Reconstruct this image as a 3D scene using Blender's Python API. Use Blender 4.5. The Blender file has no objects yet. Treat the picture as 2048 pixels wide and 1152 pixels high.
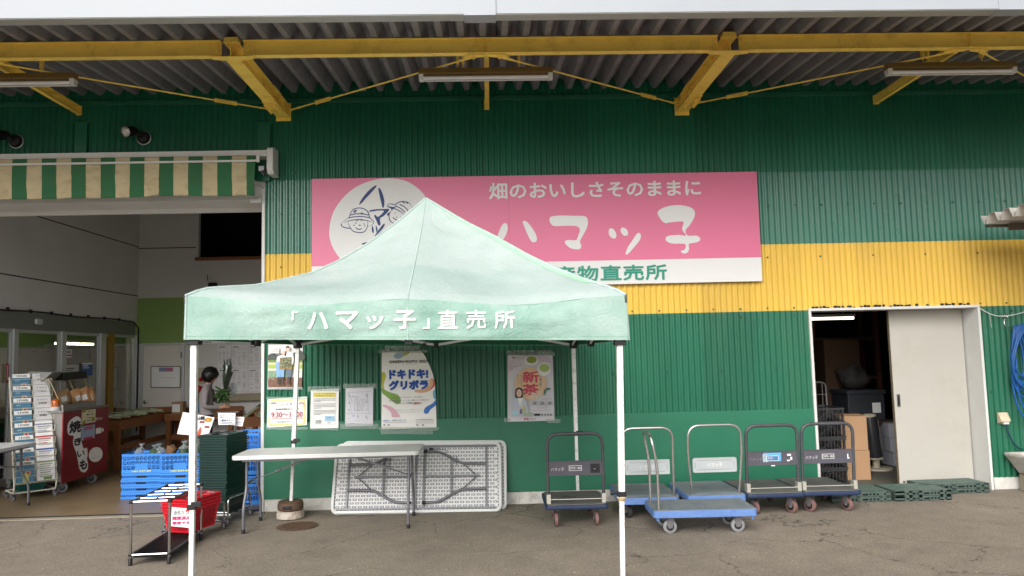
import bpy, bmesh, math, random
from mathutils import Vector, Matrix, noise, geometry

sc = bpy.context.scene
C = sc.collection
R = math.radians
PI = math.pi
random.seed(7)

# ------------------------------------------------------------------ camera
FPX, YAW, PITCH, ROLL, CAM_H, CAM_D = 1500.0, .0319, .0871, -.0241, 1.672, 8.542
fw = Vector((math.sin(YAW) * math.cos(PITCH), math.cos(YAW) * math.cos(PITCH), math.sin(PITCH)))
r0 = Vector((math.cos(YAW), -math.sin(YAW), 0))
u0 = r0.cross(fw)
rt = r0 * math.cos(ROLL) + u0 * math.sin(ROLL)
up = -r0 * math.sin(ROLL) + u0 * math.cos(ROLL)
cam_pos = Vector((0, -CAM_D, CAM_H))
cd = bpy.data.cameras.new('camera')
cam = bpy.data.objects.new('camera', cd)
C.objects.link(cam)
cam.matrix_world = Matrix((rt, up, -fw)).transposed().to_4x4()
cam.location = cam_pos
cd.sensor_width = 36
cd.lens = FPX / 2048 * 36
cd.clip_end = 500
cd.clip_start = .05
sc.camera = cam

# ------------------------------------------------------------------ light
SUN_EL, SUN_ROT = R(34), R(200)
world = bpy.data.worlds.new('World')
sc.world = world
world.use_nodes = True
wn = world.node_tree.nodes
wl = world.node_tree.links
wn.clear()
sky = wn.new('ShaderNodeTexSky')
sky.sky_type = 'NISHITA'
sky.sun_disc = False
sky.sun_elevation = SUN_EL
sky.sun_rotation = SUN_ROT
sky.air_density = 1.0
sky.dust_density = 4.0
sky.ozone_density = 1.0
hs = wn.new('ShaderNodeHueSaturation')
hs.inputs['Saturation'].default_value = .22
bg = wn.new('ShaderNodeBackground')
bg.inputs['Strength'].default_value = .11
wo = wn.new('ShaderNodeOutputWorld')
wl.new(sky.outputs[0], hs.inputs['Color'])
wl.new(hs.outputs[0], bg.inputs['Color'])
wl.new(bg.outputs[0], wo.inputs['Surface'])
sd = bpy.data.lights.new('sun', 'SUN')
sd.energy = 1.35
sd.angle = R(52)
sd.color = (1, .97, .93)
sun = bpy.data.objects.new('sun', sd)
C.objects.link(sun)
# sun behind the camera, a little to its left; the sky's rotation follows it
sdir = Vector((math.cos(SUN_EL) * -.34, math.cos(SUN_EL) * -.94, math.sin(SUN_EL)))
sun.rotation_euler = sdir.to_track_quat('Z', 'Y').to_euler()
sun.location = (0, -10, 12)
vs = sc.view_settings
vs.view_transform = 'Standard'
vs.look = 'None'
vs.gamma = 1
vs.use_curve_mapping = False
vs.exposure = .86
sc.cycles.max_bounces = 8
sc.cycles.diffuse_bounces = 5

# ------------------------------------------------------------------ helpers
def hit(px, py, ax, v):
    d = rt * ((px - 1024) / FPX) - up * ((py - 576) / FPX) + fw
    return cam_pos + d * ((v - cam_pos[ax]) / d[ax])
def W(px, py, Y=0): return hit(px, py, 1, Y)          # a point on an upright plane parallel to the shop front
def G(px, py, Z=0): return hit(px, py, 2, Z)          # a point on a level plane

def lin(c):
    c /= 255
    return c / 12.92 if c <= .04045 else ((c + .055) / 1.055) ** 2.4
def rgb(r, g, b): return (lin(r), lin(g), lin(b), 1)

MATS = {}
def mat(name, col, rough=.6, metal=0, var=.08, scale=3, bump=0, bscale=40, emit=0, spec=.4, dirt=None, dirt_amt=0, dscale=2, stretch=None, sheet=0):
    """Principled paint with uneven tone, optional stains and a fine bump."""
    if name in MATS: return MATS[name]
    m = bpy.data.materials.new(name)
    m.use_nodes = True
    nt = m.node_tree
    n, l = nt.nodes, nt.links
    b = n['Principled BSDF']
    b.inputs['Roughness'].default_value = rough
    b.inputs['Metallic'].default_value = metal
    b.inputs['Specular IOR Level'].default_value = spec
    tc = n.new('ShaderNodeTexCoord')
    src = tc.outputs['Object']
    if stretch:
        mp = n.new('ShaderNodeMapping'); mp.inputs['Scale'].default_value = stretch
        l.new(src, mp.inputs['Vector']); src = mp.outputs[0]
    nz = n.new('ShaderNodeTexNoise')
    nz.inputs['Scale'].default_value = scale
    nz.inputs['Detail'].default_value = 6
    nz.inputs['Roughness'].default_value = .6
    l.new(src, nz.inputs['Vector'])
    mr = n.new('ShaderNodeMapRange')
    mr.inputs['From Min'].default_value = .3
    mr.inputs['From Max'].default_value = .7
    mr.inputs['To Min'].default_value = 1 - var
    mr.inputs['To Max'].default_value = 1 + var
    l.new(nz.outputs['Fac'], mr.inputs['Value'])
    mx = n.new('ShaderNodeVectorMath'); mx.operation = 'SCALE'
    mx.inputs[0].default_value = col[:3]
    l.new(mr.outputs[0], mx.inputs['Scale'])
    out = mx.outputs[0]
    if sheet:                                   # each sheet of cladding has its own slight tone
        sx = n.new('ShaderNodeSeparateXYZ'); l.new(tc.outputs['Object'], sx.inputs[0])
        dv = n.new('ShaderNodeMath'); dv.operation = 'DIVIDE'; dv.inputs[1].default_value = sheet; l.new(sx.outputs['X'], dv.inputs[0])
        fl = n.new('ShaderNodeMath'); fl.operation = 'FLOOR'; l.new(dv.outputs[0], fl.inputs[0])
        wn_ = n.new('ShaderNodeTexWhiteNoise'); wn_.noise_dimensions = '1D'; l.new(fl.outputs[0], wn_.inputs['W'])
        ms = n.new('ShaderNodeMapRange'); ms.inputs['To Min'].default_value = .9; ms.inputs['To Max'].default_value = 1.1; l.new(wn_.outputs['Value'], ms.inputs['Value'])
        m3 = n.new('ShaderNodeVectorMath'); m3.operation = 'SCALE'; l.new(out, m3.inputs[0]); l.new(ms.outputs[0], m3.inputs['Scale']); out = m3.outputs[0]
    if dirt:
        n2 = n.new('ShaderNodeTexNoise')
        n2.inputs['Scale'].default_value = dscale
        n2.inputs['Detail'].default_value = 8
        n2.inputs['Roughness'].default_value = .7
        l.new(src, n2.inputs['Vector'])
        r2 = n.new('ShaderNodeMapRange')
        r2.inputs['From Min'].default_value = .5
        r2.inputs['From Max'].default_value = .68
        r2.inputs['To Max'].default_value = dirt_amt
        l.new(n2.outputs['Fac'], r2.inputs['Value'])
        mm = n.new('ShaderNodeMix'); mm.data_type = 'RGBA'
        l.new(r2.outputs[0], mm.inputs['Factor'])
        l.new(out, mm.inputs['A'])
        mm.inputs['B'].default_value = dirt
        out = mm.outputs['Result']
    l.new(out, b.inputs['Base Color'])
    rr = n.new('ShaderNodeMapRange')
    rr.inputs['To Min'].default_value = max(.02, rough - .08)
    rr.inputs['To Max'].default_value = min(1, rough + .08)
    l.new(nz.outputs['Fac'], rr.inputs['Value'])
    l.new(rr.outputs[0], b.inputs['Roughness'])
    if bump:
        n3 = n.new('ShaderNodeTexNoise')
        n3.inputs['Scale'].default_value = bscale
        n3.inputs['Detail'].default_value = 5
        l.new(src, n3.inputs['Vector'])
        bp = n.new('ShaderNodeBump')
        bp.inputs['Strength'].default_value = bump
        bp.inputs['Distance'].default_value = .01
        l.new(n3.outputs['Fac'], bp.inputs['Height'])
        l.new(bp.outputs[0], b.inputs['Normal'])
    if emit:
        b.inputs['Emission Color'].default_value = col
        b.inputs['Emission Strength'].default_value = emit
    MATS[name] = m
    return m

def glass(name, tint=(.75, .78, .76), gloss=.12):
    if name in MATS: return MATS[name]
    m = bpy.data.materials.new(name); m.use_nodes = True
    n, l = m.node_tree.nodes, m.node_tree.links
    n.clear()
    o = n.new('ShaderNodeOutputMaterial'); mx = n.new('ShaderNodeMixShader')
    t = n.new('ShaderNodeBsdfTransparent'); t.inputs[0].default_value = (*tint, 1)
    g = n.new('ShaderNodeBsdfGlossy'); g.inputs['Roughness'].default_value = .04
    f = n.new('ShaderNodeLayerWeight'); f.inputs['Blend'].default_value = .5
    pw = n.new('ShaderNodeMath'); pw.operation = 'POWER'; pw.inputs[1].default_value = 3.5; l.new(f.outputs['Facing'], pw.inputs[0])
    ml = n.new('ShaderNodeMath'); ml.operation = 'MULTIPLY_ADD'; ml.inputs[1].default_value = .8; ml.inputs[2].default_value = gloss * .3; l.new(pw.outputs[0], ml.inputs[0])
    l.new(ml.outputs[0], mx.inputs[0]); l.new(t.outputs[0], mx.inputs[1]); l.new(g.outputs[0], mx.inputs[2])
    l.new(mx.outputs[0], o.inputs['Surface'])
    MATS[name] = m
    return m

def frame_of(d):
    d = d.normalized()
    a = Vector((0, 0, 1)) if abs(d.z) < .95 else Vector((1, 0, 0))
    s = d.cross(a).normalized()
    return s, s.cross(d).normalized()

class M:
    """Collects shapes into one mesh; self.m is the material slot of what comes next."""
    def __init__(s): s.bm = bmesh.new(); s.m = 0
    def face(s, vs):
        try:
            f = s.bm.faces.new(vs); f.material_index = s.m; return f
        except ValueError: return None
    def v(s, p): return s.bm.verts.new(p)
    def hexa(s, P):
        v = [s.v(p) for p in P]
        for q in ((3, 2, 1, 0), (4, 5, 6, 7), (0, 1, 5, 4), (1, 2, 6, 5), (2, 3, 7, 6), (3, 0, 4, 7)): s.face([v[i] for i in q])
        return s
    def box(s, x0, x1, y0, y1, z0, z1):
        x0, x1 = min(x0, x1), max(x0, x1); y0, y1 = min(y0, y1), max(y0, y1); z0, z1 = min(z0, z1), max(z0, z1)
        return s.hexa([(x0, y0, z0), (x1, y0, z0), (x1, y1, z0), (x0, y1, z0), (x0, y0, z1), (x1, y0, z1), (x1, y1, z1), (x0, y1, z1)])
    def obox(s, c, size, rot=None):
        rot = rot or Matrix.Identity(3); c = Vector(c); P = []
        for z in (-.5, .5):
            for x, y in ((-.5, -.5), (.5, -.5), (.5, .5), (-.5, .5)):
                P.append(c + rot @ Vector((x * size[0], y * size[1], z * size[2])))
        return s.hexa(P)
    def bar(s, p, q, w, h, upv=None):
        p, q = Vector(p), Vector(q); d = (q - p).normalized()
        if upv is None: a, b = frame_of(d)
        else: a = d.cross(Vector(upv)).normalized(); b = a.cross(d)
        P = []
        for o in (p, q):
            for i, j in ((-1, -1), (1, -1), (1, 1), (-1, 1)): P.append(o + a * (w / 2 * i) + b * (h / 2 * j))
        return s.hexa(P)
    def tube(s, pts, r, n=8, closed=False, caps=True):
        pts = [Vector(p) for p in pts]; N = len(pts); rings = []
        rs = r if isinstance(r, (list, tuple)) else [r] * N
        a = None
        for i in range(N):
            if closed: d = pts[(i + 1) % N] - pts[i - 1]
            else: d = pts[min(i + 1, N - 1)] - pts[max(i - 1, 0)]
            d = d.normalized() if d.length > 1e-9 else Vector((0, 0, 1))
            if a is None: a, b = frame_of(d)
            else:
                a = (a - d * a.dot(d)); a = a.normalized() if a.length > 1e-6 else frame_of(d)[0]
                b = a.cross(d).normalized()
            rings.append([s.v(pts[i] + (a * math.cos(2 * PI * k / n) + b * math.sin(2 * PI * k / n)) * rs[i]) for k in range(n)])
        for i in range(N if closed else N - 1):
            A, B = rings[i], rings[(i + 1) % N]
            for k in range(n): s.face([A[k], A[(k + 1) % n], B[(k + 1) % n], B[k]])
        if caps and not closed: s.face(rings[0][::-1]); s.face(rings[-1])
        return s
    def cyl(s, p, q, r, r2=None, n=16): return s.tube([p, q], [r, r if r2 is None else r2], n)
    def lathe(s, c, prof, n=20, axis='Z'):
        c = Vector(c); rings = []
        for r, z in prof:
            ring = []
            for k in range(n):
                a = 2 * PI * k / n
                p = Vector((r * math.cos(a), r * math.sin(a), z))
                if axis == 'Y': p = Vector((p.x, p.z, p.y))
                if axis == 'X': p = Vector((p.z, p.x, p.y))
                ring.append(s.v(c + p))
            rings.append(ring)
        for A, B in zip(rings, rings[1:]):
            for k in range(n): s.face([A[k], A[(k + 1) % n], B[(k + 1) % n], B[k]])
        s.face(rings[0][::-1]); s.face(rings[-1])
        return s
    def prism(s, pts, t):
        """flat outline given as 3-D points, thickened by the vector t"""
        t = Vector(t); a = [s.v(p) for p in pts]; b = [s.v(Vector(p) + t) for p in pts]; n = len(a)
        s.face(a[::-1]); s.face(b)
        for i in range(n): s.face([a[i], a[(i + 1) % n], b[(i + 1) % n], b[i]])
        return s
    def sheet(s, pts):
        s.face([s.v(p) for p in pts]); return s
    def grid(s, nu, nv, f, flip=False):
        g = [[s.v(f(i / nu, j / nv)) for j in range(nv + 1)] for i in range(nu + 1)]
        for i in range(nu):
            for j in range(nv):
                q = [g[i][j], g[i + 1][j], g[i + 1][j + 1], g[i][j + 1]]
                s.face(q[::-1] if flip else q)
        return s
    def text(s, body, pos, w, h, f, bold=0., lsp=1.0, shear=0):
        """lettering laid into the box pos(centre) w x h of the local (x, y) sheet that f maps to 3-D"""
        c = bpy.data.curves.new('lettering', 'FONT')
        c.body = body; c.resolution_u = 2; c.space_character = lsp; c.shear = shear
        o = bpy.data.objects.new('lettering', c); C.objects.link(o)
        me = bpy.data.meshes.new_from_object(o.evaluated_get(bpy.context.evaluated_depsgraph_get()))
        bpy.data.objects.remove(o); bpy.data.curves.remove(c)
        if not me.vertices: bpy.data.meshes.remove(me); return s
        xs = [v.co.x for v in me.vertices]; ys = [v.co.y for v in me.vertices]
        x0, x1, y0, y1 = min(xs), max(xs), min(ys), max(ys)
        sy = h / max(1e-6, y1 - y0); sx = w / max(1e-6, x1 - x0) if w else sy
        p0 = Vector(f(*pos)); e = .01
        nn = (Vector(f(pos[0] + e, pos[1])) - p0).cross(Vector(f(pos[0], pos[1] + e)) - p0).normalized()
        k = bold * h
        sh = [(0, 0)] if not bold else [(k * math.cos(a * PI / 4), k * math.sin(a * PI / 4)) for a in range(8)]
        for q, (ax, ay) in enumerate(sh):           # strokes thickened by stepping the glyph round a small circle
            vs = [s.v(Vector(f(pos[0] + (v.co.x - (x0 + x1) / 2) * sx + ax, pos[1] + (v.co.y - (y0 + y1) / 2) * sy + ay)) + nn * (.00025 * q)) for v in me.vertices]
            for p in me.polygons: s.face([vs[i] for i in p.vertices])
        bpy.data.meshes.remove(me)
        return s
    def build_each(s, name, mats, parent=None, **kw):
        """every separate piece collected here becomes an object of its own"""
        bm = s.bm; bm.verts.index_update(); seen = set(); out = []
        for v0 in list(bm.verts):
            if v0 in seen: continue
            st = [v0]; seen.add(v0); isl = []
            while st:
                v = st.pop(); isl.append(v)
                for e in v.link_edges:
                    w = e.other_vert(v)
                    if w not in seen: seen.add(w); st.append(w)
            c = M(); mp = {v: c.bm.verts.new(v.co) for v in isl}
            for f in {f for v in isl for f in v.link_faces}:
                g = c.bm.faces.new([mp[v] for v in f.verts]); g.material_index = f.material_index
            out.append(c.build(name, mats, parent, **kw))
        bm.free(); return out
    def build(s, name, mats, parent=None, smooth=None, bevel=0, loc=None, solid=0, sub=0):
        me = bpy.data.meshes.new(name)
        bmesh.ops.recalc_face_normals(s.bm, faces=s.bm.faces) if smooth != 'keep' else None
        s.bm.to_mesh(me); s.bm.free()
        for m in (mats if isinstance(mats, (list, tuple)) else [mats]): me.materials.append(m)
        if smooth:
            for p in me.polygons: p.use_smooth = True
            me.set_sharp_from_angle(angle=R(smooth if smooth != 'keep' else 40))
        o = bpy.data.objects.new(name, me); C.objects.link(o)
        if parent: o.parent = parent
        if loc: o.location = loc
        if bevel:
            b = o.modifiers.new('edges', 'BEVEL'); b.width = bevel; b.segments = 2; b.limit_method = 'ANGLE'; b.angle_limit = R(40)
        if solid:
            b = o.modifiers.new('thickness', 'SOLIDIFY'); b.thickness = solid; b.offset = 0
        if sub:
            b = o.modifiers.new('rounding', 'SUBSURF'); b.levels = sub; b.render_levels = sub
        return o

def tag(o, label=None, cat=None, group=None, kind=None):
    if label: o['label'] = label
    if cat: o['category'] = cat
    if group: o['group'] = group
    if kind: o['kind'] = kind
    return o
def thing(name, label, cat, loc=(0, 0, 0), rz=0, group=None):
    o = bpy.data.objects.new(name, None); C.objects.link(o)
    o.empty_display_size = .1
    o.location = loc; o.rotation_euler = (0, 0, rz)
    return tag(o, label, cat, group)
KIDS = {}
def dup(o, parent=None, loc=None, rz=None, label=None, group=None):
    c = o.copy(); C.objects.link(c)
    if parent: c.parent = parent
    if loc is not None: c.location = loc
    if rz is not None: c.rotation_euler = (0, 0, rz)
    if label: c['label'] = label
    if group: c['group'] = group
    for ch in [x for x in list(C.objects) if x.parent == o]: dup(ch, c)
    return c
def on_plane(origin, right, upv, lift=0.):
    o, r, u = Vector(origin), Vector(right).normalized(), Vector(upv).normalized()
    n = r.cross(u)
    return lambda x, y, k=lift: o + r * x + u * y + n * k
def arc(c, r, a0, a1, n, u=Vector((1, 0, 0)), v=Vector((0, 0, 1))):
    return [Vector(c) + u * (r * math.cos(a0 + (a1 - a0) * i / n)) + v * (r * math.sin(a0 + (a1 - a0) * i / n)) for i in range(n + 1)]
def rrect(x0, x1, y0, y1, r, n=5):
    out = []
    for cx, cy, a in ((x1 - r, y0 + r, -PI / 2), (x1 - r, y1 - r, 0), (x0 + r, y1 - r, PI / 2), (x0 + r, y0 + r, PI)):
        for i in range(n + 1): out.append((cx + r * math.cos(a + PI / 2 * i / n), cy + r * math.sin(a + PI / 2 * i / n)))
    return out
def rounded_path(pts, r, n=5):
    """polyline with its inner corners rounded"""
    pts = [Vector(p) for p in pts]; out = [pts[0]]
    for a, b, c in zip(pts, pts[1:], pts[2:]):
        d1, d2 = (a - b), (c - b); k = min(r, d1.length * .49, d2.length * .49)
        p, q = b + d1.normalized() * k, b + d2.normalized() * k
        for i in range(n + 1):
            t = i / n; out.append(p * (1 - t) ** 2 + b * (2 * t * (1 - t)) + q * t * t)
    return out + [pts[-1]]
# ------------------------------------------------------------------ materials
GREEN = mat('green_cladding_paint', rgb(27, 97, 72), .32, var=.10, scale=1.2, dirt=rgb(60, 105, 80), dirt_amt=.35, dscale=1.5, spec=.5, stretch=(1.6, 1, .35), sheet=.6084)
GREENF = mat('green_panel_paint', rgb(34, 106, 80), .42, var=.06, scale=1.5, dirt=rgb(52, 110, 84), dirt_amt=.35, dscale=1.1, spec=.45)
YELLOWC = mat('yellow_cladding_paint', rgb(214, 176, 72), .42, var=.05, scale=1.5, dirt=rgb(196, 160, 80), dirt_amt=.3, dscale=2, stretch=(1.6, 1, .4), sheet=.6084)
STEELY = mat('yellow_steel_paint', rgb(255, 220, 104), .5, var=.07, scale=4, dirt=rgb(160, 118, 40), dirt_amt=.35, dscale=5)
ROOFM = mat('galvanised_roof', rgb(130, 127, 131), .55, var=.12, scale=3, dirt=rgb(92, 84, 80), dirt_amt=.5, dscale=4)
WHITE = mat('white_paint', rgb(204, 204, 201), .5, var=.03, scale=4, dirt=rgb(190, 188, 180), dirt_amt=.35, dscale=6)
FASCIA = mat('white_fascia', rgb(158, 163, 169), .45, var=.03, scale=2)
FASCIAU = mat('grey_soffit', rgb(170, 170, 166), .5, var=.03)
CREAM = mat('cream_door', rgb(174, 171, 163), .5, var=.025, scale=3, dirt=rgb(150, 142, 126), dirt_amt=.3, dscale=2)
CONC = mat('whitewashed_concrete', rgb(205, 203, 197), .85, var=.12, scale=9, bump=.5, bscale=50, dirt=rgb(120, 112, 102), dirt_amt=.45, dscale=7)
INWALL = mat('interior_panel', rgb(214, 213, 210), .7, var=.04, scale=1.5)
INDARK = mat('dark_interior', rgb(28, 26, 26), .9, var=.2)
LIME = mat('lime_green_wall', rgb(140, 172, 100), .7, var=.04)
FLOORM = mat('polished_floor', rgb(132, 112, 84), .42, var=.12, scale=2, dirt=rgb(100, 84, 66), dirt_amt=.5, dscale=3, spec=.5)
CHROME = mat('chrome_tube', rgb(190, 190, 192), .22, 1, var=.06, scale=8)
STEEL = mat('grey_steel_tube', rgb(120, 121, 124), .38, .55, var=.1, scale=8)
DSTEEL = mat('dark_grey_tube', rgb(74, 75, 80), .4, .2, var=.1, scale=8, dirt=rgb(110, 108, 104), dirt_amt=.3, dscale=20)
ALU = mat('aluminium', rgb(196, 198, 198), .4, .6, var=.05)
BLACK = mat('black_plastic', rgb(26, 26, 28), .5, var=.1)
PAPER = mat('white_paper', rgb(242, 242, 240), .6, var=.02, scale=5)
TAPE = mat('clear_tape', rgb(150, 172, 160), .25, var=.1, scale=20)
INKB = mat('black_ink', rgb(34, 33, 36), .6)
INKG = mat('grey_ink', rgb(120, 120, 124), .6)
INKL = mat('pale_grey_ink', rgb(178, 178, 184), .6)
INKR = mat('red_ink', rgb(190, 38, 56), .6)
INKN = mat('blue_ink', rgb(30, 72, 150), .6)
NAVY = mat('navy_ink', rgb(52, 70, 118), .6)
WPRINT = mat('white_print', rgb(216, 216, 215), .5, var=.02)
PINK = mat('pink_sign_face', rgb(214, 112, 146), .4, var=.03, scale=1)
TEAL = mat('teal_print', rgb(42, 140, 118), .5)
WOOD = mat('brown_timber', rgb(140, 88, 48), .55, var=.22, scale=5, stretch=(1, 1, 8))
CARD = mat('cardboard', rgb(164, 130, 98), .8, var=.05)
CRATEB = mat('blue_crate_plastic', rgb(52, 128, 212), .42, var=.06)
BASKG = mat('dark_green_basket_plastic', rgb(20, 50, 46), .38, var=.12)
BASKR = mat('red_basket_plastic', rgb(206, 26, 44), .38, var=.06)
HOSE = mat('blue_hose', rgb(28, 84, 150), .35, var=.12, scale=10)
TUBEL = mat('unlit_tube', rgb(226, 226, 228), .3)
LIT = mat('lit_tube', (1, .97, .85, 1), .3, emit=2.2)
LITW = mat('lit_warm_tube', (1, .93, .72, 1), .3, emit=9)
PALLET = mat('green_duckboard_plastic', rgb(66, 82, 76), .55, var=.12, dirt=rgb(110, 116, 106), dirt_amt=.5, dscale=14)
RED = mat('red_panel', rgb(124, 12, 30), .35, var=.06)
YELLOWP = mat('pale_yellow_print', rgb(236, 222, 130), .6)
SKIN = mat('skin', rgb(196, 150, 124), .55, var=.05)
HAIR = mat('black_hair', rgb(16, 14, 14), .45, var=.3, scale=30)
SHIRT = mat('grey_knit', rgb(136, 130, 132), .85, var=.08, scale=20)
TROUS = mat('dark_trousers', rgb(50, 44, 46), .85)
LEAF = mat('leaf_green', rgb(74, 104, 58), .5, var=.3, scale=14)
LEAFD = mat('dark_leaf_green', rgb(52, 76, 50), .5, var=.35, scale=14)
PALEVEG = mat('pale_stalk', rgb(190, 196, 160), .5, var=.15, scale=12)
BAG = mat('clear_plastic_bag', rgb(150, 158, 160), .15, var=.35, scale=14, spec=.8)
_n, _l = BAG.node_tree.nodes, BAG.node_tree.links
_t = _n.new('ShaderNodeBsdfTransparent'); _m = _n.new('ShaderNodeMixShader'); _m.inputs[0].default_value = .45
_l.new(_t.outputs[0], _m.inputs[1]); _l.new(_n['Principled BSDF'].outputs[0], _m.inputs[2]); _l.new(_m.outputs[0], _n['Material Output'].inputs['Surface'])
BROWNP = mat('kraft_paper', rgb(196, 146, 100), .75, var=.1, scale=12)
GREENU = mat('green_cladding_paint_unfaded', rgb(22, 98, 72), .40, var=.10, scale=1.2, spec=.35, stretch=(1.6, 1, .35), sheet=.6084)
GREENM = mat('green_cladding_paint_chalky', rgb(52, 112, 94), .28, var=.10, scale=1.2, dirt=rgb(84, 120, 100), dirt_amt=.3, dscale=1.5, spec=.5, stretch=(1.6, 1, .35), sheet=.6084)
# ------------------------------------------------------------------ ground
def asphalt():
    m = bpy.data.materials.new('asphalt'); m.use_nodes = True
    nt = m.node_tree; n, l = nt.nodes, nt.links; b = n['Principled BSDF']
    b.inputs['Roughness'].default_value = .88
    tc = n.new('ShaderNodeTexCoord')
    def noi(sc_, det=6, ro=.6):
        t = n.new('ShaderNodeTexNoise'); t.inputs['Scale'].default_value = sc_; t.inputs['Detail'].default_value = det
        t.inputs['Roughness'].default_value = ro; l.new(tc.outputs['Object'], t.inputs['Vector']); return t
    def rng(src, a, b_, c, d):
        r = n.new('ShaderNodeMapRange')
        for k, v in zip(('From Min', 'From Max', 'To Min', 'To Max'), (a, b_, c, d)): r.inputs[k].default_value = v
        l.new(src, r.inputs['Value']); return r.outputs[0]
    def mul(a, b_):
        r = n.new('ShaderNodeMath'); r.operation = 'MULTIPLY'; l.new(a, r.inputs[0]); l.new(b_, r.inputs[1]); return r.outputs[0]
    big = rng(noi(.55, 5).outputs['Fac'], .3, .7, .82, 1.16)
    mid = rng(noi(4, 8, .7).outputs['Fac'], .3, .7, .86, 1.14)
    fine = rng(noi(110, 3, .7).outputs['Fac'], .3, .72, .5, 1.55)
    mfine = rng(noi(38, 4, .75).outputs['Fac'], .3, .7, .74, 1.28)
    vo = n.new('ShaderNodeTexVoronoi'); vo.inputs['Scale'].default_value = 70; l.new(tc.outputs['Object'], vo.inputs['Vector'])
    chips = rng(vo.outputs['Color'], .9, 1, 1, 2.0)
    # hairline cracks: edges of a warped cell pattern, broken up by a mask
    wz = noi(2.2, 6); mixv = n.new('ShaderNodeMix'); mixv.data_type = 'RGBA'; mixv.inputs['Factor'].default_value = .33
    l.new(tc.outputs['Object'], mixv.inputs['A']); l.new(wz.outputs['Color'], mixv.inputs['B'])
    ve = n.new('ShaderNodeTexVoronoi'); ve.feature = 'DISTANCE_TO_EDGE'; ve.inputs['Scale'].default_value = 1.05
    l.new(mixv.outputs['Result'], ve.inputs['Vector'])
    cr = rng(ve.outputs['Distance'], .0, .0062, 1, 0)
    ms = rng(noi(.9, 4).outputs['Fac'], .42, .52, 0, .8)
    inv = n.new('ShaderNodeMath'); inv.operation = 'SUBTRACT'; inv.inputs[0].default_value = 1; l.new(mul(cr, ms), inv.inputs[1])
    st = noi(1.7, 7, .75); stain = rng(st.outputs['Fac'], .56, .68, 1, .78)
    tot = mul(mul(mul(big, mid), mul(mul(fine, mfine), chips)), mul(inv.outputs[0], stain))
    sv = n.new('ShaderNodeVectorMath'); sv.operation = 'SCALE'; sv.inputs[0].default_value = (.222, .187, .146)
    l.new(tot, sv.inputs['Scale']); l.new(sv.outputs[0], b.inputs['Base Color'])
    bp = n.new('ShaderNodeBump'); bp.inputs['Strength'].default_value = .55; bp.inputs['Distance'].default_value = .006
    l.new(noi(140, 4, .7).outputs['Fac'], bp.inputs['Height']); l.new(bp.outputs[0], b.inputs['Normal'])
    return m
ASPH = asphalt()
g = M(); g.sheet([(-60, -80, 0), (60, -80, 0), (60, 40, 0), (-60, 40, 0)])
tag(g.build('ground', ASPH), kind='structure')
g = M(); g.box(-9, -2.52, .005, .05, -.02, .012); g.m = 1; g.box(-9, -2.56, -.09, .004, -.02, .007)
tag(g.build('kerb_strip', [mat('floor_edge', rgb(40, 38, 36), .7), mat('edge_concrete', rgb(150, 142, 126), .85, var=.15, scale=8)]), kind='structure')
XL, YB = -6.62, 5.8
g = M(); g.sheet([(XL - 5, .05, .006), (-2.4, .05, .006), (-2.4, YB, .006), (XL - 5, YB, .006)])
tag(g.build('interior_floor', FLOORM), kind='structure')
g = M(); g.sheet([(3.5, .3, .006), (7.5, .3, .006), (7.5, 4.6, .006), (3.5, 4.6, .006)])
tag(g.build('storeroom_floor', mat('storeroom_concrete', rgb(96, 94, 84), .7, var=.1)), kind='structure')

# ------------------------------------------------------------------ the hall
hall = thing('market_hall', 'green and yellow corrugated market building with yellow steel canopy frame', 'building')
PITCH_C = .0676
def clad(name, x0, x1, z0, z1, m, y=0., seam=None):
    """small-wave corrugated sheet, facing the yard"""
    b = M(); n = max(1, round((x1 - x0) / PITCH_C)) * 10
    def f(u, v):
        x = x0 + (x1 - x0) * u
        w = max(-1, min(1, 1.5 * math.sin(2 * PI * x / PITCH_C)))
        w = math.sin(w * PI / 2)
        k = math.floor(x / .6084) % 2
        return (x, y - .0095 - .0088 * w - .002 * k, z0 + (z1 - z0) * v)
    b.grid(n, 1, f)
    return b.build(name, m, hall, smooth=60)
XO, XD0, XD1 = -2.522, 3.702, 5.653       # opening edge, storeroom door
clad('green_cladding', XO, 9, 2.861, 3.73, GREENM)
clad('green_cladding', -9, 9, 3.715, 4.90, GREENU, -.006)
clad('green_cladding', XO, XD0 - .03, 1.985, 2.087, GREEN, -.004)
clad('green_cladding', XD1 + .03, 9, 1.985, 2.087, GREEN, -.004)
clad('green_cladding', XO, XD0 - .03, .9, 2.0, GREEN)
clad('green_cladding', XD1 + .03, 9, .135, 2.0, GREEN)
clad('yellow_cladding', XO, 9, 2.087, 2.861, YELLOWC)
b = M(); b.box(XO, XD0 - .03, -.027, -.001, .135, .965)
for x in (-1.72, -.82, .08, .98, 1.88, 2.78): b.box(x, x + .9, -.031, -.0272, .14, .962)
b.build('base_panel', GREENF, hall, bevel=.002)
b = M(); b.box(XO - .0, XD0 - .05, -.012, .1, -.3, .133); b.box(XD1 + .06, 9, -.012, .1, -.3, .133)
b.build('foundation', CONC, hall, bevel=.008)
b = M(); b.box(-9, 9, -.052, -.024, 4.61, 4.662); b.box(-9, 9, -.036, -.024, 4.662, 4.672)
b.build('wall_flashing', GREEN, hall, bevel=.003)
b = M()                                        # unseen wall body, added behind the sheets to block light
b.box(XO + .04, XD0 - .06, .012, .14, .14, 4.9); b.box(XD1 + .06, 9, .012, .14, .14, 4.9)
b.box(XD0 - .06, XD1 + .06, .012, .14, 2.1, 4.9); b.box(-9, XO + .04, .012, .14, 3.62, 4.9)
b.build('light_blocking_core', INWALL, hall)
b = M()                                        # screws with washers in rows
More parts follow.
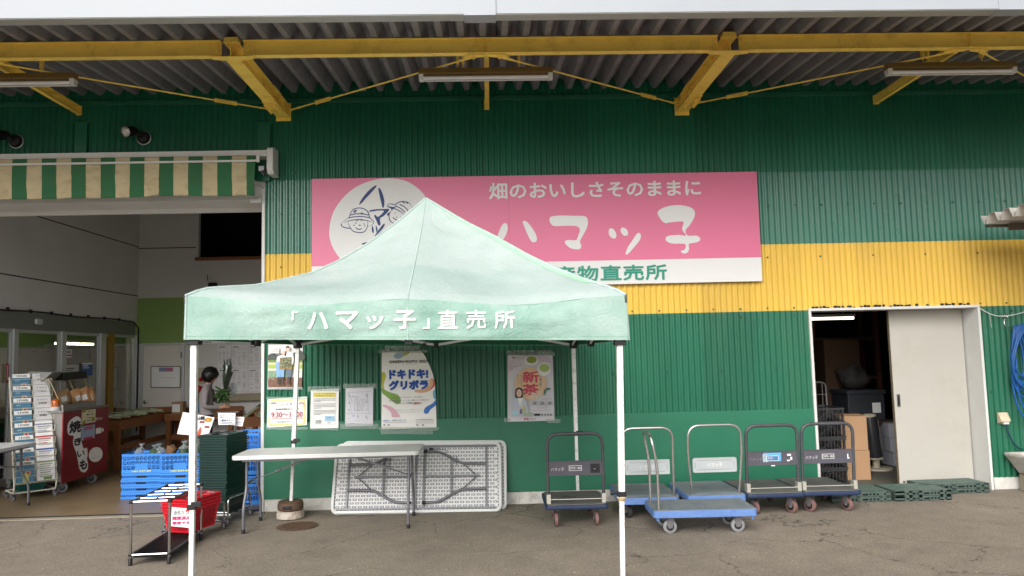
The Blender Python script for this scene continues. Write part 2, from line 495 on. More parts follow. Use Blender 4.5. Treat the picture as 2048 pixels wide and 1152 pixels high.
def screws(z, x0, x1, step, ph=0):
    x = x0 + ph
    while x < x1:
        b.cyl((x, -.030, z), (x, -.016, z), .009, .011, 7); x += step
for px, py, st in ((1563, 411, .3125), (1640, 513, .62)): screws(W(px, py).z, XO + .06, 8.5, st, .12)
screws(2.12, XO + .1, 8.5, .3125); screws(3.80, XO + .06, 8.5, .27); screws(2.03, XO, XD0, .3125, .1); screws(2.03, XD1 + .1, 8.5, .3125)
screws(1.42, XO, XD0 - .1, .62, .2); screws(4.28, -8, 8.5, .3125); screws(1.1, XD1 + .1, 8.5, .3125)
tag(b.build('fixing_screws', mat('screw', rgb(64, 82, 70), .5, .3), hall), kind='stuff')
b = M()
for px in (168, 531):
    p0, p1 = W(px - 12, 250), W(px + 12, 250)
    b.box(p0.x, p1.x, -.06, -.02, 3.7, W(px, 250).z)
    b.box(p0.x - .02, p1.x + .02, -.063, -.02, W(px, 250).z, W(px, 250).z + .02)
b.build_each('cover_plate', GREENU, hall, bevel=.003)

# roof of deep trapezoid sheet, falling to the gutter
def roofz(y): return 4.742 + (y + .05) * .07
b = M()
def roof_profile(x0, x1, p=.2):
    out = []; x = x0
    while x < x1:
        out += [(x - .026, 0), (x + .026, 0), (x + .076, .125), (x + .124, .125)]; x += p
    return out
pr = roof_profile(-9.0, 9.0)
for (xa, za), (xb, zb) in zip(pr, pr[1:]):
    b.sheet([(xa, -2.56, roofz(-2.56) + za), (xb, -2.56, roofz(-2.56) + zb), (xb, .02, roofz(.02) + zb), (xa, .02, roofz(.02) + za)])
b.build('roof_sheet', ROOFM, hall, solid=.003)
b = M(); b.box(-13, 9, .14, 9, 4.92, 5.05); b.box(-9, 9, -.0, .14, 4.9, 5.05)
b.build('sky_blocking_roof', ROOFM, hall)  # unseen roof slab, added to keep sky light out of the interior
b = M(); gz = 4.395
b.box(-9, 9, -2.72, -2.60, gz + .006, gz + .46); b.m = 1; b.box(-9, 9, -2.715, -2.602, gz, gz + .004)
b.m = 0
p0, p1 = W(928, 40, -2.74).x, W(992, 40, -2.74).x
b.box(p0, p1, -2.735, -2.59, gz - .012, gz + .47)
b.box(p0 - .05, p0 - .048, -2.7215, -2.72, gz + .008, gz + .44)
b.box(W(1999, 30, -2.72).x, W(1999, 30, -2.72).x + .25, -2.726, -2.598, gz - .004, gz + .466)
b.build('gutter', [FASCIA, FASCIAU], hall, bevel=.006)

# yellow steel
BY, BZ = -1.75, 4.462
def hbeam(b, p, q, w, h, t=.009):
    """H section from p to q, (p, q) on the underside's centre line"""
    p, q = Vector(p), Vector(q); z = Vector((0, 0, 1))
    b.bar(p + z * t / 2, q + z * t / 2, w, t, z); b.bar(p + z * (h - t / 2), q + z * (h - t / 2), w, t, z)
    b.bar(p + z * h / 2, q + z * h / 2, t * .8, h - 2 * t, z)
def bolt(b, c, ax, r=.011, l=.02):
    b.cyl(c, Vector(c) + Vector(ax) * l, r, r * .9, 6)
GX = (-6.95, -2.315, 2.315, 6.95); MX = (-4.63, .03, 4.63)
for x0, x1 in zip(GX, GX[1:]):
    b = M(); hbeam(b, (x0 + .10, BY, BZ), (x1 - .10, BY, BZ), .075, .15, .008)
    mx = (x0 + x1) / 2
    b.box(mx - .004, mx + .004, BY - .036, BY - .005, BZ + .008, BZ + .142)
    for s, x in ((1, x0 + .14), (-1, x1 - .14)):
        for z in (.055, .1): bolt(b, (x, BY - .004, BZ + z), (0, -1, 0), .02, .02)
    b.build('eave_beam', STEELY, hall, bevel=.002)
for x in GX:
    b = M(); hbeam(b, (x, BY - .06, BZ - .022), (x, -.035, BZ - .022), .14, .15, .01)
    b.box(x - .062, x + .062, BY - .055, BY + .05, BZ + .13, BZ + .17)
    b.prism([(x - .19, BY - .045, BZ - .012), (x - .07, BY - .06, BZ - .02), (x - .07, BY + .04, BZ - .02), (x - .19, BY + .03, BZ - .012)], (0, 0, .006))
    b.prism([(x + .19, BY - .045, BZ - .012), (x + .07, BY - .06, BZ - .02), (x + .07, BY + .04, BZ - .02), (x + .19, BY + .03, BZ - .012)], (0, 0, .006))
    b.box(x - .075, x + .075, -.62, -.3, BZ - .033, BZ - .0225)
    b.box(x - .085, x + .085, -.035, -.022, BZ - .06, BZ + .15)
    b.box(x - .012, x + .012, -.62, -.3, BZ + .01, BZ + .105)
    for i in range(5):
        for s in (-1, 1):
            bolt(b, (x + s * .048, -.58 + i * .058, BZ - .033), (0, 0, -1), .016, .045)
            bolt(b, (x + s * .048, -.58 + i * .058, BZ + .128), (0, 0, 1), .015, .03)
    for i in range(4):
        for j in range(2):
            for s in (-1, 1): bolt(b, (x + s * .004, -.56 + i * .07 - .0, BZ + .03 + j * .05), (s, 0, 0), .015, .03)
    for s in (-1, 1): b.box(x + s * .03 - .05, x + s * .03 + .05, -.30, -.285, BZ - .012, BZ + .118)
    b.build('cantilever_beam', STEELY, hall, bevel=.002)
for x in MX:
    b = M(); z = BZ + .045
    b.box(x - .025, x + .025, BY + .01, -.03, z, z + .006); b.box(x - .025, x - .019, BY + .01, -.03, z, z + .1); b.box(x - .025, x + .025, BY + .01, -.03, z + .094, z + .1)
    b.box(x - .032, x + .03, -.045, -.025, z - .004, z + .11)
    b.build('strut', STEELY, hall, bevel=.0015)
    for s in (-1, 1):                           # flat bracing rods with turnbuckles, one pair per strut
        a = Vector((x + s * .12, BY + .02, BZ - .016)); e = Vector((x + s * 2.24, -.12, BZ + .04))
        d = (e - a).normalized()
        r = M(); r.cyl(a + d * .1, e - d * .1, .0085, n=8)
        r.prism([(x + s * .02, BY - .02, BZ - .012), (x + s * .17, BY - .02, BZ - .012), (x + s * .22, BY + .05, BZ - .012), (x + s * .12, BY + .06, BZ - .012), (x + s * .02, BY + .03, BZ - .012)], (0, 0, .007))
        r.bar(a - d * .02, a + d * .16, .035, .007, (0, 0, 1)); r.bar(e - d * .18, e + d * .05, .035, .008, (0, 0, 1))
        bolt(r, a + Vector((0, 0, -.004)), (0, 0, -1), .014, .016); bolt(r, e + Vector((0, 0, -.004)), (0, 0, -1), .014, .016)
        o = r.build('tie_rod', STEELY, hall)
        t = M(); c = e - d * .55
        for k in (-1, 1): t.bar(c - d * .09 + Vector((0, 0, k * .016)), c + d * .09 + Vector((0, 0, k * .016)), .012, .009, (0, 0, 1))
        for k in (-1, 1): t.bar(c + d * (k * .1 - .02), c + d * (k * .1 + .02), .02, .04, (0, 0, 1))
        t.build('turnbuckle', STEELY, o, bevel=.002)

# ---- the wide opening on the left: white edge, lintel, inner walls
b = M(); b.box(XO - .035, XO + .0, -.03, .16, .0, 3.62); b.build('opening_edge', WHITE, hall, bevel=.003)
b = M(); b.box(-9, XO - .036, -.01, .42, 3.49, 3.65); b.box(-9, XO - .036, .42, .47, 3.44, 3.7)
b.box(XO - .16, XO - .037, -.06, -.012, W(515, 402).z - .03, W(515, 402).z + .02)
b.build('lintel', INWALL, hall, bevel=.004)
b = M(); b.box(XO - .005, XO + .04, .16, YB, 0, 4.9); b.build('inner_wall', INWALL, hall)
wL, wR, wT, wB = W(397, 500, YB).x, W(560, 500, YB).x, W(460, 380, YB).z, W(460, 514, YB).z
zh = W(283, 645, YB).z; zg0, zg1 = W(330, 687, YB).z, W(400, 594, YB).z
b = M()
b.box(XL - .1, wL, YB, YB + .1, zg1, 4.9); b.box(wL, wR, YB, YB + .1, zg1, wB); b.box(wL, wR, YB, YB + .1, wT, 4.9); b.box(wR, XO, YB, YB + .1, zg1, 4.9)
b.box(XL - .1, XO, YB, YB + .1, -.1, zg0)
zj = W(330, 496, YB).z
b.m = 1; b.box(XL, wL - .05, YB - .003, YB, zj - .008, zj + .008)
b.m = 2; b.box(XL - .1, XO, YB - .004, YB + .1, zg0, zg1)
b.build('rear_wall', [INWALL, INDARK, LIME], hall)
b = M(); b.box(wL - .05, wR, YB - .06, YB + .05, wB - .06, wB); b.build('window_sill', WOOD, hall, bevel=.004)
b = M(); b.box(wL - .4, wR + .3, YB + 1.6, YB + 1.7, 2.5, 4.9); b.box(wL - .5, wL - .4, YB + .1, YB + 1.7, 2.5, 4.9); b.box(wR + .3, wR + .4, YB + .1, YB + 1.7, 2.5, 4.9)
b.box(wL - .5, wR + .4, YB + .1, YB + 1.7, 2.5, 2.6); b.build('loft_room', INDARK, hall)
b = M(); p = W(442, 418, YB + .3); b.box(p.x - .09, p.x + .09, YB + .25, YB + .3, p.z - .04, p.z + .14); b.build('window_vent', WHITE, hall, bevel=.01)
# left wall: upper panel with two joints, door screen beneath
b = M(); b.box(XL - .1, XL, 0, YB, zh, 4.9)
for (xa, ya), (xb, yb) in (((30, 419), (283, 496)), ((0, 546), (283, 594))):
    A, B = hit(xa, ya, 0, XL), hit(xb, yb, 0, XL); z = (A.z + B.z) / 2
    b.m = 1; b.box(XL, XL + .003, 0, YB, z - .008, z + .008); b.m = 0
b.build('side_wall', [INWALL, INDARK], hall)
b = M(); b.tube([(XL + .02, y, zh + .012 + .01 * math.sin(y * 3)) for y in [i * .2 for i in range(1, 29)]] + [(XL + .03, YB - .02, zh - .1), (XL + .035, YB - .03, .4)], .014, 6)
for i in range(9): b.box(XL, XL + .03, .9 + i * .52, .93 + i * .52, zh, zh + .05)
b.build('cable', BLACK, hall)
scr = thing('entrance_door', 'grey aluminium sliding glass entrance doors along the side of the recess', 'door', (0, 0, 0))
def ly(px, py): return hit(px, py, 0, XL).y
zt = zh - .24
b = M(); b.box(XL - .1, XL + .02, 0, YB - .12, zt, zh - .004); b.build('header', mat('dark_aluminium', rgb(132, 135, 131), .45, .4, var=.04), scr, bevel=.004)
b = M(); b.box(XL + .02, XL + .06, ly(66, 643), ly(78, 643), zh - .16, zh - .08); b.build('door_sensor', WHITE, scr, bevel=.01)
posts = [(20, 29), (117, 127), (196, 207), (268, 281)]
for a, c in posts:
    b = M(); b.box(XL - .06, XL + .03, ly(a, 800), ly(c, 800), 0.01, zt); b.build('door_post', ALU, scr, bevel=.004)
b = M(); b.box(XL - .06, XL + .034, ly(212.5, 800), ly(223, 800), .01, zt - .002); b.build('inner_column', mat('mustard_post', rgb(150, 118, 30), .5), scr)
ys = [.02] + [ly(a, 800) for a, c in posts[:]]; ye = [ly(a, 800) for a, c in posts]
for a, c in zip([.02] + [ly(c, 800) for a, c in posts[:-1]], ye):
    b = M(); b.box(XL - .02, XL - .012, a, c, .05, zt); b.build('glass_pane', glass('entrance_glass', (.8, .82, .8), .3), scr)
    b = M()
    b.box(XL - .035, XL + .005, a + .002, a + .045, .05, zt - .002); b.box(XL - .035, XL + .005, c - .045, c - .002, .05, zt - .002)
    b.box(XL - .035, XL + .005, a + .045, c - .045, zt - .05, zt - .002); b.box(XL - .035, XL + .005, a + .045, c - .045, .05, .15)
    b.build('door_frame', ALU, scr, bevel=.003)
# the shop beyond the glass
RX = XL - 2.3
b = M(); b.box(RX - .1, RX, -.2, YB + 2, 0, 4.9); b.box(RX, XL - .12, YB + 1.9, YB + 2, 0, 4.9); b.box(RX, XL - .1, -.2, -.1, 0, 4.9); b.box(RX, XL - .1, -.1, YB + 2, 2.9, 3.0); b.box(XL - .2, XL - .1, YB + .0, YB + 1.9, 0, 4.9)
b.m = 1; b.box(RX, RX + .01, -.1, YB + 1.88, 2.0, 2.6); b.box(RX + .01, XL - .2, YB + 1.88, YB + 1.9, 2.0, 2.6)
b.build('shop_room', [mat('shop_wall', rgb(206, 198, 186), .8), LIME], hall)
ct = thing('shop_counter', 'long counter with a green band behind the entrance glass', 'counter', (XL - 1.0, 3.4, 0))
b = M(); b.box(-.3, .3, -3.1, 3, 0, .62); b.build('counter_body', mat('counter_blue', rgb(40, 60, 110), .5), ct)
b = M(); b.box(-.34, .34, -3.14, 3.04, .62, .82); b.build('counter_top', mat('counter_green', rgb(26, 110, 74), .5), ct, bevel=.01)
p = hit(150, 688, 0, XL - .9)
lt = thing('ceiling_lamp', 'lit warm tube lamp seen through the entrance glass', 'lamp', p)
b = M(); b.cyl((0, -.62, 0), (0, .62, 0), .018, n=10); b.build('tube', LITW, lt)
b = M(); b.box(-.05, .05, -.66, .66, .03, .08); b.build('housing', WHITE, lt)
b = M(); b.cyl((0, 0, .08), (0, 0, 2.9 - p.z), .006, n=6); b.build('rod', WHITE, lt)

# ---- storeroom door on the right
b = M(); t = .03; zd = 2.075
b.box(XD0 - .03, XD0, -.045, .3, .0, zd); b.box(XD1, XD1 + .03, -.045, .3, .0, zd); b.box(XD0 - .03, XD1 + .03, -.045, .3, zd, zd + .03)
b.build('storeroom_frame', WHITE, hall, bevel=.003)
b = M(); n = 44; random.seed(3)                 # mouse-eaten closer strip under the yellow sheets
for i in range(n):
    x = XD0 + .02 + (XD1 - XD0 - .04) * i / n
    if random.random() < .75: b.box(x, x + .03, -.024, -.002, zd + .031, zd + .031 + random.uniform(.01, .03))
tag(b.build('closer_strip', BLACK, hall), kind='stuff')
dx0, dx1 = 4.755, 5.64
b = M(); b.box(dx0, dx1, .24, .28, .035, zd - .004); b.m = 1; b.box(dx0 - .006, dx0 - .0, .238, .282, .035, zd - .005)
dr = b.build('sliding_door', [CREAM, mat('worn_wood_edge', rgb(120, 108, 88), .8, var=.3, scale=20)], hall, bevel=.003)
hp = W(1797, 801, .24)
b = M(); b.box(hp.x - .02, hp.x + .02, .234, .2395, hp.z - .075, hp.z + .075); b.m = 1; b.box(hp.x - .012, hp.x + .012, .232, .2338, hp.z - .06, hp.z + .06)
b.build('door_handle', [STEEL, BLACK], dr, bevel=.002)
b = M(); b.box(XD0, XD1, .02, .22, .004, .03); b.build('threshold', CONC, hall, bevel=.004)
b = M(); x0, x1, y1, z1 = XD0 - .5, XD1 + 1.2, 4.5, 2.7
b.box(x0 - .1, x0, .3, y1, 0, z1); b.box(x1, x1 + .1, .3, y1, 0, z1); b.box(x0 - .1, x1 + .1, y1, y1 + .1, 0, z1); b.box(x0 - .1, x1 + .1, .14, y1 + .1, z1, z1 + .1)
b.build('storeroom', INDARK, hall)  # near-black walls: the room's dimness is put into their colour
# ------------------------------------------------------------------ sign board on the front
SY = -.075
sTL, sTR, sBR = W(623, 360, SY), W(1513, 341, SY), W(1525, 562, SY)
sx0, sx1 = sTL.x, (sTR.x + sBR.x) / 2; sz1 = (sTL.z + sTR.z) / 2; sz0 = sBR.z
szm = (W(1085, 524, SY).z + W(1521, 514, SY).z) / 2
sign = thing('sign_board', 'wide pink and white shop sign on the corrugated front above the tent', 'sign', ((sx0 + sx1) / 2, SY, sz0))
sox = (sx0 + sx1) / 2
b = M(); b.box(sx0 - sox, sx1 - sox, .001, .045, 0, sz1 - sz0); b.m = 1
xs = W(1017, 400, SY).x - sox
b.box(sx0 - sox, sx1 - sox, .0002, .001, szm - sz0, sz1 - sz0)
b.m = 2; b.box(xs - .0015, xs + .0015, -.0004, .0002, 0, sz1 - sz0)
b.build('panel', [WPRINT, PINK, mat('sign_seam', rgb(170, 84, 112), .5)], sign)
SF = on_plane((-sox, 0, -sz0), (1, 0, 0), (0, 0, 1), .003)     # world x, z -> sign
def spx(px, py):
    p = W(px, py, SY); return p.x, p.z
def zoomA(x, y): return spx(600 + x / 3.6, 320 + y / 3.6)        # photo crops used as drawing sheets
def zoomB(x, y): return spx(1040 + x / 3.6, 320 + y / 3.6)
def zoomC(x, y): return spx(660 + x / 6.4, 340 + y / 6.4)
def smooth_closed(pts, k=4):
    out = []; n = len(pts)
    for i in range(n):
        a, b_, c, d = [Vector(pts[(i + j) % n]) for j in (-1, 0, 1, 2)]
        for q in range(k):
            t = q / k
            out.append(.5 * ((2 * b_) + (c - a) * t + (2 * a - 5 * b_ + 4 * c - d) * t * t + (3 * b_ - 3 * c + d - a) * t ** 3))
    return out
def smooth_open(pts, k=4):
    P = [Vector(pts[0])] + [Vector(p) for p in pts] + [Vector(pts[-1])]; out = []
    for i in range(1, len(P) - 2):
        a, b_, c, d = P[i - 1:i + 3]
        for q in range(k):
            t = q / k
            out.append(.5 * ((2 * b_) + (c - a) * t + (2 * a - 5 * b_ + 4 * c - d) * t * t + (3 * b_ - 3 * c + d - a) * t ** 3))
    return out + [P[-1]]
def blob(b, f, pts, lift=.003, k=4):
    P = smooth_closed(pts, k)
    v = [b.v(f(p[0], p[1], lift)) for p in P]
    for tri in geometry.tessellate_polygon([[Vector((p[0], p[1], 0)) for p in P]]): b.face([v[i] for i in tri])
def stroke(b, f, pts, w, lift=.004, k=4, taper=False):
    P = smooth_open(pts, k); n = len(P); L = []; Rr = []
    for i, p in enumerate(P):
        d = (P[min(i + 1, n - 1)] - P[max(i - 1, 0)]); d = d.normalized() if d.length > 1e-9 else Vector((1, 0))
        ww = w * (max(.25, math.sin(PI * (i + .5) / n)) if taper else 1) / 2
        q = Vector((-d.y, d.x)) * ww
        L.append(b.v(f(p.x + q.x, p.y + q.y, lift))); Rr.append(b.v(f(p.x - q.x, p.y - q.y, lift)))
    for i in range(n - 1): b.face([L[i], Rr[i], Rr[i + 1], L[i + 1]])
b = M()
ell = [zoomA(*p) for p in ((210, 520), (235, 390), (300, 285), (395, 200), (510, 150), (640, 132), (760, 150), (850, 205), (910, 275), (945, 370), (950, 480), (915, 590), (845, 690), (740, 770), (610, 815), (480, 810), (370, 775), (290, 710), (232, 620))]
blob(b, SF, ell, .0022)
b.build('emblem_disc', WPRINT, sign)
b = M()
def Cz(*pts): return [zoomC(*p) for p in pts]
for pts in (((375, 445), (385, 410), (430, 340), (500, 260), (570, 205), (597, 200), (580, 232), (520, 300), (450, 375), (405, 425)),
            ((620, 250), (632, 230), (655, 260), (685, 340), (697, 410), (690, 475), (675, 485), (662, 440), (640, 350)),
            ((500, 535), (520, 515), (600, 502), (700, 500), (752, 498), (755, 515), (725, 555), (680, 595), (640, 622), (648, 690), (640, 708), (618, 705), (590, 640), (566, 590), (580, 575), (610, 600), (650, 575), (690, 525), (620, 520), (550, 530)),
            ((535, 745), (545, 715), (560, 760), (558, 810), (540, 790)), ((585, 720), (592, 712), (610, 760), (600, 800), (590, 770)),
            ((570, 855), (600, 800), (650, 730), (690, 688), (702, 700), (680, 745), (630, 800)),
            ((590, 868), (620, 825), (680, 780), (740, 765), (720, 800), (650, 850)), ((405, 948), (440, 930), (520, 920), (600, 905), (600, 925), (500, 945), (430, 955)),
            ((520, 980), (545, 975), (560, 1040), (540, 1110), (500, 1130), (470, 1110), (500, 1100), (525, 1050)), ((730, 460), (800, 475), (845, 470), (800, 510), (770, 545), (748, 588), (732, 565), (790, 510))):
    blob(b, SF, Cz(*pts), .0045)
lw = .011
for pts in (((145, 690), (165, 665), (240, 610), (262, 560), (300, 505), (370, 487), (440, 500), (490, 545), (510, 610), (555, 655), (556, 690), (520, 715), (480, 722)), ((145, 690), (150, 715), (190, 738), (260, 748)),
            ((240, 615), (310, 600), (430, 598), (510, 615)), ((255, 580), (330, 562), (430, 565), (500, 578)), ((180, 680), (260, 648), (380, 635), (480, 650), (550, 672)),
            ((240, 655), (235, 690), (262, 740), (300, 785), (380, 803), (440, 790), (475, 740), (485, 680), (478, 650)),
            ((330, 740), (365, 760), (410, 752)), ((368, 712), (382, 706), (392, 714)), ((332, 672), (333, 688)), ((434, 685), (436, 699)), ((300, 710), (318, 706)), ((440, 712), (452, 722)),
            ((300, 540), (330, 510)), ((310, 550), (345, 515)), ((395, 550), (425, 556)), ((345, 640), (348, 656)), ((400, 636), (404, 652)),
            ((732, 480), (735, 450), (775, 435), (830, 445), (870, 420), (930, 403), (990, 412), (1030, 440), (1050, 490)), ((732, 480), (790, 480), (860, 510), (920, 545), (960, 580)), ((835, 460), (900, 490), (960, 540)), ((890, 440), (950, 470), (1000, 520)),
            ((770, 545), (757, 590), (765, 640), (800, 675), (840, 690)), ((808, 605), (830, 630), (858, 640)), ((832, 548), (838, 556)), ((905, 605), (912, 612)), ((848, 600), (858, 610)), ((930, 410), (960, 430)), ((975, 412), (1000, 432))):
    stroke(b, SF, Cz(*pts), lw, .0046, taper=len(pts) > 4)
b.build('emblem_drawing', NAVY, sign)
b = M()
for pts in (((1410, 580), (1440, 500), (1460, 462), (1482, 455), (1495, 475), (1490, 520), (1465, 570), (1440, 600), (1415, 640), (1385, 690), (1370, 680)),
            ((1603, 445), (1625, 440), (1660, 475), (1695, 530), (1706, 570), (1695, 590), (1668, 588), (1640, 540), (1615, 480))):
    blob(b, SF, [zoomA(*p) for p in pts])
for pts in (((212, 430), (225, 408), (290, 400), (380, 402), (465, 405), (487, 430), (485, 480), (455, 540), (432, 585), (440, 615), (432, 640), (395, 643), (355, 630), (322, 595), (340, 577), (400, 578), (410, 568), (428, 520), (428, 492), (400, 476), (330, 474), (250, 476), (222, 460)),
            ((638, 515), (648, 493), (672, 498), (692, 530), (690, 560), (668, 565), (645, 545)), ((723, 505), (735, 487), (765, 497), (777, 520), (772, 543), (748, 545), (730, 525)),
            ((760, 675), (775, 630), (805, 585), (838, 535), (858, 525), (870, 545), (860, 580), (820, 630), (785, 670), (768, 680)),
            ((990, 385), (1010, 355), (1070, 332), (1150, 325), (1225, 340), (1257, 370), (1255, 410), (1225, 465), (1190, 510), (1210, 545), (1270, 545), (1297, 565), (1285, 588), (1235, 600), (1215, 605), (1215, 650), (1195, 672), (1170, 670), (1157, 655), (1185, 645), (1188, 606), (1100, 602), (1055, 585), (1050, 560), (1075, 545), (1150, 540), (1195, 545), (1167, 500), (1178, 450), (1150, 443), (1080, 450), (1045, 455), (1015, 430))):
    blob(b, SF, [zoomB(*p) for p in pts])
def placed(b, s, a, c, f, bold, fit=spx, lsp=1.0):
    (x0, z0), (x1, z1) = fit(*a), fit(*c)
    b.text(s, ((x0 + x1) / 2, (z0 + z1) / 2), abs(x1 - x0), abs(z1 - z0), f, bold, lsp)
(ax, az), (bx_, bz) = spx(979, 398), spx(1400, 360)
ztop, zbot = spx(1190, 363)[1], spx(1190, 394)[1]
b.text('畑のおいしさそのままに', ((ax + bx_) / 2, (ztop + zbot) / 2 - .003), bx_ - ax, (ztop - zbot) * 1.0, lambda x, y: SF(x, y, .0035), .028)
b.build('lettering', WPRINT, sign)
b = M()
ax, bx_ = spx(1064, 548)[0], spx(1333, 545)[0]; ztop, zbot = spx(1230, 531)[1], spx(1230, 561)[1]
b.text('農産物直売所', ((ax + bx_) / 2 , (ztop + zbot) / 2), bx_ - ax, ztop - zbot, lambda x, y: SF(x, y, .0035), .032, lsp=1.05)
b.build('green_lettering', TEAL, sign)

# ------------------------------------------------------------------ lamps under the canopy
def tube_lamp(px0, px1, py, label):
    Y = -1.45; x0 = W(px0, py, Y).x; x1 = W(px1, py, Y).x
    if px1 > 2000: x1 = x0 + 1.3
    if px0 < 1: x0 = x1 - 1.3
    z = 4.335
    t = thing('fluorescent_lamp', label, 'lamp', ((x0 + x1) / 2, Y, z), 0, 'tube lamps hung under the canopy beam')
    L = (x1 - x0) / 2
    b = M(); b.hexa([(-L, -.055, .05), (L, -.055, .05), (L, .055, .05), (-L, .055, .05), (-L, -.035, .105), (L, -.035, .105), (L, .035, .105), (-L, .035, .105)])
    b.box(-L - .003, L + .003, -.05, .05, .044, .05)
    b.build('housing', mat('painted_lamp_housing', rgb(122, 100, 56), .55, var=.06), t, bevel=.003)
    b = M()
    for s in (-1, 1): b.hexa([(s * L - s * .001, -.03, -.012), (s * (L - .045), -.03, -.012), (s * (L - .045), .03, -.012), (s * L - s * .001, .03, -.012), (s * L - s * .001, -.045, .045), (s * (L - .045), -.045, .045), (s * (L - .045), .045, .045), (s * L - s * .001, .045, .045)])
    b.box(-L, L, .012, .03, -.01, .012)
    b.build('socket', WHITE, t, bevel=.003)
    b = M(); b.cyl((-L + .045, -.018, .012), (L - .045, -.018, .012), .0165, n=12); b.build('tube', TUBEL, t, smooth=40)
    b = M()
    for s in (-.42, -.34, .5): b.cyl((s * L, .0, .105), (s * L, 0, .16), .006, n=6); b.box(s * L - .012, s * L + .012, -.02, .02, .155, .30)
    b.build_each('hanger', STEELY, t)
tube_lamp(838, 1105, 150, 'unlit tube lamp hanging below the middle of the canopy beam')
tube_lamp(-120, 152, 160, 'unlit tube lamp under the canopy above the striped awning')
tube_lamp(1772, 2090, 138, 'unlit tube lamp under the canopy above the storeroom door')

def spot(px, py, label):
    p = W(px, py, -.03)
    t = thing('spotlight', label, 'lamp', p, 0, 'black spotlights on the upper wall')
    b = M(); b.lathe((0, 0, 0), [(.075, 0), (.075, -.02), (.06, -.045), (.03, -.055)], 20, 'Y'); b.m = 1; b.lathe((0, 0, 0), [(.082, .004), (.082, -.008), (.074, -.012)], 20, 'Y')
    b.build('base', [BLACK, ALU], t, smooth=40)
    d = Vector((-.34, -.86, -.30)).normalized(); c = Vector((-.09, -.13, .04))
    b = M(); b.tube([Vector((0, -.05, 0)), Vector((-.02, -.09, .02)), c], .018, 8)
    rr = [(c - d * .09, .022), (c - d * .07, .045), (c, .058), (c + d * .05, .068), (c + d * .075, .07)]
    b.tube([x for x, r in rr], [r for x, r in rr], 18); b.build('housing', BLACK, t, smooth=50)
    b = M(); q = c + d * .077; b.tube([q - d * .001, q + d * .006, q + d * .012], [.062, .058, .03], 18); b.build('lens', mat('lamp_lens', rgb(186, 186, 182), .12, .6, var=.3, scale=30), t, smooth=60)
spot(288, 276, 'black spotlight with glass lens above the middle of the striped awning')
spot(33, 283, 'black spotlight with glass lens above the left end of the striped awning')

# ------------------------------------------------------------------ awning over the opening
aw = thing('roller_awning', 'rolled-up awning with green and beige striped valance over the left opening', 'awning', (-4.5, 0, 3.5))
def A(px, py, Y): return W(px, py, Y) - Vector((-4.5, 0, 3.5))
AY = -.24
t1, t0 = A(520, 300, AY), A(520, 312, AY)
x1 = A(533, 330, AY).x
b = M(); b.box(-4, x1, AY, -.02, t0.z, t1.z); b.box(-4, x1, AY - .006, AY - .001, t0.z + .02, t0.z + .035)
b.build('cassette', WHITE, aw, bevel=.006)
ez1, ez0 = A(540, 297, AY).z, A(540, 347, AY).z; ex = A(546, 320, AY).x
b = M(); b.prism([(x1 + .002, AY - .01, ez1), (x1 + .002, AY - .01, ez0 + .05), (x1 + .002, AY + .03, ez0), (x1 + .002, -.02, ez0), (x1 + .002, -.02, ez1 + .03), (x1 + .002, AY + .05, ez1 + .03)], (ex - x1, 0, 0))
b.build('end_cap', WHITE, aw, bevel=.008)
b = M(); p = A(522, 335, AY); b.box(p.x - .03, p.x + .03, AY + .01, -.05, p.z - .035, p.z + .02); b.tube([(p.x + .02, AY, p.z - .03), (p.x + .02, AY - .02, p.z - .07), (p.x + .03, AY - .01, p.z - .09), (p.x + .035, AY, p.z - .06)], .006, 6)
b.build('crank_hook', STEEL, aw)
fz1, fz0 = A(505, 312, AY).z, A(505, 391, AY).z; bz = A(505, 322, AY).z
sw = abs(A(467, 350, AY).x - A(409, 350, AY).x) / 2; xe = A(512, 350, AY).x
b = M(); ncol = 40
def valance(x, v):
    z = fz1 + (fz0 - fz1) * v
    seam = sum(math.exp(-((x - s) / .05) ** 2) for s in (A(136, 350, AY).x, A(313, 350, AY).x, A(483, 350, AY).x))
    y = AY - .025 + .010 * math.sin(x * 3.1 + v * 2) * v + .014 * v * v + .009 * seam * math.sin(v * 30) * v + .012 * noise.noise(Vector((x * 4, v * 5, 1))) * v + .006 * noise.noise(Vector((x * 11, v * 3 + x * 4, 2)))
    zz = z + v * (.012 * noise.noise(Vector((x * 1.4, 0, 4))) + .012 * seam)
    return (x, y, zz)
x = xe; k = 0
while x > -4:
    b.m = (k % 2); w = sw * (.62 if k == 0 else 1)
    b.grid(6, 18, lambda u, v, x=x, w=w, k=k: valance(x - w * u - (.035 * v * v if k == 0 and u == 0 else 0), v))
    x -= w; k += 1
bmesh.ops.remove_doubles(b.bm, verts=b.bm.verts, dist=.0004)
b.build('valance', [mat('awning_green', rgb(44, 100, 64), .8, var=.1, scale=4, dirt=rgb(70, 92, 62), dirt_amt=.5, dscale=5), mat('awning_beige', rgb(186, 172, 138), .85, var=.1, scale=4, dirt=rgb(150, 130, 96), dirt_amt=.6, dscale=5, stretch=(1, 1, 2.2))], aw, smooth=70, solid=.002)
b = M(); b.box(-4, A(520, 325, AY).x, AY - .05, AY - .036, bz - .02, bz + .004); b.box(A(515, 325, AY).x, A(521, 325, AY).x, AY - .052, AY - .02, bz - .024, bz + .05)
b.build('front_bar', WHITE, aw, bevel=.004)

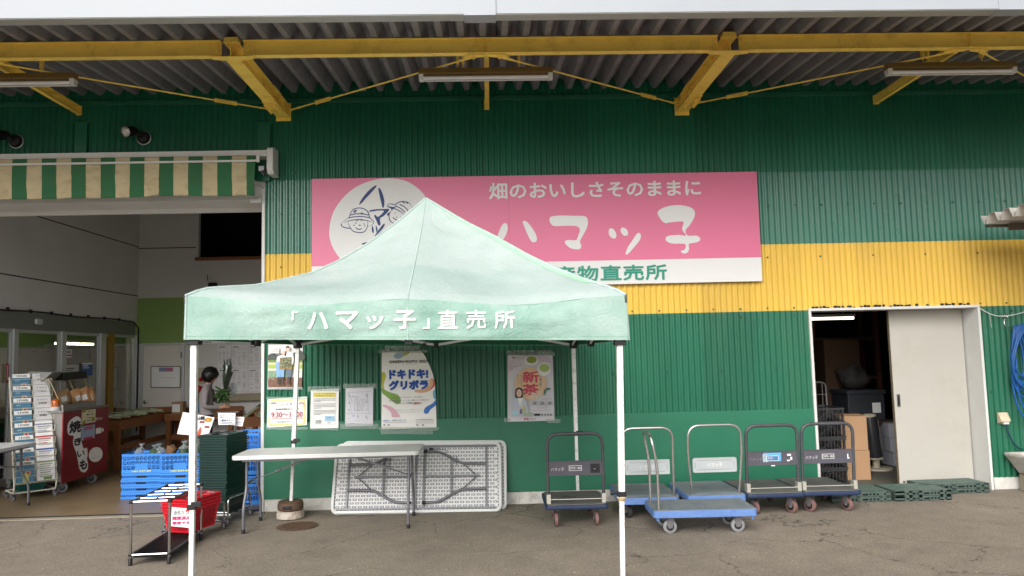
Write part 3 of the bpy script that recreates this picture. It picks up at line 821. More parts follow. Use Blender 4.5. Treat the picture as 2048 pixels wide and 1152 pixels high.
# ------------------------------------------------------------------ pop-up tent
TX0, TX1, TY0, TY1 = -2.055, .94, -3.34, -.37
TCX, TCY, TPK = -.547, -1.855, 3.085
def tz(x): return -.0243 * (x + .55)            # the tent stands a little out of level
tent = thing('market_tent', 'faded pale green pop-up tent with white legs and lettered valance', 'tent', (TCX, TCY, 0))
TO = Vector((TCX, TCY, 0))
SL = [(0, 2.135), (.06, 2.172), (.109, 2.185), (.236, 2.212), (.343, 2.268), (.458, 2.335), (.579, 2.455), (.711, 2.622), (.85, 2.83), (.963, 3.02), (1, 3.085)]
SR = [(0, 2.075), (.028, 2.1), (.079, 2.135), (.167, 2.2), (.288, 2.3), (.42, 2.43), (.596, 2.63), (.751, 2.79), (.875, 2.935), (1, 3.085)]
def interp(T, s):
    for (a, x), (b_, y) in zip(T, T[1:]):
        if s <= b_: return x + (y - x) * (s - a) / (b_ - a)
    return T[-1][1]
def hipz(side, s):                              # 0 front-left 1 front-right 2 rear-right 3 rear-left
    return interp(SL, s) if side in (0, 3) else interp(SR, s)
CORN = [Vector((TX0 - .012, TY0 - .012, 0)), Vector((TX1 + .012, TY0 - .012, 0)), Vector((TX1 + .012, TY1 + .012, 0)), Vector((TX0 - .012, TY1 + .012, 0))]
def hemz(x): return 1.782 + tz(x)
def roofpt(side, u, s):
    """u runs along the side, s from the eave (0) to the peak (1)"""
    a, c = CORN[side], CORN[(side + 1) % 4]
    e = a.lerp(c, u); pk = Vector((TCX, TCY, 0)); p = e.lerp(pk, s)
    h = hipz(side, s) * (1 - u) + hipz((side + 1) % 4, s) * u
    w = math.sin(PI * u) ** 2
    mid = (2.075 + tz(e.x)) + (TPK - 2.075) * (s ** 1.06)           # the truss under the middle seam
    k = .82 * w * (1 - s ** 3) * max(0, 1 - abs(u - .5) * 1.6)
    z = h * (1 - k) + mid * k
    sag = math.sin(2 * PI * u) ** 2 * (1 - s) ** 2
    z -= .055 * sag * (1 - .2 * s)
    nrm = (e - pk).normalized()
    p = p + nrm * (-.0 * sag)
    wr = noise.noise(Vector((u * 5 + side * 7, s * 5, 2))) * .010 + noise.noise(Vector((u * 16 + side * 7, s * 13, 5))) * .005 + noise.noise(Vector((u * 38 + s * 9, s * 26 - u * 7, 8))) * .0016
    fade = min(1, s * 8) * min(1, (1 - s) * 5) * min(1, u * 8) * min(1, (1 - u) * 8)
    p.z = z + wr * fade
    if s < .07: p.z -= .020 * (1 - s / .07) ** 2; p += nrm * .010 * (1 - (s / .07))
    return p
def valpt(side, u, v):
    """v from the hem (0) to the eave (1)"""
    top = roofpt(side, u, 0); a, c = CORN[side], CORN[(side + 1) % 4]
    out = (((a + c) / 2) - Vector((TCX, TCY, 0))).normalized()
    z = hemz(top.x) + (top.z - hemz(top.x)) * v
    sw_ = math.sin(2 * PI * u) ** 2
    y = .010 * (1 - v) * 1 + .03 * sw_ * math.sin(PI * v) * (.4 + .6 * v)
    y += (noise.noise(Vector((u * 6 + side * 3, v * 2.2 + u * 3, 3))) * .016 + noise.noise(Vector((u * 14 + side, v * 4 - u * 6, 9))) * .009 + noise.noise(Vector((u * 30 + v * 4, v * 7 - u * 12, 4))) * .003) * min(1, u * 9) * min(1, (1 - u) * 9)
    return Vector((top.x, top.y, z)) + out * y
for side in range(4):
    pass
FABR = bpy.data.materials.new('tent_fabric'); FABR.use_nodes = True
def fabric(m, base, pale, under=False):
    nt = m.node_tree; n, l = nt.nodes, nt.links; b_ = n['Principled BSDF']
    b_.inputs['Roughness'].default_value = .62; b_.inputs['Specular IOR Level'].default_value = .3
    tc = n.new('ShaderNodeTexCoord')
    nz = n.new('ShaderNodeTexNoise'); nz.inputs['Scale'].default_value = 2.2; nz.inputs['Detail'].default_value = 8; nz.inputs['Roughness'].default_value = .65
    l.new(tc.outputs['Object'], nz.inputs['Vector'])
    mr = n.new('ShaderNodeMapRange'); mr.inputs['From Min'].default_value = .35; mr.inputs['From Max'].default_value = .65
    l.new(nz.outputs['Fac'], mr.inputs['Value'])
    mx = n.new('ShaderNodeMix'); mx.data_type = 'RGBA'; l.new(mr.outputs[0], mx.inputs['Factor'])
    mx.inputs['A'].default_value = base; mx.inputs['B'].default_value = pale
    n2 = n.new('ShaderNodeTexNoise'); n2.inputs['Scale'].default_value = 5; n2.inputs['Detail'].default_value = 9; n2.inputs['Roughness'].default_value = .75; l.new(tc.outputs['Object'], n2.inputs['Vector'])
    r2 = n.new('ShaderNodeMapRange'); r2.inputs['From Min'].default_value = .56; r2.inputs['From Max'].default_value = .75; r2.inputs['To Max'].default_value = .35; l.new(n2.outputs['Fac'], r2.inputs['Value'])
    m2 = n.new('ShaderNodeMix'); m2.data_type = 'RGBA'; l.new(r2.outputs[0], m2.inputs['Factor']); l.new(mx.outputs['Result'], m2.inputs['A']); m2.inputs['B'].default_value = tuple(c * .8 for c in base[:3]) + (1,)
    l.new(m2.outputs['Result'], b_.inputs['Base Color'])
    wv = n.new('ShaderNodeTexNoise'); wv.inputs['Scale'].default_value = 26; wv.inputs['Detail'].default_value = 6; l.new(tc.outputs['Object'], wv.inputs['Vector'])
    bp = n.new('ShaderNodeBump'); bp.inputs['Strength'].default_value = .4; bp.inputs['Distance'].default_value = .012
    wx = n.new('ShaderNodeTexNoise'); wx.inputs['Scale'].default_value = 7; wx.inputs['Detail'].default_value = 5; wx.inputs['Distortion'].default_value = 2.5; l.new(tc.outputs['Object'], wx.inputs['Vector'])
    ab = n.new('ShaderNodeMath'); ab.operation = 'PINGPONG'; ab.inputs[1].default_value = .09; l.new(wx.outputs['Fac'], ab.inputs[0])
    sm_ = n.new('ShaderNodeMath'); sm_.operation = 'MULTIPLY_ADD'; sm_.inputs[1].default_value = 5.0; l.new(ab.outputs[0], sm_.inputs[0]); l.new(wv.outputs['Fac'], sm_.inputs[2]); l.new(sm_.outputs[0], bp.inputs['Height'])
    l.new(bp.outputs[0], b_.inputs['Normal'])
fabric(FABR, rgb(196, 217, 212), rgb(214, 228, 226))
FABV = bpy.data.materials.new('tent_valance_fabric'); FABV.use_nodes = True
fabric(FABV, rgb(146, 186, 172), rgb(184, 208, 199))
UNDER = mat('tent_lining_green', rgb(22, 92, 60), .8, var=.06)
def see_light(m, col, amt):
    """cloth lets some daylight through"""
    n, l = m.node_tree.nodes, m.node_tree.links; b_ = n['Principled BSDF']; o_ = n['Material Output']
    t_ = n.new('ShaderNodeBsdfTranslucent'); t_.inputs[0].default_value = col; x_ = n.new('ShaderNodeMixShader'); x_.inputs[0].default_value = amt
    l.new(b_.outputs[0], x_.inputs[1]); l.new(t_.outputs[0], x_.inputs[2]); l.new(x_.outputs[0], o_.inputs['Surface'])
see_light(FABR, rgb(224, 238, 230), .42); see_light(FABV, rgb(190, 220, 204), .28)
MINT = mat('tent_edge_binding', rgb(120, 196, 150), .7)
b = M(); lower = M()
for side in range(4):
    b.grid(64, 44, lambda u, s, side=side: roofpt(side, u, s * .9985) - TO)
    lower.grid(40, 16, lambda u, s, side=side: roofpt(side, u, .06 + s * .26) - TO - Vector((0, 0, .02)))
bmesh.ops.remove_doubles(b.bm, verts=b.bm.verts, dist=.002)
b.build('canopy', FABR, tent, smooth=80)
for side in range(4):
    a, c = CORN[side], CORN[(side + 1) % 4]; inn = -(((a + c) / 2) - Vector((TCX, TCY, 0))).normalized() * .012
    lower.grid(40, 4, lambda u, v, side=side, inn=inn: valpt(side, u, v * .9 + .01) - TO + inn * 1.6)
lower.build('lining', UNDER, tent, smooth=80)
for side in range(4):
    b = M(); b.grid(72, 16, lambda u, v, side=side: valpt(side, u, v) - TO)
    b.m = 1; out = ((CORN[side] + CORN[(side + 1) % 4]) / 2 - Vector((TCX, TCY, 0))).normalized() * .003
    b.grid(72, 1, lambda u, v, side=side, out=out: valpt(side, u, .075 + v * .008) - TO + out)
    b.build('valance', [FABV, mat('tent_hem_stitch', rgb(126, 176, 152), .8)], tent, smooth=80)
b = M()
for side in range(4):                            # hip bindings, middle seams, eave stitching
    b.tube([roofpt(side, 0, s / 30 * .995) - TO + Vector((0, 0, .003)) for s in range(31)], .011, 5)
    b.tube([roofpt(side, .5, s / 30 * .995) - TO + Vector((0, 0, .001)) for s in range(31)], .006, 5)
    b.tube([valpt(side, .5, s / 8) - TO for s in range(9)], .004, 5)
    b.tube([valpt(side, .003, s / 8) - TO for s in range(9)], .008, 5)
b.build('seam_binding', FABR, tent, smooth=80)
b = M()                                          # the strip by the right hip that never bleached
b.grid(3, 40, lambda u, v: roofpt(0, .968 + .030 * u, .12 + .84 * v) - TO + Vector((0, -.002, .003)))
b.build('unfaded_strip', mat('unfaded_fabric', rgb(156, 206, 168), .7, var=.12, scale=6), tent, smooth=80)
# lettering sewn on the front valance: px positions turned into (u, v)
def uv_from_px(px, py):
    p = W(px, py, TY0 - .012); u = (p.x - CORN[0].x) / (CORN[1].x - CORN[0].x)
    top = roofpt(0, u, 0).z; hz = hemz(p.x); return u, (p.z - hz) / (top - hz)
def on_val(x, z):
    u = (x - CORN[0].x) / (CORN[1].x - CORN[0].x); top = roofpt(0, u, 0).z; hz = hemz(x)
    return valpt(0, u, (z - hz) / (top - hz)) - TO + Vector((0, -.006, 0))
b = M()
def v_text(ch, x0, x1, y0, y1, bold):
    p, q = W(x0, y1, TY0 - .012), W(x1, y0, TY0 - .012)
    b.text(ch, ((p.x + q.x) / 2, (p.z + q.z) / 2), q.x - p.x, q.z - p.z, on_val, bold)
for ch, x0, x1, y0, y1 in (('「', 587, 602, 622, 642), ('ハ', 618, 660, 624, 660), ('マ', 674, 719, 622, 660), ('ッ', 734, 769, 630, 660), ('子', 789, 832, 620, 659), ('」', 845, 860, 636, 659), ('直', 875, 916, 619, 659), ('売', 931, 972, 619, 659), ('所', 987, 1029, 620, 659)):
    v_text(ch, x0 + 1.5, x1 - 1.5, y0 + 1.5, y1 - 1.5, .018 if ch in '直売所' else .034)
b.build('lettering', mat('valance_lettering', rgb(226, 227, 222), .7, var=.03), tent)
# frame
legs = [(TX0 + .03, TY0 + .03, 0), (TX1 - .03, TY0 + .03, 1), (TX1 - .03, TY1 - .03, 2), (TX0 + .0, TY1 - .03, 3)]
for x, y, i in legs:
    x, y = x - TCX, y - TCY; zt_ = hemz(x + TCX)
    foot = (-.075 if i == 3 else 0)
    joint = .70 if i in (0, 1) else .80
    def lean(z): return x + foot * (zt_ - z) / zt_ + (-.04 * (zt_ - z) / zt_ if i == 1 else 0)
    b = M(); s = .019
    def seg(za, zb, s):
        b.hexa([(lean(za) + i_ * s, y + j * s, za) for i_, j in ((-1, -1), (1, -1), (1, 1), (-1, 1))] + [(lean(zb) + i_ * s, y + j * s, zb) for i_, j in ((-1, -1), (1, -1), (1, 1), (-1, 1))])
    seg(joint, zt_ + .2, .021); seg(.03 if i != 3 else .03, joint, .016)
    b.box(lean(0) - .05, lean(0) + .05, y - .05, y + .05, .008 if i != 3 else .016, .014 if i != 3 else .022)
    lg = b.build('leg', mat('white_leg_enamel', rgb(226, 226, 223), .4, var=.04, scale=6, dirt=rgb(120, 116, 106), dirt_amt=.55, dscale=16), tent, bevel=.003)
    b = M(); b.box(lean(joint) - .028, lean(joint) + .028, y - .028, y + .028, joint - .022, joint + .012)
    if i in (1,):
        b.cyl((lean(joint) - .028, y - .01, joint), (lean(joint) - .06, y - .01, joint + .004), .008, n=8); b.cyl((lean(joint) - .058, y - .01, joint + .004), (lean(joint) - .078, y - .01, joint + .005), .017, n=10)
        b.m = 1; b.lathe((lean(joint), y, 0), [(.026, joint - .023), (.036, joint - .028), (.024, joint - .05), (.018, joint - .054)], 14); b.m = 0
    else: b.box(lean(joint) + .0, lean(joint) + .07, y - .032, y - .02, joint - .004, joint + .03)
    b.build('clamp', [BLACK, mat('stained_collar', rgb(196, 176, 140), .6, dirt=rgb(130, 90, 50), dirt_amt=.8, dscale=30)], lg, bevel=.003)
    b = M(); b.box(x - .04, x + .04, y - .04, y + .04, zt_ - .035, zt_ + .06); b.build('corner_bracket', BLACK, tent, bevel=.004)
    b = M(); b.box(x - .036, x + .036, y - .036, y + .036, hipz(i, 0) - .08, hipz(i, 0) - .03); b.build('slider', BLACK, tent, bevel=.004)
for i in range(4):                               # scissor trusses along the sides
    (x0, y0, _), (x1, y1, _) = legs[i], legs[(i + 1) % 4]
    a, c = Vector((x0 - TCX, y0 - TCY, hemz(x0))), Vector((x1 - TCX, y1 - TCY, hemz(x1)))
    b = M(); m = (a + c) / 2; zz = Vector((0, 0, 1)); off = (c - a).cross(zz).normalized() * .012
    q1, q3 = (a * 3 + c) / 4, (a + c * 3) / 4
    for p, q, s in ((a + zz * .0, m + zz * .26, 1), (a + zz * .26, m + zz * .0, -1), (m + zz * .0, c + zz * .26, 1), (m + zz * .26, c + zz * .0, -1)): b.bar(p + off * s, q + off * s, .012, .026, zz)
    b.build('truss', mat('white_truss', rgb(214, 214, 212), .45), tent)
    b = M(); b.obox(m + zz * .0, (.05, .05, .06)); b.obox(m + zz * .26, (.05, .05, .05)); b.obox(m + zz * .0 + (c - a).normalized() * .13, (.03, .04, .04)); b.obox(q1 + zz * .13, (.03, .04, .03)); b.obox(q3 + zz * .13, (.03, .04, .03))
    b.build_each('truss_joint', BLACK, tent, bevel=.003)
b = M(); b.cyl((0, 0, 2.25), (0, 0, TPK - .03), .02, n=10)
for x, y, i in legs:
    pass
b.box(-.045, .045, -.045, .045, 2.3, 2.36); b.build('centre_pole', WHITE, tent)
b = M()
for i in (0, 1):
    c = CORN[i] - TO; z = hipz(i, 0)
    s = 1 if i else -1
    b.box(c.x - .004 * s, c.x + .012 * s, c.y - .012, c.y + .016, z - .07, z - .012)
b.build_each('corner_buckle', DSTEEL, tent, bevel=.002)
# ------------------------------------------------------------------ posters and notices taped to the front
PY = -.037
class Poster:
    """a sheet on the wall; everything is drawn in the sheet's own plane"""
    def __init__(s, name, label, cat, outline, paper=None, Y=PY, group=None, curl=0):
        s.Y = Y; c = W(*[sum(q) / len(outline) for q in zip(*outline)], Y); s.o = c
        s.t = thing(name, label, cat, c, 0, group)
        b = M(); pts = [s.f(*p) for p in outline]; v = [b.v(p) for p in pts]
        for tri in geometry.tessellate_polygon([[Vector((p.x, p.z, 0)) for p in pts]]): b.face([v[i] for i in tri])
        s.sheet = b.build('sheet', paper or PAPER, s.t, solid=.0015)
        s.n = 0
    def f(s, px, py, lift=0.): return W(px, py, s.Y - lift) - s.o
    def w(s, x, z, lift=.0015): return Vector((x, -lift, z))
    def start(s): s.b = M(); s.mats = []; s.n = 0
    def use(s, m):
        if m not in s.mats: s.mats.append(m)
        s.b.m = s.mats.index(m)
    def lift(s): s.n += 1; return .0012 + .0002 * s.n
    def rect(s, x0, y0, x1, y1, m):
        s.use(m); k = s.lift(); s.b.sheet([s.f(x0, y1, k), s.f(x1, y1, k), s.f(x1, y0, k), s.f(x0, y0, k)])
    def line(s, x0, y0, x1, y1, w, m):
        s.use(m); k = s.lift(); d = Vector((x1 - x0, y1 - y0)); q = Vector((-d.y, d.x)).normalized() * w / 2
        s.b.sheet([s.f(x0 + q.x, y0 + q.y, k), s.f(x1 + q.x, y1 + q.y, k), s.f(x1 - q.x, y1 - q.y, k), s.f(x0 - q.x, y0 - q.y, k)])
    def blob(s, pts, m, k=4):
        s.use(m); lf = s.lift(); P = smooth_closed(pts, k); v = [s.b.v(s.f(p[0], p[1], lf)) for p in P]
        for tri in geometry.tessellate_polygon([[Vector((p[0], p[1], 0)) for p in P]]): s.b.face([v[i] for i in tri])
    def disc(s, x, y, rx, ry, m): s.blob([(x + rx * math.cos(a * PI / 6), y + ry * math.sin(a * PI / 6)) for a in range(12)], m, 2)
    def text(s, body, x0, y0, x1, y1, m, bold=0., shear=0):
        s.use(m); p, q = s.f(x0, y1), s.f(x1, y0); k = s.lift() + .0004; s.n += 9
        s.b.text(body, ((p.x + q.x) / 2, (p.z + q.z) / 2), q.x - p.x, q.z - p.z, lambda x, z: Vector((x, -k, z)), bold, shear=shear)
    def done(s, name='print'): return s.b.build(name, s.mats, s.t)
    def tapes(s, *rs):
        b = M()
        for x0, y0, x1, y1 in rs: b.sheet([s.f(x0, y1, .0035), s.f(x1, y1, .0035), s.f(x1, y0, .0035), s.f(x0, y0, .0035)])
        b.build_each('tape', TAPEM, s.t)
TAPEM = bpy.data.materials.new('clear_packing_tape'); TAPEM.use_nodes = True
_n, _l = TAPEM.node_tree.nodes, TAPEM.node_tree.links
_n['Principled BSDF'].inputs['Base Color'].default_value = rgb(176, 190, 182); _n['Principled BSDF'].inputs['Roughness'].default_value = .22
_t = _n.new('ShaderNodeBsdfTransparent'); _m = _n.new('ShaderNodeMixShader'); _m.inputs[0].default_value = .42
_l.new(_t.outputs[0], _m.inputs[1]); _l.new(_n['Principled BSDF'].outputs[0], _m.inputs[2]); _l.new(_m.outputs[0], _n['Material Output'].inputs['Surface'])
def flat(name, r, g, b_): return mat('print_' + name, rgb(r, g, b_), .55, var=.03)

def z5(x, y): return 520 + x / 4.8, 660 + y / 4.8
def z7(x, y): return 750 + x / 5.757, 680 + y / 5.757
def z6(x, y): return 980 + x / 6.4, 680 + y / 6.4
def z8(x, y): return 520 + x / 8.533, 780 + y / 8.533
def q(z, x0, y0, x1, y1): return (*z(x0, y0), *z(x1, y1))

# the big event poster, its right edge curling off the wall
ol = [z7(*p) for p in ((78, 138), (300, 132), (535, 128), (580, 190), (628, 290), (668, 400), (690, 520), (700, 640), (704, 800), (708, 1008), (400, 1018), (74, 1026), (76, 600))]
P = Poster('event_poster', 'tall white event poster with blue block lettering and a curling right edge', 'poster', ol, mat('poster_paper', rgb(243, 242, 239), .55, var=.02))
P.start()
P.blob([z7(*p) for p in ((215, 185), (245, 150), (320, 145), (365, 135), (400, 134), (380, 160), (330, 190), (280, 215), (235, 212))], flat('sky', 160, 188, 204))
P.blob([z7(*p) for p in ((325, 165), (365, 136), (403, 134), (380, 165), (345, 182))], flat('olive', 190, 186, 70))
P.blob([z7(*p) for p in ((80, 380), (110, 375), (125, 410), (112, 470), (100, 520), (110, 570), (90, 560), (79, 530))], flat('olive', 190, 186, 70))
P.blob([z7(*p) for p in ((80, 555), (125, 580), (180, 605), (250, 625), (290, 665), (295, 720), (250, 735), (190, 700), (130, 650), (85, 610))], flat('leafgreen', 134, 170, 84))
P.blob([z7(*p) for p in ((90, 745), (150, 755), (220, 790), (270, 850), (288, 885), (200, 888), (185, 840), (150, 800), (95, 765))], flat('rose', 226, 178, 194))
P.blob([z7(*p) for p in ((455, 580), (560, 560), (620, 520), (625, 460), (660, 440), (685, 480), (688, 530), (620, 590), (540, 608), (475, 602))], flat('peach', 224, 178, 146))
P.blob([z7(*p) for p in ((660, 445), (680, 470), (690, 520), (650, 560), (625, 572), (660, 530), (670, 490))], flat('coral', 214, 92, 96))
P.blob([z7(*p) for p in ((690, 570), (670, 590), (668, 640), (690, 690), (702, 650))], flat('aqua', 110, 170, 196))
P.blob([z7(*p) for p in ((702, 690), (660, 730), (590, 770), (562, 810), (570, 845), (610, 845), (640, 800), (700, 750))], flat('blue', 62, 118, 196))
P.text('GREEN×EXPO 2027', *q(z7, 165, 228, 612, 268), INKB, .05)
P.text('YOKOHAMA JAPAN', *q(z7, 300, 272, 484, 284), INKG)
BLU = flat('strong_blue', 38, 84, 170)
P.text('ドキドキ!', *q(z7, 172, 338, 606, 446), BLU, .085)
P.text('グリボラ', *q(z7, 168, 462, 606, 572), BLU, .085)
P.text('ボランティアファミリー「グリボラ」、', *q(z7, 198, 645, 570, 672), INKG, .02)
P.text('史上最高のイベントを一緒につくりあげる', *q(z7, 165, 680, 612, 706), INKG, .02)
P.text('ボランティア仲間を', *q(z7, 238, 714, 440, 740), INKG, .02)
P.text('募集中!', *q(z7, 448, 714, 536, 740), INKR, .03)
P.text('会場運営ボランティア、都市ボランティア', *q(z7, 228, 795, 545, 812), INKG)
P.text('ご応募は2026年5月31日まで', *q(z7, 258, 820, 520, 834), INKG)
P.text('地球と、咲きに行こう。', *q(z7, 98, 912, 366, 936), BLU, .02)
P.text('2027年国際園芸博覧会', *q(z7, 470, 905, 676, 920), INKG, .02)
for y in (932, 945, 958): P.line(*z7(470, y), *z7(676, y - 3), .6, INKL)
P.line(*z7(98, 950), *z7(360, 948), .8, INKL)
for x in (95, 145, 475, 540): P.rect(*q(z7, x, 972, x + 24, 986), INKG)
P.done()
b = M()                                          # the loosened strip folded back behind the sheet
ed = [z7(*p) for p in ((535, 128), (580, 190), (628, 290), (668, 400), (690, 520), (700, 640))]
for k in range(len(ed) - 1):
    a, c = P.f(*ed[k]), P.f(*ed[k + 1]); w0, w1 = .010 * (1 - k / 5), .010 * (1 - (k + 1) / 5)
    b.sheet([a, c, c + Vector((-.012, .004, 0)), a + Vector((-.012, .004, 0))])
b.build('curled_edge', PAPER, P.t)
P.tapes(q(z7, 38, 112, 600, 150), q(z7, 110, 70, 520, 128), q(z7, 46, 1000, 732, 1040), q(z7, 66, 1036, 668, 1084))

# tea poster
ol = [z6(*p) for p in ((225, 192), (800, 190), (815, 600), (826, 1030), (500, 1040), (226, 1046))]
P = Poster('tea_poster', 'new tea poster with a beige disc, two tea cups and a smiling woman', 'poster', ol, mat('tea_poster_paper', rgb(208, 206, 212), .5, var=.03))
P.start()
BLS = flat('blossom', 214, 176, 196)
random.seed(11)
for k in range(70):
    x = random.uniform(235, 440); y = random.uniform(260, 430)
    if x - 235 < (430 - y) * 1.6: P.disc(*z6(x, y), 1.2, .9, BLS)
for k in range(40): P.disc(*z6(random.uniform(610, 780), random.uniform(200, 280)), 1.2, .9, BLS)
for a, c in (((230, 350), (340, 340)), ((235, 400), (300, 360)), ((300, 350), (400, 310))): P.line(*z6(*a), *z6(*c), .5, INKG)
P.disc(*z6(520, 560), 32, 33, flat('beige_disc', 222, 190, 154))
P.disc(*z6(530, 262), 14, 10.5, flat('cup_white', 226, 226, 228)); P.disc(*z6(532, 252), 10.2, 7.2, flat('tea', 138, 148, 62))
P.disc(*z6(692, 372), 13.5, 14, flat('cup_white', 226, 226, 228)); P.disc(*z6(696, 358), 10.2, 8, flat('tea_light', 166, 186, 106))
P.text('新', *q(z6, 420, 400, 620, 545), flat('tea_red', 200, 66, 92), .035)
P.text('茶', *q(z6, 420, 562, 620, 700), flat('tea_red', 200, 66, 92), .035)
P.text('2026', *q(z6, 512, 670, 650, 735), WPRINT, .02, .2)
for i, ch in enumerate('エーコープ'): P.text('｜' if ch == 'ー' else ch, *q(z6, 634, 462 + i * 31, 656, 486 + i * 31), INKG)
for c, s_ in enumerate(('旬味と香りの', '新茶フェア')):
    for i, ch in enumerate(s_): P.text(ch, *q(z6, 386 - c * 36, 442 + i * 25, 404 - c * 36, 462 + i * 25), INKG)
P.blob([z6(*p) for p in ((710, 618), (745, 612), (780, 622), (750, 645), (722, 640))], flat('teal_leaf', 84, 120, 112))
P.blob([z6(*p) for p in ((690, 640), (712, 635), (718, 670), (700, 712), (692, 680))], flat('teal_leaf2', 70, 118, 92))
# the woman: coat, blouse, hair, face, hands with a tea bag
P.blob([z6(*p) for p in ((285, 800), (300, 750), (350, 735), (420, 735), (460, 770), (478, 850), (482, 935), (420, 955), (310, 955), (285, 900))], flat('coat', 186, 192, 204))
P.blob([z6(*p) for p in ((360, 735), (385, 730), (415, 740), (400, 800), (385, 840), (370, 790))], flat('blouse', 226, 226, 226))
P.blob([z6(*p) for p in ((325, 735), (322, 670), (340, 620), (375, 608), (410, 625), (420, 680), (415, 735), (395, 740), (345, 742))], flat('hair', 52, 40, 40))
P.disc(*z6(372, 680), 5.2, 8, flat('face', 222, 186, 168)); P.line(*z6(360, 700), *z6(386, 700), .7, flat('lips', 190, 90, 96))
for x in (360, 384): P.disc(*z6(x, 672), .7, .5, INKB)
P.blob([z6(*p) for p in ((408, 850), (450, 848), (456, 930), (412, 934))], flat('tea_pack', 172, 180, 138)); P.blob([z6(*p) for p in ((380, 900), (402, 880), (410, 940), (384, 945))], flat('violet', 112, 84, 150))
P.blob([z6(*p) for p in ((400, 836), (420, 832), (424, 862), (405, 862))], flat('face', 222, 186, 168))
P.rect(*q(z6, 285, 908, 350, 962), flat('pale_aqua', 160, 206, 218))
for x in (450, 490, 520): P.disc(*z6(x, 952), 4, 4, flat('greens', 160, 176, 150))
for x in (540, 640, 734): P.rect(*q(z6, x, 782, x + 62, 830), flat('pack_grey', 168, 172, 176)); P.rect(*q(z6, x + 18, 796, x + 46, 826), INKG)
P.text('今だけの香り広がる!', *q(z6, 600, 855, 740, 870), INKG); P.text('爽やかな香りと味わいを', *q(z6, 566, 888, 776, 904), INKG)
P.rect(*q(z6, 566, 942, 642, 970), INKB)
for x in (655, 695, 735, 770): P.rect(*q(z6, x, 945, x + 24, 968), INKG)
P.rect(*q(z6, 285, 218, 318, 236), INKR); P.line(*z6(325, 228), *z6(400, 226), .8, INKL)
for x in (435, 470): P.rect(*q(z6, x, 1000, x + 24, 1022), INKR)
P.line(*z6(505, 1012), *z6(590, 1010), 1, INKG); P.line(*z6(660, 755), *z6(790, 752), .6, INKG)
P.done()
P.tapes(q(z6, 208, 150, 830, 200), q(z6, 225, 128, 785, 180), q(z6, 176, 998, 260, 1050), q(z6, 720, 1010, 900, 1062))

# opening hours
P = Poster('hours_notice', 'opening hours notice with red figures and a yellow border behind the tent leg', 'notice', [z8(130, 155), z8(805, 110), z8(800, 600), z8(118, 640)])
P.start()
P.blob([z8(*p) for p in ((158, 180), (450, 162), (768, 165), (772, 400), (760, 590), (450, 602), (155, 612), (152, 400))], flat('border_yellow', 224, 206, 140), 2)
P.blob([z8(*p) for p in ((200, 200), (450, 185), (715, 185), (745, 230), (750, 400), (738, 540), (690, 568), (450, 575), (215, 575), (175, 535), (170, 400), (172, 240))], WPRINT, 3)
P.text('ハマッ子 直売所', *q(z8, 315, 222, 640, 262), INKB)
P.text('営業時間のご案内', *q(z8, 268, 308, 662, 340), INKB, .015)
P.text('9:30～16:00', *q(z8, 195, 368, 728, 470), flat('hours_red', 176, 52, 74), .012)
P.line(*z8(190, 492), *z8(742, 478), .6, flat('hours_red', 176, 52, 74))
P.text('精米機 8:30～16:00', *q(z8, 300, 525, 622, 556), INKB)
for x, c in ((232, INKB), (705, flat('cap_red', 190, 60, 64))):
    P.disc(*z8(x, 248), 5.5, 4, WPRINT)
    P.blob([z8(x - 45, 235), z8(x - 20, 215), z8(x + 15, 212), z8(x + 42, 228), z8(x + 38, 240), z8(x, 226), z8(x - 40, 244)], c, 2)
    for e in (-14, 14): P.disc(*z8(x + e, 250), .5, .5, INKB)
for i in range(10): P.rect(*q(z8, 175 + i * 58, 585, 190 + i * 58, 600), flat('dash_yellow', 206, 178, 90))
P.done()
P.tapes(q(z8, 110, 118, 815, 160), q(z8, 110, 632, 815, 676))

# farmers' photograph
def z9(x, y): return 460 + x / 7.877, 640 + y / 7.877
P = Poster('farm_photo', 'photo print of two farmers holding a crate in a field, taped by the opening edge', 'poster', [z9(606, 385), z9(1150, 385), z9(1130, 1070), z9(590, 1090)], flat('photo_sky', 214, 214, 212))
P.start()
P.rect(*q(z9, 606, 545, 1143, 640), flat('far_trees', 74, 82, 74)); P.blob([z9(*p) for p in ((606, 560), (680, 520), (760, 560), (860, 500), (960, 545), (1060, 480), (1143, 500), (1143, 640), (606, 640))], flat('far_trees', 74, 82, 74))
P.rect(*q(z9, 604, 632, 1140, 672), flat('hedge', 110, 138, 76)); P.rect(*q(z9, 604, 668, 1140, 720), flat('straw', 206, 196, 160)); P.rect(*q(z9, 603, 705, 1140, 770), flat('bright_grass', 160, 184, 80))
P.rect(*q(z9, 602, 765, 1138, 830), flat('pale_path', 206, 206, 196)); P.rect(*q(z9, 600, 800, 960, 930), flat('crop_rows', 122, 152, 118)); P.rect(*q(z9, 598, 905, 1134, 1060), flat('soil', 120, 88, 72))
random.seed(5)
for k in range(60): P.disc(*z9(random.uniform(605, 850), random.uniform(795, 940)), .8, .5, flat('crop_light', 176, 202, 176))
for k in range(90): P.disc(*z9(random.uniform(600, 1130), random.uniform(920, 1050)), .9, .4, flat('soil_light', 164, 128, 106) if k % 2 else flat('soil_dark', 84, 58, 50))
P.rect(*q(z9, 648, 435, 775, 525), WPRINT)
for y in (452, 470, 488, 504): P.line(*z9(660, y), *z9(765, y - 4), .5, INKG)
PW, PB = flat('shirt_white', 220, 222, 226), flat('denim_pale', 128, 168, 216)
P.blob([z9(*p) for p in ((735, 610), (770, 560), (870, 560), (885, 640), (850, 700), (745, 700))], PW)
P.blob([z9(*p) for p in ((885, 560), (900, 505), (960, 500), (1000, 560), (990, 700), (900, 700))], PW)
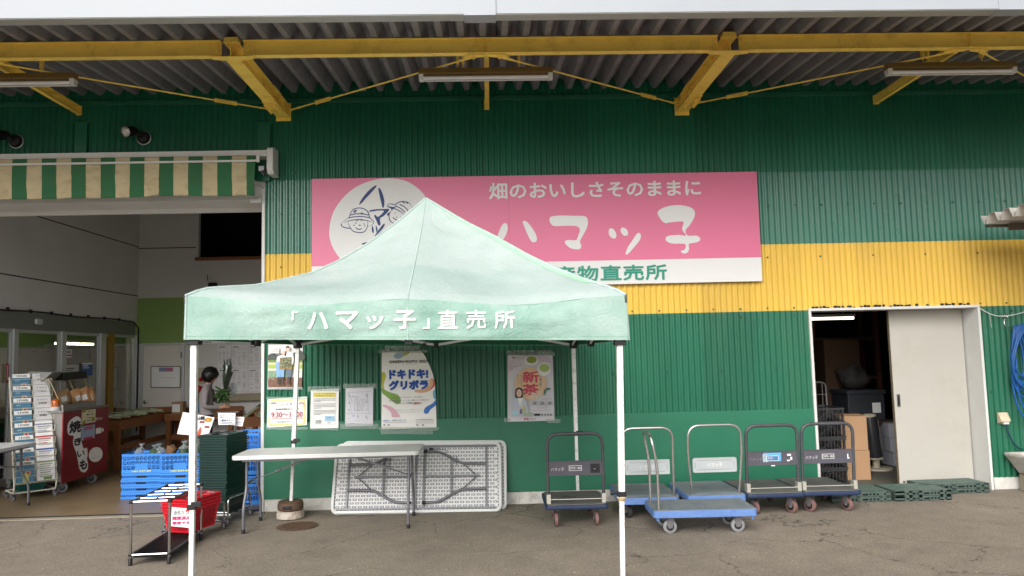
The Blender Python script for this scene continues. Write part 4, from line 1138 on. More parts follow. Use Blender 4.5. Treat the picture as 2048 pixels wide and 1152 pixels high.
P.blob([z9(*p) for p in ((725, 690), (760, 660), (850, 700), (850, 860), (838, 910), (800, 912), (790, 850), (780, 905), (740, 900), (730, 800))], PB)
P.blob([z9(*p) for p in ((890, 760), (970, 760), (960, 880), (930, 900), (895, 890))], flat('jeans_grey', 96, 112, 128))
for x, y in ((838, 512), (908, 462)):
    P.disc(*z9(x, y), 4.2, 5, flat('face', 222, 186, 168))
P.blob([z9(*p) for p in ((800, 500), (812, 462), (840, 450), (872, 470), (870, 492), (835, 482), (815, 520))], PW); P.blob([z9(*p) for p in ((878, 440), (890, 415), (925, 412), (942, 445), (910, 436))], flat('hair', 52, 40, 40))
for x in (765, 825, 925): P.blob([z9(x - 22, 905), z9(x + 16, 905), z9(x + 14, 985), z9(x + 30, 1005), z9(x - 30, 1005), z9(x - 20, 980)], flat('boots', 74, 62, 54))
P.blob([z9(*p) for p in ((785, 592), (970, 582), (978, 775), (775, 780))], flat('crate_wood', 156, 122, 82), 1); P.blob([z9(*p) for p in ((795, 600), (960, 592), (966, 755), (792, 760))], flat('beans', 112, 116, 84), 1)
for k in range(110): P.disc(*z9(random.uniform(800, 955), random.uniform(605, 750)), .9, .6, flat('bean_light', 176, 176, 140) if k % 3 else flat('bean_dark', 66, 66, 50))
P.done('picture')
P.tapes(q(z9, 585, 1062, 1148, 1100))

# two text notices
P = Poster('request_notice', 'white A4 notice with a yellow heading box and a pale blue box', 'notice', [z5(490, 575), z5(758, 560), z5(752, 940), z5(482, 948)])
P.start()
P.rect(*q(z5, 512, 600, 730, 645), flat('heading_yellow', 222, 208, 112))
P.text('ハマッ子直売所', *q(z5, 530, 605, 714, 619), INKB); P.text('駐車場のお願い', *q(z5, 540, 625, 705, 638), INKB)
for a in ((512, 600, 512, 912), (726, 600, 726, 905), (512, 912, 726, 906)): P.line(*z5(*a[:2]), *z5(*a[2:]), .35, INKL)
y = 662
for i in range(11):
    if i in (3, 7): y += 8
    P.line(*z5(518, y), *z5(724 - (i % 4 == 2) * 140, y - 3), .75, INKG); y += 13.5
P.rect(*q(z5, 622, 825, 714, 874), flat('pale_blue_box', 158, 198, 222))
for yy in (870, 882, 893): P.line(*z5(532, yy), *z5(590, yy - 1), 1, INKG)
P.line(*z5(645, 893), *z5(676, 892), 1.2, INKG); P.line(*z5(640, 843), *z5(690, 842), .8, INKN)
P.done(); P.tapes(q(z5, 458, 540, 775, 590), q(z5, 478, 942, 752, 962))
P = Poster('map_notice', 'white A4 notice showing a line map of parking spaces', 'notice', [z5(822, 560), z5(1088, 545), z5(1084, 920), z5(818, 926)], mat('map_paper', rgb(212, 212, 220), .55, var=.03))
P.start()
for a in ((845, 600, 880, 800), (870, 640, 885, 700), (925, 640, 940, 790), (945, 650, 935, 760), (962, 660, 950, 760), (980, 665, 962, 760), (996, 668, 975, 760), (1010, 670, 990, 760), (860, 640, 915, 640), (915, 640, 905, 780), (960, 660, 1010, 668), (830, 800, 1080, 800), (1030, 620, 1040, 790), (845, 600, 1075, 590)):
    P.line(*z5(*a[:2]), *z5(*a[2:]), .4, INKG)
for x, y, h in ((858, 630, 20), (895, 640, 10), (940, 640, 10), (1024, 625, 30), (856, 700, 18), (1022, 690, 16), (854, 770, 22), (1022, 765, 14), (938, 830, 24), (1020, 835, 24), (848, 848, 8), (1034, 852, 8), (828, 885, 10), (940, 700, 8)):
    P.rect(*q(z5, x - 3, y - h / 2, x + 3, y + h / 2), INKG)
for x in range(912, 995, 14): P.rect(*q(z5, x, 768 - abs(x - 950) * .12, x + 8, 774 - abs(x - 950) * .12), INKG)
P.rect(*q(z5, 885, 820, 910, 828), flat('map_blue', 130, 160, 214)); P.line(*z5(835, 876), *z5(960, 870), .5, INKL); P.line(*z5(835, 900), *z5(905, 897), .6, INKR)
P.done(); P.tapes(q(z5, 798, 515, 1122, 560), q(z5, 772, 898, 1135, 950))
# ------------------------------------------------------------------ folding tables
TTOP = mat('table_top_plastic', rgb(206, 208, 206), .4, var=.03, scale=3, dirt=rgb(180, 180, 174), dirt_amt=.3, dscale=6)
TBOT = mat('table_underside_plastic', rgb(214, 214, 214), .55, var=.03)
PIT = mat('table_underside_pits', rgb(104, 104, 108), .7)
TFR = mat('table_frame_steel', rgb(112, 113, 118), .42, .35, var=.08, scale=10)
def table_slab(L, Wd, z0, z1):
    b = M(); o = rrect(-L / 2, L / 2, -Wd / 2, Wd / 2, .06, 6)
    b.prism([(x, y, z0) for x, y in o], (0, 0, z1 - z0)); return b
def table_leg_path(x, sy, Wd, H):
    t, w = Wd * .30, Wd * .46
    return rounded_path([(x, sy * t, H - .05), (x, sy * t, H * .55), (x, sy * w, H * .32), (x, sy * w, .012)], .06)
def folding_table(label, loc, rz, L=1.83, Wd=.62, H=.742, group=None):
    t = thing('folding_table', label, 'table', loc, rz, group)
    table_slab(L, Wd, H - .042, H).build('tabletop', TTOP, t, bevel=.008)
    b = M()
    for sx in (-1, 1):
        x = sx * (L / 2 - .12)
        for z_, yy in ((H - .055, .30), (.46, .30)): b.cyl((x, -Wd * yy, z_), (x, Wd * yy, z_), .012, n=8)
    b.bar((-L / 2 + .1, -Wd * .42, H - .052), (L / 2 - .1, -Wd * .42, H - .052), .02, .02); b.bar((-L / 2 + .1, Wd * .42, H - .052), (L / 2 - .1, Wd * .42, H - .052), .02, .02)
    b.build('frame', TFR, t)
    for sx in (-1, 1):
        x = sx * (L / 2 - .12)
        for sy in (-1, 1):
            b = M(); b.tube(table_leg_path(x, sy, Wd, H), .0145, 8); lg = b.build('leg', TFR, t, smooth=50)
            b = M(); p = Vector((x, sy * Wd * .46, 0)); b.lathe(p, [(.018, .0), (.019, .03), (.016, .04)], 10); b.build('foot_cap', BLACK, lg, smooth=40)
        b = M(); m = Vector((x, 0, .46)); e = Vector((sx * .14, 0, H - .05)); k = m.lerp(e, .42)
        for s in (-1, 1): b.bar(m + Vector((0, s * .012, 0)), k + Vector((0, s * .012, 0)), .005, .022, (0, 1, 0))
        b.bar(k - (e - m).normalized() * .04, e, .012, .02, (0, 0, 1)); b.cyl(k + Vector((0, -.03, 0)), k + Vector((0, .03, 0)), .012, n=8); b.cyl(k - (e - m) * .0 + Vector((0, -.02, 0)), m.lerp(e, .36) + Vector((0, -.02, 0)), .014, n=8)
        b.build('brace', TFR, t)
    return t
folding_table('light grey folding table standing open under the tent', (-1.625, -.745, 0), R(.5))
folding_table('light grey folding table at the left end of the opening', (-5.83, -.02, 0), R(90))

def leaning_table(label, bx0, bx1, by, ty, group, hi=0, push=0):
    """folded table on its long edge, underside to the yard, leaning on the wall"""
    L, H = 1.83, .76
    ang = math.asin(max(-1, min(1, (ty - by) / H)))
    t = thing('folded_table', label, 'table', ((bx0 + bx1) / 2, by, .0), 0, group)
    t.rotation_euler = (-ang, R(hi), 0)
    def uv(u, v, k=0.): return Vector((u, -k, v + .004))
    b = M(); o = rrect(-L / 2, L / 2, 0, H, .075, 7)
    b.prism([uv(x, z, -.012) for x, z in o], (0, .03, 0)); b.build('tabletop', TTOP, t, bevel=.007)
    b = M(); o2 = rrect(-L / 2 + .006, L / 2 - .006, .006, H - .006, .07, 7); i2 = rrect(-L / 2 + .035, L / 2 - .035, .035, H - .035, .05, 7)
    n = len(o2)
    for k in range(n):
        a, c = o2[k], o2[(k + 1) % n]; d, e = i2[k], i2[(k + 1) % n]
        b.hexa([uv(*a, -.012), uv(*c, -.012), uv(*e, -.012), uv(*d, -.012), uv(*a, .012), uv(*c, .012), uv(*e, .012), uv(*d, .012)])
    b.build('rim', TTOP, t, bevel=.003)
    b = M(); b.prism([uv(x, z, -.011) for x, z in rrect(-L / 2 + .03, L / 2 - .03, .03, H - .03, .05, 7)], (0, -.004, 0))
    b.m = 1; nx, nz = 29, 17; sx, sz = (L - .12) / nx, (H - .11) / nz
    for j in range(nz):
        for i in range(nx):
            u = -L / 2 + .06 + sx * (i + .25 + .5 * (j % 2)); v = .055 + sz * (j + .5); w, h = sx * .36, sz * .26
            if u + w > L / 2 - .05: continue
            for (a0, a1, c0, c1) in ((-w, w, h * .45, h), (-w, w, -h, -h * .45), (-w, -w * .55, -h * .45, h * .45), (w * .55, w, -h * .45, h * .45)):
                b.sheet([uv(u + a0, v + c0, -.006), uv(u + a1, v + c0, -.006), uv(u + a1, v + c1, -.006), uv(u + a0, v + c1, -.006)])
    for k in range(44):                         # scalloped channel round the edge
        u = -L / 2 + .06 + k * (L - .12) / 44
        for v in (.042, H - .046): b.sheet([uv(u, v - .006, -.0055), uv(u + .024, v - .006, -.0055), uv(u + .024, v + .005, -.0055), uv(u, v + .005, -.0055)])
    for k in range(18):
        v = .06 + k * (H - .12) / 18
        for u in (-L / 2 + .043, L / 2 - .043): b.sheet([uv(u - .005, v, -.0055), uv(u + .005, v, -.0055), uv(u + .005, v + .024, -.0055), uv(u - .005, v + .024, -.0055)])
    b.build('underside', [TBOT, PIT], t)
    b = M()
    for v in (.05, H - .05): b.bar(uv(-L / 2 + .06, v, .006), uv(L / 2 - .06, v, .006), .022, .018)
    for u in (-L / 2 + .17, -.02, .02 + .05, L / 2 - .17): b.bar(uv(u, .045, .006), uv(u, H - .045, .006), .02, .02)
    b.build('frame', TFR, t)
    for s in (-1, 1):
        for sv in (-1, 1):
            m = H / 2
            pts = [uv(s * (L / 2 - .17), m + sv * .135, .025), uv(s * (L / 2 - .45), m + sv * .14, .028), uv(s * (L / 2 - .68), m + sv * .27, .03), uv(s * .06, m + sv * .275, .03)]
            b = M(); b.tube(rounded_path(pts, .06), .0145, 8); lg = b.build('leg', TFR, t, smooth=50)
            b = M(); b.cyl(pts[-1] + (pts[-2] - pts[-1]).normalized() * .04, pts[-1], .018, n=10); b.build('foot_cap', BLACK, lg, smooth=40)
        b = M(); m = H / 2
        b.bar(uv(s * (L / 2 - .55), m - .2, .034), uv(s * (L / 2 - .55), m + .2, .034), .012, .04, (0, 1, 0))
        b.bar(uv(s * (L / 2 - .14 - .1), m, .045), uv(s * .07, m, .04), .018, .02)
        for sv in (-1, 1): b.cyl(uv(s * (L / 2 - .27), m, .03), uv(s * (L / 2 - .42), m + sv * .13, .03), .006, n=6)
        b.build('brace', TFR, t)
    return t
leaning_table('folded white table leaning on the green wall, underside showing', -1.70, .07, -.36, -.10, 'tables leaning on the wall', .9)
leaning_table('folded table behind the front leaning one, only its rim showing', -1.66, .14, -.26, -.05, 'tables leaning on the wall', 1.2)

# ------------------------------------------------------------------ platform trolleys
MATT = mat('trolley_mat', rgb(92, 92, 90), .85, var=.12, scale=6, dirt=rgb(118, 110, 98), dirt_amt=.6, dscale=5)
BUMP = mat('navy_bumper', rgb(34, 48, 78), .5, var=.12)
BLUP = mat('pale_blue_trolley_plastic', rgb(98, 130, 186), .5, var=.10, scale=5, dirt=rgb(70, 100, 160), dirt_amt=.6, dscale=9)
BLUT = mat('worn_blue_deck', rgb(112, 122, 128), .8, var=.2, scale=6, dirt=rgb(124, 116, 104), dirt_amt=.9, dscale=6, stretch=(1, 2.5, 1))
WHL = mat('red_brown_wheel', rgb(120, 90, 86), .6, var=.08)
WHG = mat('grey_wheel', rgb(134, 136, 138), .6, var=.06)
FORK = mat('grey_fork', rgb(108, 106, 108), .5, .2, var=.08)
def caster(parent, x, y, z, r, wm, yaw=0, w=.034):
    ca, sa = math.cos(yaw), math.sin(yaw)
    def T(p): return Vector((x + p[0] * ca - p[1] * sa, y + p[0] * sa + p[1] * ca, p[2]))
    b = M(); b.tube([T((-w / 2 * s, .0, r)) for s in (1, .8, -.8, -1)], [r * .93, r, r, r * .93], 22)
    wh = b.build('wheel', wm, parent, smooth=40)
    b = M(); b.tube([T((-w / 2 - .003, 0, r)), T((w / 2 + .003, 0, r))], r * .58, 16); b.build('hub', BLACK, wh, smooth=40)
    b = M()
    for s in (-1, 1):
        q = s * (w / 2 + .008)
        b.prism([T((q, -.028, z - .004)), T((q, .04, z - .004)), T((q, .022, r - .012)), T((q, -.014, r - .016)), T((q, -.028, r + .01))], T((q + .004, 0, 0)) - T((q, 0, 0)))
    b.cyl(T((-w / 2 - .016, 0, r)), T((w / 2 + .016, 0, r)), .009, n=8)
    b.hexa([T((i * .035, j * .04, k)) for k in (z - .012, z) for i, j in ((-1, -1), (1, -1), (1, 1), (-1, 1))])
    b.build('fork', FORK, wh, bevel=.002)
def handle_path(w, h, y0, y1, z0, r=.1):
    return rounded_path([(-w / 2, y0, z0), (-w / 2 + .0, y0 + (y1 - y0) * .55, z0 + (h - z0) * .6), (-w / 2, y1, h), (w / 2, y1, h), (w / 2, y0 + (y1 - y0) * .55, z0 + (h - z0) * .6), (w / 2, y0, z0)], r, 6)
def decal(t, f, items):
    """items: (kind, colour, x, z, w, h, text)"""
    ms = []; b = M(); k = 0
    for kind, m, x, z, w, h, body in items:
        if m not in ms: ms.append(m)
        b.m = ms.index(m); k += 1
        if kind == 'box': b.sheet([f(x - w / 2, z - h / 2, .001 * k), f(x + w / 2, z - h / 2, .001 * k), f(x + w / 2, z + h / 2, .001 * k), f(x - w / 2, z + h / 2, .001 * k)])
        else: b.text(body, (x, z), w, h, lambda a, c, k=k: f(a, c, .001 * k), .03 if kind == 'bold' else .012)
    b.build('lettering', ms, t)
def dark_trolley(label, loc, rz, w, l, yaws, sticker=None):
    t = thing('platform_trolley', label, 'trolley', loc, rz, 'platform trolleys parked along the wall')
    zt, r = .225, .066
    b = M(); o = rrect(-w / 2, w / 2, -l / 2, l / 2, .04, 4); b.prism([(x, y, zt - .05) for x, y in o], (0, 0, .04)); b.build('bumper', BUMP, t, bevel=.012)
    b = M(); o = rrect(-w / 2 + .022, w / 2 - .022, -l / 2 + .022, l / 2 - .022, .03, 4); b.prism([(x, y, zt - .012) for x, y in o], (0, 0, .012))
    b.build('deck', MATT, t, bevel=.003)
    hy = -l / 2 + .10
    b = M(); b.tube(handle_path(w - .075, .885, hy, hy - .045, zt + .01, .11), .0165, 10); hd = b.build('handle', DSTEEL, t, smooth=50)
    hw = (w - .075) / 2 - .01; zp0, zp1 = .485, .625
    yy = hy - .024
    b = M(); b.box(-hw, hw, yy - .004, yy + .004, zp0, zp1); b.box(-hw, hw, yy - .009, yy + .006, zp1 - .008, zp1); b.box(-hw, hw, yy - .009, yy + .006, zp0, zp0 + .008); b.build('name_plate', mat('dark_name_plate', rgb(78, 76, 84), .5, var=.08, scale=8), hd, bevel=.002)
    F = on_plane((0, yy - .0055, 0), (1, 0, 0), (0, 0, 1))
    zc = (zp0 + zp1) / 2
    items = [('text', INKL, -hw + .085, zc - .008, .125, .032, 'ハマッ子'), ('box', WPRINT, .0, zc, .125, .05, ''), ('box', mat('dark_name_plate', (0, 0, 0, 1)), .0, zc, .115, .042, ''), ('bold', WPRINT, -.02, zc, .06, .024, 'アイワー'), ('bold', WPRINT, .036, zc, .03, .02, '301')]
    if sticker == 'blue': items = [('text', mat('faint_chalk', rgb(118, 116, 124), .6), -hw + .085, zc - .008, .125, .032, 'ハマッ子'), ('box', mat('blue_sticker', rgb(92, 160, 204), .4, var=.2, scale=30), .0, zc + .012, .18, .085, ''), ('box', mat('peeled_sticker', rgb(150, 168, 180), .4, var=.2, scale=30), -.075, zc + .004, .05, .08, ''), ('box', WPRINT, .0, zc, .125, .05, ''), ('box', mat('dark_blue_label', rgb(70, 110, 150), .4), .0, zc, .115, .042, ''), ('bold', WPRINT, -.02, zc, .06, .022, 'アイワー'), ('box', WPRINT, .17, zc + .03, .04, .02, ''), ('box', WPRINT, .19, zc - .005, .02, .03, ''), ('box', WPRINT, .16, zc - .025, .03, .014, ''), ('box', WPRINT, 0, zp0 - .002, .04, .01, '')]
    if sticker == 'fleck': items += [('box', WPRINT, .2, zc - .004, .012, .05, ''), ('box', WPRINT, .206, zc - .02, .02, .012, '')]
    if sticker == 'dark': items += [('box', BLACK, .19, zc - .004, .09, .085, ''), ('box', INKL, .185, zc - .01, .014, .006, '')]
    decal(hd, F, items)
    b = M()
    for s in (-1, 1):
        b.box(s * (w / 2 - .04) - .019, s * (w / 2 - .04) + .019, hy - .045, hy + .03, zt, zt + .085)
    b.cyl((-w / 2 + .05, hy - .02, zt + .035), (w / 2 - .05, hy - .02, zt + .035), .005, n=8)
    b.build('hinge_bracket', mat('bright_zinc', rgb(198, 196, 186), .35, .6, var=.08), t, bevel=.004)
    for i, (sx, sy) in enumerate(((-1, -1), (1, -1), (1, 1), (-1, 1))):
        caster(t, sx * (w / 2 - .11), sy * (l / 2 - .12), zt - .05, r, WHL, yaws[i])
    return t
def blue_trolley(label, loc, rz, w, l, hpath, yaws, plate=True, wm=None):
    t = thing('platform_trolley', label, 'trolley', loc, rz, 'platform trolleys parked along the wall')
    zt, r = .225, .062; wm = wm or mat('dark_wheel', rgb(60, 58, 60), .6)
    b = M(); o = rrect(-w / 2, w / 2, -l / 2, l / 2, .035, 4); b.prism([(x, y, zt - .068) for x, y in o], (0, 0, .062))
    for k in range(5):
        yk = -l / 2 + (k + .5) * l / 5
        for s in (-1, 1): b.box(s * w / 2 - .003, s * w / 2 + .003, yk - .045, yk + .045, zt - .056, zt - .02)
    for s in (-1, 1):
        for e in (-1, 1): b.cyl((s * (w / 2 - .03), e * (l / 2 - .04), zt - .068), (s * (w / 2 - .03), e * (l / 2 - .04), zt - .1), .018, .012, 8)
    b.build('deck', BLUP, t, bevel=.008)
    b = M(); o = rrect(-w / 2 + .008, w / 2 - .008, -l / 2 + .008, l / 2 - .008, .03, 4); b.prism([(x, y, zt - .0055) for x, y in o], (0, 0, .0055))
    for s in (-1, 1):
        for k in range(3): b.box(-w / 2 + .06, w / 2 - .06, s * (l / 2 - .06 - k * .02) - .004, s * (l / 2 - .06 - k * .02) + .004, zt, zt + .0025)
    b.build('deck_top', BLUT, t)
    hy = -l / 2 + .055
    b = M(); b.tube(hpath(w, hy, zt), .0135, 10); hd = b.build('handle', mat('worn_chrome', rgb(200, 200, 198), .25, .9, var=.10, scale=6, dirt=rgb(160, 138, 104), dirt_amt=.3, dscale=8), t, smooth=50)
    if plate:
        hw = w / 2 - .07; zp0, zp1 = .44, .585; yy = hy - .006
        b = M(); b.box(-hw, hw, yy - .003, yy + .003, zp0, zp1)
        for a in ((-hw, hw, zp0, zp0 + .01), (-hw, hw, zp1 - .01, zp1), (-hw, -hw + .01, zp0, zp1), (hw - .01, hw, zp0, zp1)): b.box(a[0], a[1], yy - .007, yy + .004, a[2], a[3])
        b.m = 1
        for a in ((-hw + .045, hw - .045, zp1 - .029, zp1 - .026), (-hw + .045, hw - .045, zp0 + .026, zp0 + .029), (-hw + .026, -hw + .029, zp0 + .045, zp1 - .045), (hw - .029, hw - .026, zp0 + .045, zp1 - .045)): b.box(a[0], a[1], yy - .0045, yy - .003, a[2], a[3])
        b.build('name_plate', [mat('silver_plate', rgb(184, 190, 192), .4, .35, var=.06), INKG], hd)
        F = on_plane((0, yy - .004, 0), (1, 0, 0), (0, 0, 1)); decal(hd, F, [('bold', WPRINT, .0, (zp0 + zp1) / 2, .15, .04, 'ハマッ子')])
    for i, (sx, sy) in enumerate(((-1, -1), (1, -1), (1, 1), (-1, 1))): caster(t, sx * (w / 2 - .1), sy * (l / 2 - .16), zt - .068, r, wm, yaws[i])
    return t
t1_ = dark_trolley('dark trolley beside the leaning tables, its handle plate with a black patch', (.81, -.905, 0), R(-1), .61, .72, (0, 0, .2, -.1), 'dark')
def hp_round(w, hy, zt): return handle_path(w - .075, .9, hy, hy - .05, zt - .02, .12)
def hp_splay(w, hy, zt): return rounded_path([(-w / 2 + .06, hy, zt - .02), (-w / 2 + .02, hy - .03, .62), (-w / 2 + .03, hy - .05, .91), (w / 2 - .03, hy - .05, .91), (w / 2 - .02, hy - .03, .62), (w / 2 - .06, hy, zt - .02)], .12, 6)
blue_trolley('pale blue trolley partly hidden behind the right front tent leg', (1.56, -.62, 0), R(-2), .585, .82, hp_round, (.4, .2, 0, 0))
blue_trolley('pale blue trolley with a silver name plate behind the sideways blue one', (2.23, -.60, 0), 0, .585, .82, hp_splay, (0, 0, 0, 0))
dark_trolley('dark trolley with a blue sticker on its handle plate', (2.83, -.585, 0), R(.5), .60, .82, (.3, .5, 0, 0), 'blue')
dark_trolley('dark trolley in front of the storeroom door, a white fleck on its plate', (3.42, -.56, 0), R(-1), .60, .82, (.5, .35, 0, 0), 'fleck')
t6 = blue_trolley('pale blue trolley standing sideways in front of the others, without a plate', (1.93, -1.42, 0), R(-92), .50, .94, lambda w, hy, zt: rounded_path([(-w / 2 + .04, hy, zt - .02), (-w / 2 + .04, hy - .0, .62), (-w / 2 + .04, hy - .05, .9), (w / 2 - .04, hy - .05, .9), (w / 2 - .04, hy, .62), (w / 2 - .04, hy, zt - .02)], .11, 6), (0, 0, 0, 0), False, WHG)

# ------------------------------------------------------------------ duckboards by the storeroom door
def duckboard(label, x, y, z, rz, w=.56, d=.42):
    t = thing('duckboard', label, 'duckboard', (x, y, z), rz, 'green plastic duckboards by the door')
    b = M(); h = .05
    b.box(-w / 2, w / 2, -d / 2 + .004, d / 2, h - .012, h)
    n = 16
    for i in range(n + 1):
        xx = -w / 2 + w * i / n
        if i % 4 != 1: b.box(xx - .008, xx + .008, -d / 2, -d / 2 + .006, 0, h - .002)
    for a, c in ((-w / 2, -w * .34), (-w * .26, -w * .2), (-w * .08, -w * .02), (w * .3, w * .36), (w * .42, w / 2)): b.box(a, c, -d / 2 - .001, -d / 2 + .012, 0, h - .001)
    b.box(-w / 2, w / 2, -d / 2 - .001, -d / 2 + .01, h - .018, h - .0005); b.box(-w / 2, w / 2, -d / 2 - .001, -d / 2 + .01, .0, .01)
    for s in (-1, 1):
        b.box(s * w / 2 - .004, s * w / 2 + .004, -d / 2, d / 2, h - .02, h - .001); b.box(s * w / 2 - .004, s * w / 2 + .004, -d / 2, d / 2, 0, .012)
        for i in range(6): yy = -d / 2 + .03 + i * .07; b.box(s * w / 2 - .004, s * w / 2 + .004, yy, yy + .03, .01, h - .02)
    b.m = 1
    for i in range(13):
        for j in range(9):
            xx, yy = -w / 2 + .035 + i * (w - .07) / 12, -d / 2 + .045 + j * (d - .08) / 8
            b.obox((xx, yy, h + .0015), (.026, .011, .003), Matrix.Rotation(.7 * (1 if (i + j) % 2 else -1), 3, 'Z'))
    b.m = 2; b.box(-w / 2 + .01, w / 2 - .01, -d / 2 + .02, d / 2 - .01, .002, h - .014)
    b.build('grid', [PALLET, mat('duckboard_stud', rgb(96, 122, 112), .5, var=.1), mat('duckboard_core', rgb(28, 42, 38), .8)], t)
for x, y, rz, who in ((3.95, -.24, -1, 'behind the end dark trolley'), (4.6, -.28, 0, 'in front of the open doorway'), (5.16, -.02, 2, 'against the white sliding door')):
    for k in (0, 1):
        w, d = ((.62, .46), (.60, .44), (.74, .34))[0 if x < 4.2 else 1 if x < 5 else 2]
        duckboard(('upper' if k else 'lower') + ' green duckboard of the pair ' + who, x, y, .003 + k * .0535, R(rz), w, d)

# ------------------------------------------------------------------ manhole, pole weight
c = G(595, 1053)
mh = thing('manhole_cover', 'round rusty manhole cover set in the asphalt', 'manhole', (c.x, c.y, 0))
RUST = mat('rusty_iron', rgb(98, 78, 62), .8, .2, var=.3, scale=12, bump=.4, bscale=60, dirt=rgb(70, 54, 44), dirt_amt=.7, dscale=10)
b = M(); b.lathe((0, 0, 0), [(.205, .004), (.205, .007), (.19, .009), (.185, .006)], 40)
b.build('frame_ring', RUST, mh)
b = M(); b.lathe((0, 0, 0), [(.18, .003), (.18, .008)], 40)
for i in range(-7, 8):
    for j in range(-7, 8):
        if math.hypot(i, j) * .024 < .165: b.obox((i * .024, j * .024, .0105), (.015, .007, .004), Matrix.Rotation(PI / 4 if (i + j) % 2 else -PI / 4, 3, 'Z'))
b.build('lid', RUST, mh)
wx, wy = TX0 - .075, TY1 - .03
wt = thing('pole_weight', 'two stacked rusty round weights on the foot of the rear tent leg', 'weight', (wx, wy, 0))
RUSTW = mat('peeling_white_weight', rgb(186, 178, 166), .7, var=.15, scale=9, dirt=rgb(120, 82, 58), dirt_amt=.95, dscale=7)
def ring(z0, z1, r, m, nm):
    b = M(); n = 36; r0 = .03
    prof = [(r0, z0), (r - .015, z0), (r, z0 + .012), (r, z1 - .03), (r - .006, z1 - .022), (r - .004, z1 - .008), (r - .02, z1), (r0, z1)]
    rings = [[b.v((p * math.cos(2 * PI * k / n), p * math.sin(2 * PI * k / n), z)) for k in range(n)] for p, z in prof]
    for A_, B_ in zip(rings, rings[1:] + rings[:1]):
        for k in range(n): b.face([A_[k], A_[(k + 1) % n], B_[(k + 1) % n], B_[k]])
    return b.build(nm, m, wt, smooth=50)
ring(.003, .088, .142, RUSTW, 'lower_weight')
u_ = ring(.091, .185, .132, RUST, 'upper_weight')
b = M(); b.box(-.05, .04, -.142, -.128, .115, .15); b.build('grip_recess', BLACK, u_, bevel=.006)

b = M(); rnd = random.Random(21)                 # smears and a rust patch on the first trolley's mat, pen marks on the sideways one
SM = on_plane((0, 0, .2262), (1, 0, 0), (0, 1, 0), 0)
for cx_, cy_, rx_, ry_, m in ((-.07, .06, .05, .02, 0), (-.03, .015, .04, .012, 0), (-.10, .03, .02, .012, 0), (-.03, -.19, .06, .008, 1), (.10, -.08, .06, .03, 0)):
    b.m = m; blob(b, SM, [(cx_ + rx_ * math.cos(a * PI / 5) * rnd.uniform(.6, 1.2), cy_ + ry_ * math.sin(a * PI / 5) * rnd.uniform(.5, 1.3)) for a in range(10)], 0, 2)
b.build_each('deck_stain', [mat('dark_smear', rgb(48, 46, 44), .7), mat('rust_smear', rgb(120, 70, 44), .8)], t1_)
b = M(); SM = on_plane((-.2535, 0, 0), (0, -1, 0), (0, 0, 1), 0)
for k in range(8): stroke(b, SM, [(-.42 + k * .022 + .1 * 0, .185), (-.412 + k * .022, .20 - .012 * (k % 2)), (-.405 + k * .022, .182 + .01 * (k % 3))], .004, .0, 3)
b.build('pen_marks', INKB, t6)
# ------------------------------------------------------------------ blue folding crates and what lies in them
def open_crate(label, x, y, z, rz=0, w=.475, d=.34, h=.235, group='blue plastic crates'):
    t = thing('plastic_crate', label, 'crate', (x, y, z), rz, group)
    b = M(); e = .012
    b.box(-w / 2, w / 2, -d / 2, d / 2, 0, .012)
    for s in (-1, 1):
        for (z0, z1) in ((0, .045), (h - .03, h)):
            b.box(-w / 2, w / 2, s * d / 2 - e / 2, s * d / 2 + e / 2, z0, z1); b.box(s * w / 2 - e / 2, s * w / 2 + e / 2, -d / 2, d / 2, z0, z1)
        for i in range(10):
            xx = -w / 2 + .012 + i * (w - .024) / 9; b.box(xx - .0045, xx + .0045, s * d / 2 - .005, s * d / 2 + .005, .04, h - .02)
        for i in range(11):
            yy = -d / 2 + .012 + i * (d - .024) / 10; b.box(s * w / 2 - .005, s * w / 2 + .005, yy - .0045, yy + .0045, .04, h - .02)
        for zz in (.10, .155): b.box(-w / 2, w / 2, s * d / 2 - .006, s * d / 2 + .006, zz - .005, zz + .005); b.box(s * w / 2 - .006, s * w / 2 + .006, -d / 2, d / 2, zz - .005, zz + .005)
        b.box(-.07, .07, s * d / 2 - .007, s * d / 2 + .007, .04, .12 if s < 0 else .08)
        for i in range(9):                      # diagonal web of the wall
            xx = -w / 2 + .012 + i * (w - .024) / 9; e_ = (w - .024) / 9
            for q_ in range(3): b.bar((xx, s * d / 2, .045 + q_ * .055), (xx + e_, s * d / 2, .10 + q_ * .055), .005, .005); b.bar((xx + e_, s * d / 2, .045 + q_ * .055), (xx, s * d / 2, .10 + q_ * .055), .005, .005)
    b.build('body', CRATEB, t)
    b = M(); F = on_plane((0, -d / 2 - .0085, 0), (1, 0, 0), (0, 0, 1)); b.text('JA横浜 直売所 専用', (0, .024), w * .5, .022, F, .04)
    b.build('lettering', mat('yellow_crate_print', rgb(206, 210, 110), .6), t)
    return t
